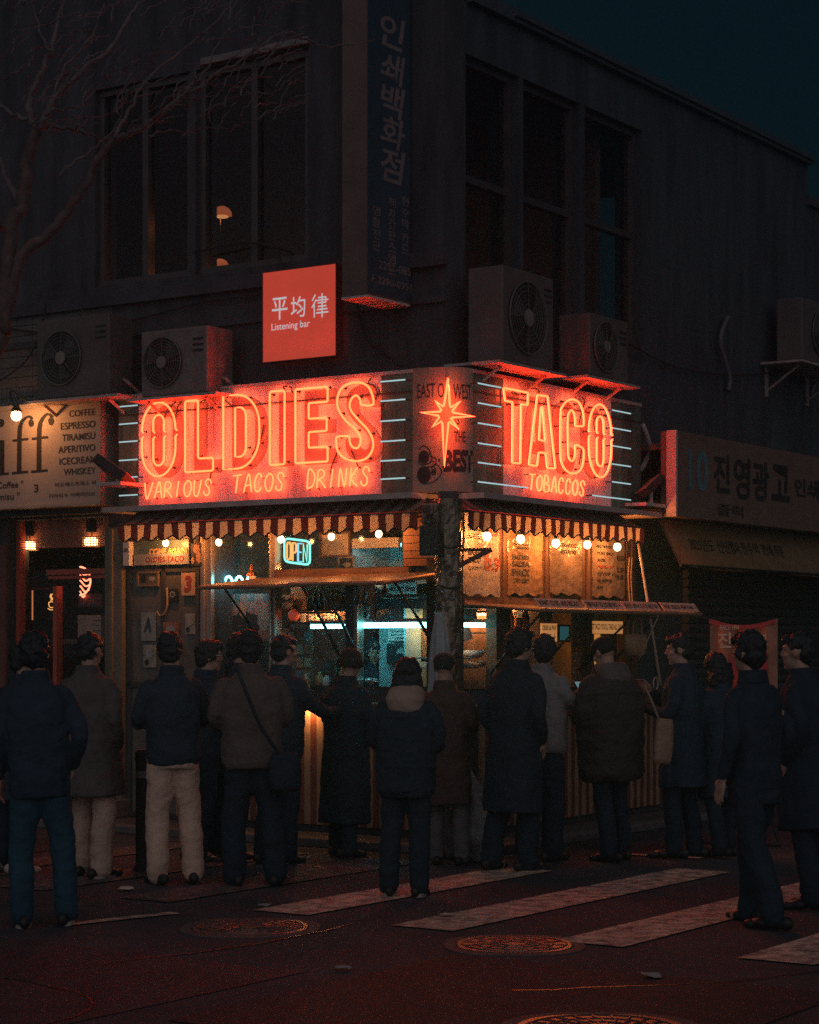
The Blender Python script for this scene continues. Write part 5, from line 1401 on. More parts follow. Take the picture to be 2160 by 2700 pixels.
mb = MB(); mb.rbox(c1 + R_ @ Vector((.045, -.02, -.03)), (.06, .05, .06), R_); mb.rbox(c1 + R_ @ Vector((-.03, -.015, .05)), (.05, .04, .05), R_); t.part('switch', mb, mat('switch_dark', (.12, .07, .05), .5), bevel=.004)
mb = MB()
for k in range(5):
    mb.tube(smooth_line([c1 + R_ @ Vector((-.06 + .03 * k, -.03, .07)), c1 + R_ @ Vector((-.05 + .025 * k, -.05, .02 - .02 * (k % 2))), c1 + R_ @ Vector((.05 - .03 * k, -.045, -.05)), c1 + R_ @ Vector((-.02 + .02 * k, -.02, -.10))], 4), .005, 5)
mb.tube([c1 + R_ @ Vector((-.02, -.03, .10)), c1 + R_ @ Vector((-.02, -.03, .13))], .016, 6)
t.part('cables', mb, DARKP)
# closed parasol
q0 = INV['L'] @ at(1160, 1697, 15.95)
t = Thing('closed_parasol', 'pale furled parasol standing closed in front of the corner pole', 'parasol', 'L', (q0.x, q0.y, 0))
mb = MB(); n = 28; vs = []; zs_ = [(1.91, .012), (1.86, .035), (1.7, .06), (1.5, .078), (1.3, .088), (1.1, .10), (.95, .088), (.85, .06)]
for z, r in zs_:
    for k in range(n):
        a = 2 * PI * k / n; rr = r * (1 + .22 * math.sin(a * 7 + z * 3)); vs.append((q0.x + rr * math.cos(a), q0.y + rr * math.sin(a), z))
N_r = len(zs_)
mb.add(vs, [(j * n + (k + 1) % n, j * n + k, (j + 1) * n + k, (j + 1) * n + (k + 1) % n) for j in range(N_r - 1) for k in range(n)] + [tuple(range(n))]); t.part('canopy', mb, mat('parasol_cloth', (.34, .38, .37), .8, var=.25, scale=6), smooth=True)
mb = MB(); mb.tube([(q0.x, q0.y, .05), (q0.x, q0.y, 1.96)], .018, 8); t.part('pole', mb, IRON)
mb = MB(); mb.lathe((q0.x, q0.y, .008), [(.22, 0), (.22, .04), (.05, .07), (.03, .16)], 20); t.part('base', mb, IRON)
# awning crank, tote bag, cables at the right end
def rod(name, label, cat, pts, r, m, ring=None, fr='R'):
    mb = MB(); mb.tube(pts, r, 7)
    if ring: mb.tube([(ring[0] + .045 * math.cos(2 * PI * k / 20), ring[1], ring[2] + .055 * math.sin(2 * PI * k / 20)) for k in range(20)], .008, 6, True)
    return solo(name, label, cat, mb, m, fr, pts[-1], smooth=True)


a = Rr(1684, 1434, .5); b = Rr(1742, 1806, .75); rg = Rr(1729, 1803, .75)
rod('awning_crank', 'long pale awning crank rod slanting down to a ring handle', 'crank rod', [(a[0], -.5, a[1]), (b[0], -.75, b[1])], .013, mat('rod_pale', (.58, .45, .34), .45), (rg[0], -.75, rg[1]))
a = Rr(1737, 1622, .8); b = Rr(1685, 1740, .7)
rod('cord', 'thin cord slanting from the flap edge across the crank rod', 'cord', [(a[0], -.8, a[1]), (b[0], -.7, b[1])], .005, mat('cord_pale', (.45, .32, .22), .7))
for k, lab in enumerate(('pale cable hanging left at the end of the right windows', 'pale cable hanging right at the end of the right windows')):
    pts = [(*(lambda p: (p[0], -.12, p[1]))(Rr(x + 7 * k, y, .12)),) for x, y in smooth_line([(1660, 1470), (1657, 1510), (1658, 1550), (1661, 1592)], 4)]
    rod('cable', lab, 'cable', pts, .007, mat('cable_tan', (.5, .36, .22), .6))
mt = mat('canvas_tan', (.44, .27, .16), .85, var=.35, scale=5, bump=.3, bscale=16)
tp = Rr(1673, 1622, .6); bl = rect('R', 1648, 1672, 1700, 1732, .6)
t = Thing('tote_bag', 'tan canvas tote bag hanging under the end of the right flap', 'bag', 'R', (tp[0], -.6, bl[2]))
mb = MB(); xm = (bl[0] + bl[1]) / 2; hw = (bl[1] - bl[0]) / 2; H = bl[3] - bl[2]
mb.loft([(xm + .01, -.6, bl[2], hw * .45, .03), (xm + .005, -.6, bl[2] + H * .12, hw * .75, .06), (xm, -.6, bl[2] + H * .45, hw * .92, .06), (xm, -.6, bl[2] + H * .8, hw * 1.0, .035), (xm, -.6, bl[3], hw * .98, .018)], 26)
mb.v = [(v[0] + .012 * noise.noise((v[0] * 16, v[2] * 9, 2)), v[1] + .02 * noise.noise((v[0] * 26, v[2] * 8, 5)), v[2] + .012 * noise.noise((v[0] * 14, 1, v[2] * 9))) for v in mb.v]
t.part('pouch', mb, mt, smooth=True)
mb = MB()
for y in (-.625, -.575):
    for s in (-1, 1): mb.tube([(xm + s * hw * .55, y, bl[3] - .06), (xm + s * hw * .35, y, bl[3] + .12), (tp[0], -.6, tp[1])], .011, 6)
t.part('handle', mb, mt)

# ------------------------------------------------------------------ shop to the right
NB = Thing('neighbour_building', 'dark low building with a shuttered shop right of the taco kiosk', 'building', 'R', (7.5, 0, 0))
mb = MB(); mb.box(7.502, 34, 0, .3, 0, 6.6); NB.part('wall', mb, WALLR)
mb = MB(); mb.box(7.45, 34, -.05, .36, 6.6, 6.7); NB.part('coping', mb, TRIM)
mb = MB()
for k in range(5): mb.box(9 + 4.6 * k, 10.8 + 4.6 * k, -.006, .0, 3.9, 5.6)
NB.part('window', mb, GLD)
sx0 = Rx(1800, 1600)
mb = MB()
for k in range(26): mb.tube([(sx0, -.03, .1 + .09 * k), (18, -.03, .1 + .09 * k)], .046, 6)
solo('shop_shutter', 'dark closed slatted roller shutter under the Korean sign', 'shutter', mb, mat('shutter_grey', (.07, .07, .08), .5, .3, var=.3), 'R', (sx0, -.03, 0))
SO2 = .62
x0 = Rx(1786, 1250, SO2); z1 = Rr(1786, 1135, SO2)[1]; z0 = Rr(1786, 1361, SO2)[1]
t = Thing('shop_sign', 'dim long Korean shop sign with a pale left end at the right edge', 'sign', 'R', (x0, -SO2, z0))
mb = MB(); mb.box(x0, x0 + 6, -SO2, -.45, z0, z1); mb.box(x0 + .1, x0 + 6, -.45, -.01, z0 + .1, z0 + .16); mb.box(x0 + .1, x0 + 6, -.45, -.01, z1 - .16, z1 - .1); t.part('sign_box', mb, mat('shop_cream', (.19, .115, .085), .7, var=.2))
mb = MB(); mb.box(x0 - .035, x0 - .002, -SO2 - .005, -SO2 + .095, z0 - .003, z1 + .003); t.part('end_cap', mb, mat('end_cap_white', (.55, .46, .40), .5, var=.08))
mb = MB()
for s, a, b, c, d, m_ in (('10', 1815, 1865, 1186, 1290, None), ('진', 1881, 1924, 1198, 1300, 1), ('영', 1934, 1978, 1206, 1318, 1), ('광', 1984, 2028, 1218, 1322, 1), ('고', 2034, 2082, 1226, 1322, 1), ('인', 2095, 2124, 1262, 1310, 1), ('쇄', 2128, 2160, 1266, 1316, 1)):
    if m_: mb.text(s, rect('R', a, c, b, d, SO2), -SO2 - .004, .03)
mb.text('출력', rect('R', 1890, 1330, 1960, 1362, SO2), -SO2 - .004, .01)
t.part('lettering', mb, DARKP)
mb = MB(); mb.text('10', rect('R', 1815, 1186, 1868, 1296, SO2), -SO2 - .004, .03); t.part('lettering', mb, mat('letter_teal', (.10, .22, .24), .7))
a = Rr(1738, 1368, .35); b = Rr(1795, 1490, .75)
t = Thing('shop_awning', 'sagging cream awning printed with slanted Korean words below the shop sign', 'awning', 'R', (a[0], -.35, a[1]))
mb = MB(); nx = 24; nz = 8
lo_x = Rx(1795, 1490, .75); vs = []
pt_ = lambda u, v: (a[0] + (lo_x - a[0]) * v + 6.2 * u, -.35 - .40 * v - .02 * math.sin(u * 40) * v, a[1] + (b[1] - a[1]) * v - .025 * math.sin(PI * ((u * 3) % 1)) * v)
for j in range(nz + 1):
    for i in range(nx + 1): vs.append(pt_(i / nx, j / nz))
mb.add(vs, [(j * (nx + 1) + i, j * (nx + 1) + i + 1, (j + 1) * (nx + 1) + i + 1, (j + 1) * (nx + 1) + i) for j in range(nz) for i in range(nx)]); t.part('cloth', mb, film('awning_tan', (.26, .16, .08), .2, .8), smooth=True)
mb = MB(); mb.text('2025년도 신년행사 현수막 인쇄 주문', (.06, .42, .38, .66), 0, .01, .3, lambda u, v: (lambda p: (p[0], p[1] - .008, p[2]))(pt_(u, 1 - v))); t.part('lettering', mb, DARKP)
mb = MB(); mb.tube([pt_(0, 1), pt_(1, 1)], .014, 6); mb.tube([pt_(0, 0), pt_(0, 1)], .008, 6); t.part('awning_frame', mb, IRON)
# banner stand with the shop's name
W0 = at(1960, 1800, 16.9)
x0, x1 = (1868 - CX) / F * W0.y, (2052 - CX) / F * W0.y
zt_ = EYE + (HY - 1632) / F * W0.y; zb_ = .35
t = Thing('banner_stand', 'tan banner stand with a red top edge, SINCE 1994 over Korean letters', 'banner', 'W', (W0.x, W0.y, 0))
cur = lambda x: -.05 * math.sin(PI * (x - x0) / (x1 - x0))
mb = MB(); nx = 20; nz = 12; vs = [(x0 + (x1 - x0) * i / nx, W0.y + .02 * math.sin(i), zb_ + (zt_ + cur(x0 + (x1 - x0) * i / nx) - zb_) * j / nz) for j in range(nz + 1) for i in range(nx + 1)]
mb.add(vs, [(j * (nx + 1) + i, j * (nx + 1) + i + 1, (j + 1) * (nx + 1) + i + 1, (j + 1) * (nx + 1) + i) for j in range(nz) for i in range(nx)]); t.part('cloth', mb, mat('banner_tan', (.44, .19, .115), .7, var=.3), smooth=True)
Zp = lambda py: EYE + (HY - py) / F * W0.y
Xp = lambda px: (px - CX) / F * W0.y
mb = MB(); mb.text('SINCE 1994', (Xp(1898), Xp(1952), Zp(1661), Zp(1648)), W0.y - .026, .02); mb.text('진', (Xp(1893), Xp(1930), Zp(1708), Zp(1668)), W0.y - .026, .02); mb.text('영', (Xp(1938), Xp(1978), Zp(1708), Zp(1668)), W0.y - .026, .02); mb.text('광고', (Xp(1985), Xp(2028), Zp(1708), Zp(1670)), W0.y - .026, .02)
t.part('lettering', mb, mat('banner_letters', (.72, .58, .42), .7))
mb = MB(); mb.add([(x0 + (x1 - x0) * i / 20, W0.y - .024, zt_ + cur(x0 + (x1 - x0) * i / 20) - d) for d in (0, .035) for i in range(21)], [(i, i + 1, 22 + i, 21 + i) for i in range(20)]); mb.box(Xp(1925), Xp(2030), W0.y - .028, W0.y - .024, Zp(1850), Zp(1722)); t.part('red_print', mb, mat('banner_red', (.48, .06, .06), .7, var=.3))
mb = MB(); xm = W0.x
for a, b in ((x0, x1), (x1, x0)): mb.tube([(a, W0.y + .05, .02), (b, W0.y + .03, zt_)], .012, 6)
mb.tube([(x0 - .1, W0.y - .2, .02), (x1 + .1, W0.y - .2, .02)], .012, 6); t.part('stand', mb, IRON)
t.r.rotation_euler = (0, 0, math.radians(-28))

# ------------------------------------------------------------------ bollard, tree, cafe and upstairs lamps
x, y = ground(382, 2298)
t = Thing('bollard', 'black round bollard between the grey coat and the khaki trousers', 'bollard', 'W', (x, y, 0))
mb = MB(); mb.lathe((x, y, 0), [(.085, 0), (.085, .03), (.066, .05), (.066, .80), (.072, .81), (.072, .86), (.05, .885)], 24); t.part('post', mb, DARKP, smooth=False)
mb = MB(); mb.lathe((x, y, .68), [(.067, 0), (.067, .05)], 24); t.part('band', mb, mat('band_grey', (.22, .22, .22), .4))

BARKT = mat('bark_trunk_lit', (.11, .072, .064), .9, var=.45, scale=10, bump=.5, bscale=30)  # redder copy of the bark, neon light put into its colour
BARK = mat('bark', (.13, .105, .10), .9, var=.45, scale=10, bump=.5, bscale=30)
tr = MB(); ZT = 14.2
random.seed(11)


def limb(pts, r0, r1, jit=.02, Z0=ZT, dz=0.0, tgt=None):
    P = []
    for i, (a, b) in enumerate(pts): P.append(at(a, b, Z0 + dz * i / max(1, len(pts) - 1)))
    P = smooth_line([tuple(p) for p in P], 4)
    P = [Vector(p) + Vector((noise.noise((i * .7, a_, 1)), noise.noise((i * .6, a_, 5)), noise.noise((i * .8, a_, 9)))) * jit for i, p in enumerate(P) for a_ in (r0 * 50,)]
    n = len(P); r0 *= 1.10; r1 *= 1.2
    (tgt or tr).tube(P, [r0 + (r1 - r0) * i / (n - 1) for i in range(n)], 7)
    return P


u = lambda p: (p[0] / 1.725, p[1] / 1.725)
base = at(-330, 1697, ZT); base.z = 0
tb = MB(); tb.tube([base, base + Vector((.05, 0, .8)), at(-190, 1250, ZT), at(-70, 1000, ZT), at(8, 880, ZT)], [.15, .13, .115, .09, .062], 12)
mainp = limb([(8, 880)] + [u(p) for p in ((40, 1400), (66, 1280), (108, 1155), (200, 1080), (270, 1010), (340, 920), (395, 840), (420, 765), (470, 690), (522, 628))], .046, .020, tgt=tb)
limb([(8, 880)] + [u(p) for p in ((30, 1290), (50, 1100), (62, 1000), (95, 940), (115, 830), (128, 750), (150, 640), (172, 580))], .050, .034, tgt=tb)
for pts, r in (([(522, 628), (600, 605), (700, 540), (790, 470), (840, 425), (905, 400), (960, 350), (1100, 270), (1280, 140)], .020), ([(1280, 140), (1400, 180), (1500, 214), (1700, 185)], .010), ([(172, 580), (230, 575), (340, 590), (430, 622), (522, 628)], .018),
               ([(172, 580), (205, 520), (250, 440), (340, 350), (480, 240), (560, 120), (620, 20)], .026), ([(172, 580), (135, 540), (140, 430), (200, 300), (232, 230), (260, 90), (300, -40)], .028), ([(270, 805), (350, 730), (440, 665), (500, 610), (560, 530)], .012),
               ([(522, 628), (590, 500), (640, 400), (760, 280), (900, 180), (1050, 30)], .014), ([(62, 1000), (0, 1030), (-60, 1010)], .03), ([(95, 940), (20, 800), (-40, 620)], .03), ([(840, 425), (930, 330), (990, 200), (1120, 60)], .010), ([(340, 590), (385, 560), (380, 500), (420, 420)], .008),
               ([(700, 540), (800, 480), (870, 470), (960, 420)], .008), ([(540, 520), (540, 440), (600, 330)], .008), ([(200, 520), (310, 490), (380, 470), (460, 380)], .010), ([(120, 540), (40, 510), (-30, 430), (-60, 300)], .016), ([(250, 440), (300, 300), (420, 160), (470, 20)], .012),
               ([(905, 400), (1000, 380), (1090, 395)], .006), ([(640, 400), (720, 370), (820, 300), (900, 290)], .006), ([(232, 230), (180, 140), (150, 20)], .012)):
    limb([u(p) for p in pts], r, r * .35, .03, ZT + random.uniform(-.3, .5), random.uniform(-.3, .9))
for k in range(170):
    a, b = random.uniform(-20, 760), random.uniform(-10, 360)
    ang = random.uniform(-1.5, -.2); ln = random.uniform(50, 150)
    limb([(a, b), (a + ln * .5 * math.cos(ang) + random.uniform(-10, 10), b + ln * .5 * math.sin(ang)), (a + ln * math.cos(ang + .25), b + ln * math.sin(ang + .2))], .006, .0022, .02, ZT + random.uniform(-.6, .9), random.uniform(-.3, .6))
TRt = Thing('bare_tree', 'bare leafless street tree reaching in from the left edge', 'tree', 'W', base)
TRt.part('trunk', tb, BARKT, smooth=True); TRt.part('branches', tr, BARK, smooth=True)

RAT = mat('rattan', (.5, .30, .14), .7, var=.3)
for px, py, lab in ((78, 1438, 'left woven drum pendant lamp in the cafe front'), (242, 1428, 'right woven drum pendant lamp in the cafe front')):
    x, z = L(px, py, -.25)
    t = Thing('pendant_lamp', lab, 'pendant lamp', 'L', (x, .25, 2.82), 'woven pendant lamps in the cafe')
    mb = MB(); r = .088
    for j in range(5): mb.tube([(x + r * math.cos(2 * PI * k / 24), .25 + r * math.sin(2 * PI * k / 24), z - .045 + .0225 * j) for k in range(24)], .004, 5, True)
    for k in range(20):
        a = 2 * PI * k / 20; mb.tube([(x + r * math.cos(a), .25 + r * math.sin(a), z - .045), (x + r * math.cos(a), .25 + r * math.sin(a), z + .045)], .004, 5)
    t.part('shade', mb, RAT)
    mb = MB(); mb.lathe((x, .25, z - .036), [(.06, 0), (.066, .02), (.066, .055), (.05, .072)], 18); t.part('bulb', mb, glow('pendant_glow', (1, .50, .20), 9.0))
    mb = MB(); mb.tube([(x, .25, z + .05), (x, .25, 2.85)], .005, 5)
    mb.lathe((x, .25, z + .09), [(.05, 0), (.05, .10), (.015, .12)], 14); t.part('cord', mb, DARKP)
cc = L(211, 1532, -.30); t = Thing('wave_sign', 'red neon circle of wavy lines half hidden by the cafe door frame', 'neon sign', 'L', (cc[0], .30, cc[1]))
mb = MB(); r = .135; mb.tube([(cc[0] + r * math.cos(a), .30, cc[1] + r * math.sin(a)) for a in [-PI / 2 + PI * k / 20 for k in range(21)]], .0085, 7); t.part('ring_tube', mb, NEONR2, smooth=True)
for k in range(5):
    z = cc[1] + .09 - k * .052; mb = MB(); hw = math.sqrt(max(.0004, r * r - (z - cc[1]) ** 2))
    mb.tube([(cc[0] + hw * i / 12, .30, z + .02 * math.cos(i * .42 + .3) - .03 * i / 12) for i in range(13)], .0075, 7); t.part('wave_tube', mb, NEONR2, smooth=True)
flat('open_board', 'dim dark board reading OPEN below the red wavy neon circle', 'sign', 'L', rect('L', 206, 1566, 270, 1600, -.32), -.32, mat('board_wine', (.10, .03, .03), .6), [('OPEN', .1, .66, .15, .85, mat('ink_coral', (.42, .12, .09), .6)), ('11-23', .72, .97, .55, .8, _M['ink_coral']), ('DAILY', .72, .97, .2, .42, _M['ink_coral'])])
t = Thing('paper_box', 'pale box standing behind the cafe glass left of the pilaster', 'box', 'L', (Lx(236, 1650, -.4), .4, 1.2)); rc = rect('L', 205, 1622, 266, 1684, -.4)
mb = MB(); mb.box(rc[0], rc[1], .4, .6, rc[2], rc[3]); t.part('box', mb, mat('box_pale', (.55, .36, .26), .7, var=.2)); mb = MB(); mb.box(rc[0] - .3, rc[1] + .05, .36, .65, rc[2] - .05, rc[2] - .002); t.part('ledge', mb, WOOD)
mb = MB(); rs = random.Random(3)
for k in range(9): mb.disc((rc[1] - .03 - .03 * (k % 3), rc[3] - .05 - .05 * (k // 3)), .007, .396, .399, 8)
t.part('dots', mb, INK)
c = L(135, 1592, -.9); t = Thing('cup_sign', 'small amber neon coffee cup with rising steam in the cafe', 'neon sign', 'L', (c[0], .9, c[1]))
cup = lambda pts: smooth_line([(c[0] + a * .0042, .9, c[1] + b * .0042) for a, b in pts], 3)
mb = MB()
for pts in ([(-8, 3), (-7, -5), (-2, -9), (5, -9), (9, -4), (10, 3), (0, 5), (-8, 3)], [(10, 2), (15, 2), (15, -3), (9, -5)], [(-11, -11), (0, -15), (13, -11)]): mb.tube(cup(pts), .0042, 6)
t.part('cup_tube', mb, ORANGE, smooth=True)
mb = MB()
for dx in (-2, 2): mb.tube(cup([(dx, 8), (dx + 3, 12), (dx - 2, 17), (dx + 2, 24)]), .0042, 6)
t.part('steam_tube', mb, ORANGE, smooth=True)
t = Thing('lit_frame', 'dark framed board with a glowing amber left edge in the cafe', 'frame', 'L', (Lx(84, 1600, -.95), .95, 1.7)); rc = rect('L', 82, 1556, 172, 1634, -.95)
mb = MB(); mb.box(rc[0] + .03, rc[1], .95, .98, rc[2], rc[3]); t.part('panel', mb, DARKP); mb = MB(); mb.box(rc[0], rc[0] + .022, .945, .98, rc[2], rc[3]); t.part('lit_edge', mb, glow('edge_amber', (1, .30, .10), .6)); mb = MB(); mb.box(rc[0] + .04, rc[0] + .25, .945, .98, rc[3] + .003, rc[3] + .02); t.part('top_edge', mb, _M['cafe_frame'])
# lamps in the dark upstairs bar
for px, py, r, lab in ((586, 560, .085, 'amber dome lamp glowing in the dark upper window'), (581, 696, .075, 'lower amber dome lamp cut by the upper window sill'), (752, 690, .06, 'small amber lamp at the sill right of the window mullion')):
    x, z = L(px, py, -.6)
    t = Thing('dome_lamp', lab, 'lamp', 'L', (x, .6, z), 'amber lamps in the upper window')
    mb = MB(); mb.lathe((x, .6, z - .03), [(r, 0), (r * .97, r * .35), (r * .75, r * .75), (r * .35, r * 1.0), (.01, r * 1.05)], 24); t.part('shade', mb, mat('shade_amber', (.6, .25, .12), .6, var=.2, emit=((1, .20, .07), .42)), smooth=True)
    mb = MB(); mb.ell((x, .6, z - .04), (r * .7, r * .7, .014), 14); t.part('bulb', mb, WARM2, smooth=True); lamp(t, (x, .6, z - .07), 1.6, (1, .28, .10), .02)
    mb = MB(); mb.tube([(x, .6, z + r), (x, .6, 6.86)], .004, 5); t.part('cord', mb, DARKP)
def wire(label, fr, pts, out, r=.009, m=None):
    P_ = [(*(lambda p: (p[0], -out, p[1]))(onp(fr, a, b, out)),) for a, b in smooth_line(pts, 5)]
    rod('cable', label, 'cable', P_, r, m or DARKP, fr=fr)


wire('thin black cable slanting down past the left air conditioner', 'L', [(120, 800), (112, 850), (95, 905), (60, 960), (-10, 1010)], .08)
wire('black cable sagging under the string course left of the square sign', 'L', [(-10, 862), (180, 880), (360, 842), (520, 800), (690, 775)], .05)
wire('bundled cable running down the wall between the square sign and the corner', 'L', [(930, 700), (940, 800), (960, 880), (1010, 930), (1060, 965)], .05, .012)
wire('cable looping from the big air conditioner towards the corner', 'R', [(1330, 900), (1290, 880), (1265, 830), (1258, 780), (1240, 740)], .08, .010)
wire('long cable sagging across the dark right wall above the shop sign', 'R', [(1660, 905), (1760, 960), (1880, 985), (2010, 985), (2170, 960)], .06, .010)
x, z = Rr(1918, 840, .06)
pts = [(*(lambda p: (p[0], -.06, p[1]))(Rr(a, b, .06)),) for a, b in smooth_line([(1920, 835), (1905, 870), (1900, 905), (1912, 950), (1925, 1000), (1920, 1030)], 4)]
rod('loose_pipe', 'curved loose pipe on the dark wall above the shop sign', 'pipe', pts, .025, mat('pipe_grey', (.12, .12, .13), .6))
pts = [(*(lambda p: (p[0], -.2, p[1]))(Rr(a, b, .2)),) for a, b in smooth_line([(1694, 1120), (1706, 1150), (1712, 1180), (1704, 1215), (1690, 1238), (1675, 1246)], 4)]
rod('loose_pipe', 'curved red lit pipe at the right end of the TACO board', 'pipe', pts, .026, mat('pipe_pale', (.6, .5, .45), .6))

# ------------------------------------------------------------------ people
def vox(mb, size, smooth=4, fold=0.0, ff=7.0, seed=0.0, squash=1.0):
    """one continuous surface out of overlapping solids"""
    me = bpy.data.meshes.new('solid'); me.from_pydata(mb.v, [], mb.f)
    o = bpy.data.objects.new('solid', me)
    r = o.modifiers.new('r', 'REMESH'); r.mode = 'VOXEL'; r.voxel_size = size
    s = o.modifiers.new('s', 'SMOOTH'); s.factor = .5; s.iterations = smooth
    m = baked(o)
    if fold:
        n = len(m.vertices)
        co_ = [0.0] * (3 * n); nr = [0.0] * (3 * n)
        m.vertices.foreach_get('co', co_); m.vertex_normals.foreach_get('vector', nr)
        for i in range(0, 3 * n, 3):
            x, y, z = co_[i:i + 3]
            f = fold * (noise.noise((x * ff, y * ff, z * ff * squash + seed)) + .5 * noise.noise((x * ff * 2.3, y * ff * 2.3, z * ff * 2.3 * squash + seed)))
            co_[i] = x + nr[i] * f; co_[i + 1] = y + nr[i + 1] * f; co_[i + 2] = z + nr[i + 2] * f
        m.vertices.foreach_set('co', co_)
    m.polygons.foreach_set('use_smooth', [True] * len(m.polygons)); m.update()
    return m


def limbv(mb, pts, rs, n=12):
    """tapered limb with round joints"""
    P = smooth_line([tuple(p) for p in pts], 4) if len(pts) > 2 else [tuple(p) for p in pts]
    Rn = [r[0] for r in smooth_line([(r,) for r in rs], 4)] if len(pts) > 2 else list(rs)
    mb.tube(P, Rn, n)
    for p, r in zip(pts, rs): mb.ell(p, r * .99, 10)


def hand(mb, wrist, d, palm_n, s=1.0, curl=.5):
    """palm, four unequal bent fingers and a thumb from the palm's side"""
    d = Vector(d).normalized(); nn = Vector(palm_n); nn = (nn - d * nn.dot(d)).normalized(); sd = d.cross(nn)
    w = Vector(wrist)
    R_ = Matrix((sd, d, nn)).transposed()
    mb.ell(w + d * .045 * s, (.040 * s, .052 * s, .017 * s), 12, R_)
    for k, (off, ln, st) in enumerate(((-.030, .068, .083), (-.010, .078, .090), (.011, .073, .088), (.030, .056, .078))):
        p = w + sd * off * s + d * st * s; dirv = d.copy(); pts = [p - d * .02 * s]
        for j, f in enumerate((.45, .32, .23)):
            pts.append(p.copy()); p = p + dirv * ln * f * s
            a = curl * (.7 + .1 * k); dirv = (dirv * math.cos(a) + nn * math.sin(a)).normalized()
        pts.append(p)
        mb.tube(pts, [.0092 * s, .009 * s, .0085 * s, .008 * s, .0068 * s], 8); mb.ell(p, .0068 * s, 8)
    p = w + sd * -.032 * s + d * .025 * s
    mb.tube([p, p + (sd * -.6 + d * .7 + nn * .3) * .035 * s, p + (sd * -.45 + d * 1.3 + nn * .7) * .05 * s], [.012 * s, .0105 * s, .008 * s], 8); mb.ell(p + (sd * -.45 + d * 1.3 + nn * .7) * .05 * s, .008 * s, 8)


SKIN = mat('skin', (.42, .26, .19), .55, var=.12, scale=12)
HAIR = mat('hair_black', (.016, .020, .026), .5, var=.3, scale=60, bump=.5, bscale=120, stretch=(1, 1, .3))
HAIRB = mat('hair_brown', (.03, .018, .013), .5, var=.3, scale=60, bump=.5, bscale=120, stretch=(1, 1, .3))


def cloth(name, col, bump=.75, bs=17):
    return mat(name, col, .92, var=.22, scale=5, bump=bump, bscale=bs, spec=.2)


ARMS = {  # elbow, wrist for the right side (x mirrored for the left)
    'down': ((.232, -.03, 1.13), (.235, .05, .88)), 'pocket': ((.250, -.06, 1.12), (.19, .07, .93)), 'front': ((.222, .05, 1.12), (.10, .29, 1.17)), 'reach': ((.235, .24, 1.17), (.20, .50, 1.18)),
    'phone': ((.215, .10, 1.12), (.07, .27, 1.30)), 'wide': ((.28, -.02, 1.14), (.18, .20, 1.05))}


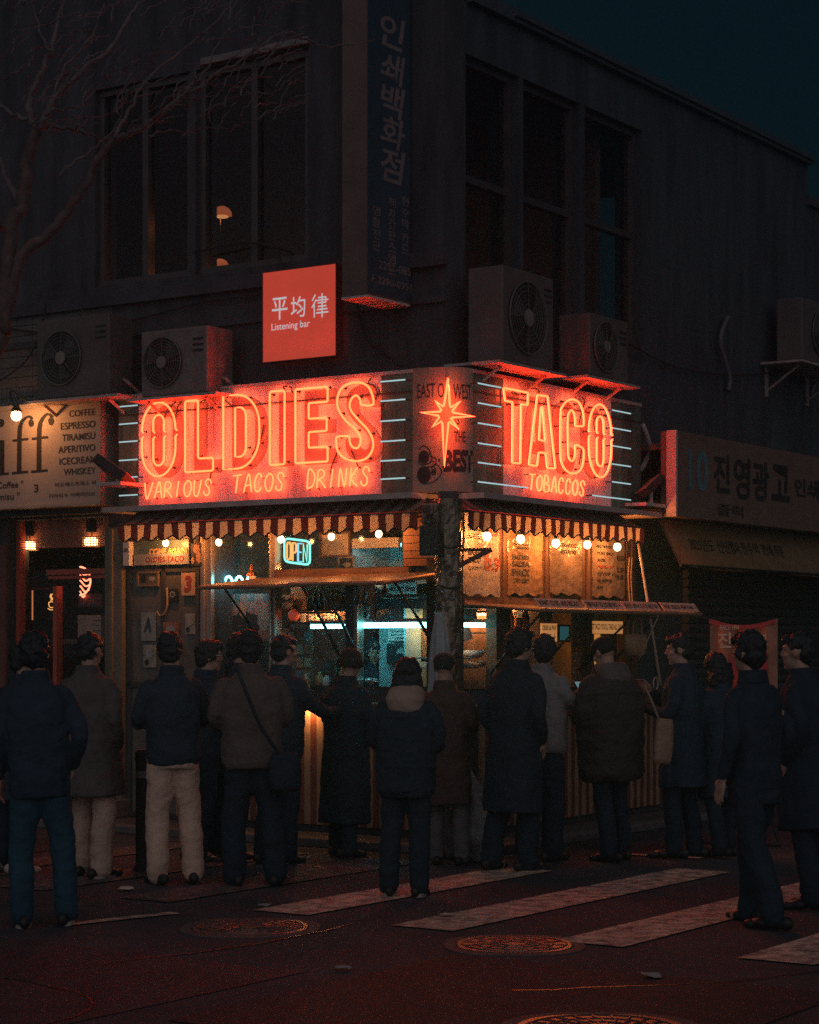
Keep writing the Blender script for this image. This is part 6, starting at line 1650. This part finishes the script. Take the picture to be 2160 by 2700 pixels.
def person(label, px, Z, top, yaw, coat, coat_m, legs_m, shoe_m, hem=.80, wide=1.0, legw=1.0, arms=('front', 'front'), hair='short', hair_m=None, head_yaw=0, nod=0, hood=None, hood_m=None, z0=0.0, stance=.11, seed=0, extra=None, sleeve=1.0, hidden_legs=False, lean=0.0, stride=None):
    X = (px - CX) / F * Z
    H = EYE + (HY - top) / F * Z - z0
    k = H / 1.735
    V = lambda x, y, z: Vector((x * k, y * k, z * k))
    sh = Vector((.18 * wide ** .5, 0, 1.40))
    jr, jl = [[(p[0] * wide ** .4, p[1], p[2]) for p in ARMS[a]] for a in arms]
    jl = [(-p[0], p[1], p[2]) for p in jl]
    RZ = Matrix.Rotation(head_yaw, 3, 'Z') @ Matrix.Rotation(-nod, 3, 'X')
    hc = Vector((0, .02 + .05 * nod, 1.615))
    hp = lambda x, y, z: V(*(hc + RZ @ Vector((x, y, z))))
    # --- body: head, neck, trunk, limbs and hands in one surface
    b = MB()
    b.ell(hp(0, -.012, .022), (.075 * k, .096 * k, .098 * k), 18, RZ); b.ell(hp(0, .030, -.045), (.056 * k, .060 * k, .072 * k), 14, RZ); b.ell(hp(0, .062, -.092), (.026 * k, .026 * k, .022 * k), 10, RZ)
    b.ell(hp(0, .064, .034), (.052 * k, .026 * k, .016 * k), 10, RZ)
    b.tube([hp(0, .080, .022), hp(0, .100, -.012), hp(0, .084, -.024)], [.008 * k, .013 * k, .012 * k], 8); b.ell(hp(0, .100, -.012), .012 * k, 8)
    b.ell(hp(0, .078, -.050), (.024 * k, .014 * k, .008 * k), 8, RZ); b.ell(hp(0, .075, -.064), (.020 * k, .013 * k, .008 * k), 8, RZ)
    for s in (-1, 1):
        b.ell(hp(s * .078, -.012, -.005), (.010 * k, .022 * k, .032 * k), 8, RZ); b.ell(hp(s * .045, .058, -.018), (.022 * k, .020 * k, .018 * k), 8, RZ)
    limbv(b, [V(0, -.015, 1.40), V(0, 0, 1.49), hp(0, -.01, -.06)], [.062 * k, .055 * k, .056 * k])
    b.loft([(0, 0, z * k, rx * k, ry * k) for z, rx, ry in ((.84, .13, .10), (.95, .155, .11), (1.08, .135, .10), (1.25, .145, .105), (1.36, .125, .08), (1.42, .075, .055))], 18)
    st = stance
    sd_ = stride if stride is not None else random.Random(seed + 40).uniform(-.07, .07)
    fy = lambda s: s * sd_
    for s, j in ((1, jr), (-1, jl)):
        limbv(b, [V(s * .135, -.005, 1.35), V(*j[0]), V(*j[1])], [.040 * k, .035 * k, .026 * k])
        d = Vector(j[1]) - Vector(j[0])
        hand(b, V(*j[1]), d, (-s, .0, -.35) if abs(d.z) > .1 else (0, 0, -1), k, .45)
        limbv(b, [V(s * .085, 0, .88), V(s * (st - .01), .02 + fy(s) * .55 + abs(fy(s)) * .15, .49), V(s * st, -.01 + fy(s), .09)], [.082 * k, .05 * k, .036 * k])
        limbv(b, [V(s * st, -.03 + fy(s), .05), V(s * (st + .012), .12 + fy(s), .035)], [.034 * k, .028 * k])
    me = vox(b, .0065, 3); me.materials.append(SKIN); me.name = 'person'
    o = bpy.data.objects.new('person', me); COL.objects.link(o)
    rl = random.Random(seed * 7 + 1)
    o.location = (X, Z, z0); o.rotation_euler = (math.radians(rl.uniform(-3.5, .5)) + lean, math.radians(rl.uniform(-2.2, 2.2)), yaw)
    tag(o, label, 'person', 'people crowding round the taco kiosk')

    def child(name, m, mt, lab=None):
        m.materials.append(mt); m.name = name
        c = bpy.data.objects.new(name, m); COL.objects.link(c); c.parent = o
        if lab: c['label'] = lab
        return c

    # --- upper garment
    g = MB(); w = wide
    if coat == 'jacket': rg = ((hem, .162, .125), (hem + .04, .178, .138), (1.02, .176, .135), (1.2, .188, .145), (1.32, .190, .132), (1.39, .150, .11), (1.45, .088, .083), (1.475, .076, .073))
    elif coat == 'coat': rg = ((hem, .205, .17), (.75, .195, .155), (1.02, .182, .145), (1.2, .190, .145), (1.32, .192, .135), (1.39, .152, .11), (1.45, .088, .084), (1.48, .078, .075))
    else: rg = ((hem, .18, .15), (hem + .05, .215, .18), (1.0, .222, .185), (1.2, .228, .185), (1.32, .215, .165), (1.40, .165, .13), (1.46, .11, .10), (1.51, .098, .095))
    rg = [r for i, r in enumerate(rg) if i == 0 or r[0] > hem]
    g.loft([(0, -.01 if z > 1.1 else 0, z * k, rx * w * k, ry * w * k) for z, rx, ry in rg], 22)
    for s, j in ((1, jr), (-1, jl)):
        q = .85 if coat != 'puffer' else 1.12
        q *= sleeve * w ** .5
        wr = Vector(j[0]).lerp(Vector(j[1]), .93)
        limbv(g, [V(s * .150 * w, -.005, 1.36), V(s * .200 * w ** .6, -.01, 1.27), V(*j[0]), V(*wr)], [.076 * q * k, .073 * q * k, .060 * q * k, .047 * q * k])
    if coat == 'puffer':
        for z in (.95, 1.07, 1.19, 1.31): g.loft([(0, 0, (z - .035) * k, .205 * w * k, .16 * w * k), (0, 0, z * k, .238 * w * k, .19 * w * k), (0, 0, (z + .035) * k, .205 * w * k, .16 * w * k)], 22)
    child({'jacket': 'jacket', 'coat': 'coat', 'puffer': 'padded_coat'}[coat], vox(g, .011, 4, .011, 8, seed * 3.1, 1.0 + (1.0 if coat == 'puffer' else .0)), coat_m)
    # --- collar or hood
    g = MB()
    if hood:
        if hood == 'down':
            g.loft([(0, -.075, 1.30 * k, .06 * k, .035 * k), (0, -.095, 1.36 * k, .125 * k, .065 * k), (0, -.075, 1.44 * k, .145 * k, .095 * k), (0, -.045, 1.50 * k, .135 * k, .105 * k), (0, -.03, 1.535 * k, .115 * k, .095 * k)], 20)
        else:
            g.ell(hp(0, -.03, .01), (.118 * k, .125 * k, .145 * k), 18, RZ); g.loft([(0, -.02, 1.40 * k, .15 * k, .12 * k), (0, -.02, 1.49 * k, .12 * k, .11 * k), (0, -.015, 1.55 * k, .11 * k, .11 * k)], 18)
        child('hood', vox(g, .010, 4, .008, 9, seed + 2), hood_m or coat_m)
    else:
        g.loft([(0, -.012, 1.435 * k, .098 * k, .088 * k), (0, -.014, 1.475 * k, .086 * k, .080 * k), (0, -.012, 1.515 * k, .080 * k, .076 * k)], 20)
        child('collar', vox(g, .009, 3, .003, 9, seed), coat_m)
    # --- trousers and shoes
    if not hidden_legs:
        g = MB(); lw = legw
        g.loft([(0, 0, z * k, rx * k, ry * k) for z, rx, ry in ((.80, .165, .125), (.90, .175, .13), (1.0, .16, .115))], 20)
        for s in (1, -1):
            limbv(g, [V(s * .085, 0, .87), V(s * (.092), .01 + fy(s) * .25, .68), V(s * (st - .005), .018 + fy(s) * .55 + abs(fy(s)) * .15, .48), V(s * st, -.01 + fy(s) * .8, .25), V(s * (st + .004), -.012 + fy(s), .075)], [.098 * k, .090 * lw ** .5 * k, .074 * lw * k, .070 * lw * k, .068 * lw * k])
        child('trousers', vox(g, .010, 4, .009, 8.5, seed * 1.7 + 9, 1.3), legs_m)
        for s in (1, -1):
            g = MB(); a = .18 * s
            for t_, r, zz in ((-.09, .036, .042), (-.02, .042, .048), (.07, .044, .036), (.15, .038, .028)):
                g.ell(V(s * st + t_ * math.sin(a), t_ * math.cos(a) - .005 + fy(s), zz), (r * k, r * 1.35 * k, zz * k), 12)
            child('shoe', vox(g, .009, 3), shoe_m)
    # --- hair or hat
    g = MB(); hm = hair_m or HAIR
    nm = 'hair'
    if hair == 'short':
        g.ell(hp(0, -.022, .040), (.086 * k, .098 * k, .092 * k), 18, RZ); g.ell(hp(0, -.052, .0), (.078 * k, .066 * k, .085 * k), 16, RZ); g.ell(hp(0, .045, .082), (.062 * k, .05 * k, .034 * k), 12, RZ)
    elif hair == 'full':
        g.ell(hp(0, -.022, .042), (.089 * k, .101 * k, .096 * k), 18, RZ); g.ell(hp(0, -.05, -.01), (.080 * k, .068 * k, .090 * k), 16, RZ); g.ell(hp(0, .05, .082), (.068 * k, .052 * k, .042 * k), 12, RZ)
        for s in (-1, 1): g.ell(hp(s * .066, .0, .01), (.026 * k, .05 * k, .05 * k), 10, RZ)
    elif hair == 'bob':
        g.ell(hp(0, -.025, .040), (.094 * k, .104 * k, .096 * k), 18, RZ)
        g.loft([(V(*hc).x, (hc.y - .035) * k, (hc.z + z) * k, rx * k, ry * k) for z, rx, ry in ((-.165, .115, .07), (-.10, .122, .085), (-.03, .112, .085), (.04, .098, .088))], 20)
    elif hair == 'long':
        g.ell(hp(0, -.022, .040), (.090 * k, .102 * k, .094 * k), 18, RZ)
        g.loft([(0, (hc.y - .055) * k, (hc.z + z) * k, rx * k, ry * k) for z, rx, ry in ((-.33, .09, .04), (-.2, .115, .06), (-.08, .108, .07), (.04, .094, .08))], 20)
    elif hair == 'beanie':
        nm = 'knit_hat'
        g.ell(hp(0, -.018, .035), (.098 * k, .110 * k, .098 * k), 18, RZ); g.loft([(hp(0, -.015, 0).x, hp(0, -.015, 0).y, hp(0, 0, z).z, rx * k, ry * k) for z, rx, ry in ((-.03, .096, .108), (.0, .106, .118), (.04, .102, .112))], 20)
    elif hair == 'cap':
        nm = 'cap'
        g.ell(hp(0, -.012, .050), (.092 * k, .104 * k, .075 * k), 18, RZ); g.ell(hp(0, .095, .038), (.072 * k, .075 * k, .009 * k), 14, RZ); g.ell(hp(0, -.04, .005), (.085 * k, .078 * k, .05 * k), 14, RZ)
    hmesh = vox(g, .007, 2, .014 if nm == 'hair' else .002, 24, seed)
    # keep the face clear: push hair that covers it back onto the skull
    child(nm, hmesh, hm)
    if extra: extra(o, child, V, k, hp, RZ, **({'fy': fy, 'st': st} if extra.__name__ == 'f' else {}))
    return o, k


JK = cloth('jacket_black', (.030, .046, .062)); CB = cloth('coat_black', (.022, .036, .050)); CG = cloth('coat_grey_tan', (.105, .090, .085)); JG = cloth('jacket_grey_check', (.120, .098, .085)); JN = cloth('jacket_navy', (.026, .046, .066))
SW = cloth('sweater_grey', (.24, .23, .22)); PK = cloth('trousers_khaki', (.62, .44, .32)); PC = cloth('trousers_cream', (.48, .35, .26)); PJ = cloth('jeans_teal', (.022, .066, .094)); PB = cloth('trousers_black', (.020, .033, .046)); PG = cloth('trousers_grey', (.12, .12, .12))
HB = cloth('hood_beige', (.34, .25, .19)); SB = mat('shoe_black', (.02, .02, .02), .5); SC = mat('shoe_pale', (.42, .36, .31), .6, var=.2); PU = cloth('padded_brown', (.055, .046, .045), ); CP = mat('cap_dark', (.02, .018, .018), .9)


def yaw(d): return math.radians(d)


def soles(m):
    def f(o, child, V, k, hp, RZ, fy=lambda s: 0, st=.115):
        for s in (1, -1):
            g = MB()
            g.loft([(s * st * k, (.03 + fy(s)) * k, z, .046 * k, .135 * k) for z in (.002, .024)], 18)
            me = mesh_from(g, 'sole', []); child('sole', me, m)
    return f


person('person in a dark coat at the left edge, face turned right', 28, 14.8, 1700, yaw(-35), 'coat', JK, PB, SC, hem=.55, hair='full', head_yaw=yaw(-45), seed=1, arms=('pocket', 'pocket'))
person('tall person in a boxy dark jacket and teal blue jeans, nearest at the left', 119, 12.0, 1668, yaw(6), 'jacket', JN, PJ, SB, hem=.76, wide=1.0, legw=1.05, hair='full', seed=2, arms=('pocket', 'down'), extra=soles(SC), stance=.125)
person('person in a grey tan overcoat with rim lit shoulders and cream trousers', 248, 14.5, 1672, yaw(-28), 'coat', CG, PC, SB, hem=.58, wide=1.16, legw=1.2, hair='short', seed=3, arms=('pocket', 'pocket'), nod=.25, extra=soles(SC), stance=.12)
person('person in a dark jacket and loose khaki trousers beside the bollard', 462, 14.1, 1670, yaw(22), 'jacket', JK, PK, SB, hem=.82, wide=1.04, legw=1.14, hair='full', seed=4, arms=('front', 'front'), nod=.1, head_yaw=yaw(-20), stance=.12)
person('person with messy dark hair and glasses, mostly hidden behind the khaki trousers', 520, 15.5, 1690, yaw(-60), 'jacket', JN, PB, SB, hair='full', seed=5, arms=('front', 'pocket'), head_yaw=yaw(-20), extra=lambda o, child, V, k, hp, RZ: child('glasses', mesh_from(MB().tube([hp(.085, -.01, .015), hp(.07, .085, .012), hp(.035, .098, -.005), hp(-.035, .098, -.005), hp(-.07, .085, .012), hp(-.085, -.01, .015)], .004, 6), 'glasses', []), STEEL))
person('dark haired person in profile looking right between two nearer customers', 596, 15.7, 1672, yaw(-65), 'jacket', JK, PB, SB, hair='full', seed=6, arms=('front', 'front'), head_yaw=yaw(-15), nod=.1)
person('broad person in a grey jacket with a black strap across the back', 672, 14.0, 1666, yaw(10), 'jacket', JG, PB, SB, hem=.80, wide=1.16, legw=1.2, hair='full', seed=7, arms=('front', 'front'), stance=.135)
person('person leaning an arm onto the counter right of the strapped grey jacket', 726, 15.4, 1676, yaw(-30), 'jacket', JK, PB, SB, hair='short', seed=8, arms=('reach', 'front'), head_yaw=yaw(-25), wide=1.05)
person('person in a long black coat and round black knit hat', 906, 15.9, 1712, yaw(-38), 'coat', CB, PB, SB, hem=.28, wide=1.08, hair='beanie', hair_m=CP, seed=9, arms=('front', 'front'), nod=.3, z0=0)
person('person with a black bob and a pale beige hood lying on the shoulders', 1066, 13.4, 1738, yaw(-8), 'puffer', CB, PB, SB, hem=.72, wide=1.0, legw=1.1, hair='bob', seed=10, arms=('front', 'front'), hood='down', hood_m=HB, nod=.15, extra=soles(SC))
person('person in a dark cap right in front of the foil wrapped pole', 1186, 15.3, 1722, yaw(-10), 'coat', cloth('coat_rust', (.075, .048, .042)), PG, SB, hem=.5, hair='cap', hair_m=CP, seed=11, arms=('front', 'front'), nod=.2)
person('tall person in a long black coat facing the right counter', 1346, 14.9, 1658, yaw(-42), 'coat', CB, PB, SB, hem=.42, wide=1.06, legw=1.15, hair='full', seed=12, arms=('pocket', 'pocket'), head_yaw=yaw(-10))
person('person in a pale grey sweater behind the tall black coat', 1422, 15.6, 1676, yaw(-35), 'jacket', SW, PB, SB, hem=.83, wide=1.12, legw=1.2, hair='full', seed=13, arms=('reach', 'pocket'), head_yaw=yaw(20))
person('stooping person in a bulky dark padded coat and cap at the right counter', 1622, 15.6, 1680, yaw(35), 'puffer', PU, PB, SB, hem=.62, wide=1.2, hair='cap', hair_m=CP, seed=14, arms=('front', 'front'), nod=.45, hood='down', hood_m=cloth('hood_grey', (.14, .12, .11)), head_yaw=yaw(10))
person('person with a lit face in sharp profile looking left', 1800, 15.8, 1674, yaw(68), 'coat', JN, PB, SB, hem=.55, wide=1.08, hair='short', seed=15, arms=('phone', 'front'), head_yaw=yaw(16), nod=.12)
person('shorter person with smooth dark hair and a black face mask between taller people', 1906, 15.9, 1722, yaw(35), 'coat', JN, PB, SB, hem=.5, hair='bob', seed=16, arms=('front', 'front'), head_yaw=yaw(-80),
       extra=lambda o, child, V, k, hp, RZ: child('face_mask', vox(MB().ell(hp(0, .052, -.055), (.066 * k, .056 * k, .056 * k), 14, RZ), .008, 2), CP))
person('large dark figure nearest at the right, seen from behind', 2004, 12.0, 1668, yaw(40), 'jacket', CB, PB, SB, hem=.72, wide=.95, legw=1.05, hair='full', seed=17, arms=('pocket', 'down'), stance=.09, stride=.17)
person('dark figure cut by the right edge with a faintly lit face turned left', 2146, 12.8, 1668, yaw(62), 'coat', CB, PB, SB, hem=.5, wide=1.15, hair='short', seed=18, arms=('pocket', 'pocket'))
person('kitchen worker with long dark hair facing out of the serving window', 980, 18.1, 1684, yaw(178), 'jacket', JK, PB, SB, hair='long', seed=19, arms=('front', 'front'), nod=.3, z0=.09, hidden_legs=True)

# ------------------------------------------------------------------ things people carry
def strap_bag(name, label, cat, pts, r, boxc, size, m, rz, roll=0):
    b = Vector(boxc)
    t = Thing(name, label, cat, 'W', b)
    R_ = Matrix.Rotation(rz, 3, 'Z') @ Matrix.Rotation(roll, 3, 'Y')
    g = MB(); g.loft([(0, 0, z * size[2] / 2, size[0] / 2 * s, size[1] / 2 * s) for z, s in ((-1, .8), (-.8, 1), (.0, 1.04), (.7, .95), (1, .72))], 18)
    g.v = [tuple(b + R_ @ (Vector(v) + Vector((0, .012 * noise.noise((v[0] * 14, v[2] * 11, 1)), 0)))) for v in g.v]
    t.part('pouch', g, m, smooth=True)
    g = MB(); g.tube(smooth_line([tuple(p) for p in pts], 5), r, 6); t.part('strap', g, m)


P = lambda px, py, Z: at(px, py, Z)
strap_bag('crossbody_bag', 'black bag worn at the hip of the broad grey jacket', 'bag', [P(606, 1735, 13.93), P(628, 1772, 13.80), P(655, 1840, 13.77), P(690, 1920, 13.78), P(735, 1985, 13.83), P(760, 2010, 13.92)], .013, P(752, 2035, 13.88), (.22, .12, .26), CB, math.radians(20))
strap_bag('tote_bag', 'tan tote bag dangling between the padded coat and the lit profile', 'bag', [P(1700, 1808, 15.4), P(1722, 1856, 15.35), P(1738, 1898, 15.35)], .009, P(1751, 1955, 15.35), (.16, .07, .34), cloth('tote_tan', (.34, .22, .15)), math.radians(30), math.radians(6))

rs = random.Random(21)
for k, (px, py, lab) in enumerate(((700, 2395, 'crumpled paper scrap on the road behind the left manhole cover'), (1180, 2420, 'pale flattened cup lying between two crossing stripes'), (905, 2560, 'small paper scrap in the foreground road between the manholes'), (330, 2350, 'cigarette packet scrap on the road by the bollard'), (1720, 2580, 'torn receipt lying on the road near the right manhole'))):
    x, y = ground(px, py); g = MB(); n = 9
    g.add([(x + .055 * math.cos(2 * PI * i / n) * rs.uniform(.6, 1.2), y + .055 * math.sin(2 * PI * i / n) * rs.uniform(.6, 1.2), .012 + .018 * rs.random()) for i in range(n)] + [(x, y, .03)], [(i, (i + 1) % n, n) for i in range(n)])
    solo('paper_scrap', lab, 'litter', g, PAPER if k % 2 else mat('litter_grey', (.30, .28, .26), .8), 'W', (x, y, .01))
for k, (px, Z, r, h, lab) in enumerate(((1216, 15.7, .15, .80, 'tall pale plastic bag slumped at the foot of the foil wrapped pole'), (1254, 15.5, .12, .50, 'shorter pale plastic bag beside the tall one at the pole'))):
    c = at(px, 1697, Z); g = MB(); n = 30; m_ = 26; vs = []
    for j in range(m_ + 1):
        u_ = j / m_; rr = r * (.75 + .45 * math.sin(PI * min(1, u_ * 1.15)) - .45 * u_ ** 3)
        for i in range(n):
            a = 2 * PI * i / n; q_ = rr * (1 + .30 * noise.noise((math.cos(a) * 2.2, math.sin(a) * 2.2, u_ * 4 + k * 7)) + .12 * noise.noise((math.cos(a) * 6, math.sin(a) * 6, u_ * 12)))
            vs.append((c.x + q_ * math.cos(a), c.y + q_ * math.sin(a), .01 + h * u_))
    g.add(vs, [(j * n + i, j * n + (i + 1) % n, (j + 1) * n + (i + 1) % n, (j + 1) * n + i) for j in range(m_) for i in range(n)] + [tuple(range(n - 1, -1, -1)), tuple(range(m_ * n, (m_ + 1) * n))])
    solo('plastic_bag', lab, 'plastic bag', g, film('bag_plastic', (.30, .32, .31), .3, .3), 'W', (c.x, c.y, 0), 'plastic bags at the foot of the pole', smooth=True)
# clutter in the serving window
t = Thing('hanging_bag', 'crinkled silver bag hanging beside the teal post over the counter', 'bag', 'L', (Lx(962, 1600, -.15), .15, 2.0)); c = L(962, 1600, -.15); mb = MB()
mb.loft([(c[0] + .01 * math.sin(j * 2), .15, c[1] - .16 + .04 * j, .035 + .02 * math.sin(j * .6), .015 + .006 * math.cos(j * 3)) for j in range(8)], 12); t.part('pouch', mb, STEEL); mb = MB(); mb.tube([(c[0], .15, c[1] + .12), (c[0], .15, 2.19)], .004, 5); t.part('cord', mb, DARKP)
for k, (px, lab) in enumerate(((1000, 'stack of paper cups on top of the oven, nearest the post'), (1030, 'second stack of paper cups on top of the oven'), (1058, 'shorter stack of paper cups at the right on top of the oven'))):
    c = L(px, 1564, -.62); mb = MB()
    for j in range(5 - k): mb.lathe((c[0], .62, c[1] + .004 + .018 * j), [(.028, 0), (.038, .085), (.036, .085), (.026, .006)], 14)
    solo('paper_cups', lab, 'cups', mb, WHITEP, 'L', (c[0], .62, c[1]), 'cup stacks on the oven', smooth=True)
for k, (px, m_, lab) in enumerate(((842, BC, 'amber jar on the sill under the short teal lamp'), (862, WHITEP, 'white tub on the sill under the short teal lamp'), (884, BG, 'dark bottle on the sill under the short teal lamp'), (905, BC, 'amber bottle on the sill beside the dark post'))):
    x = Lx(px, 1780, -.15); h = (.12, .09, .2, .18)[k]; mb = MB(); mb.lathe((x, .15, 1.283), [(.034, 0), (.036, .01), (.036, h * .65), (.016, h * .85), (.016, h)], 16); solo('jar', lab, 'jar', mb, m_, 'L', (x, .15, 1.283), 'jars on the kiosk sill', smooth=True)

bpy.data.scenes.remove(BENCH)

# ------------------------------------------------------------------ added haze: veils the darks in teal, spreads the signs' glow
hz_ = MB().box(-60, 60, -12, 70, -1.2, 14)
hzm = bpy.data.materials.new('haze_veil'); hzm.use_nodes = True
hn = hzm.node_tree; hn.nodes.clear()
pv = hn.nodes.new('ShaderNodeVolumePrincipled'); ho = hn.nodes.new('ShaderNodeOutputMaterial')
pv.inputs['Color'].default_value = (.15, .72, 1, 1); pv.inputs['Density'].default_value = .007; pv.inputs['Anisotropy'].default_value = .7
hn.links.new(pv.outputs[0], ho.inputs['Volume'])
solo('haze', None, None, hz_, hzm, 'W', kind='stuff')
S.cycles.volume_bounces = 0
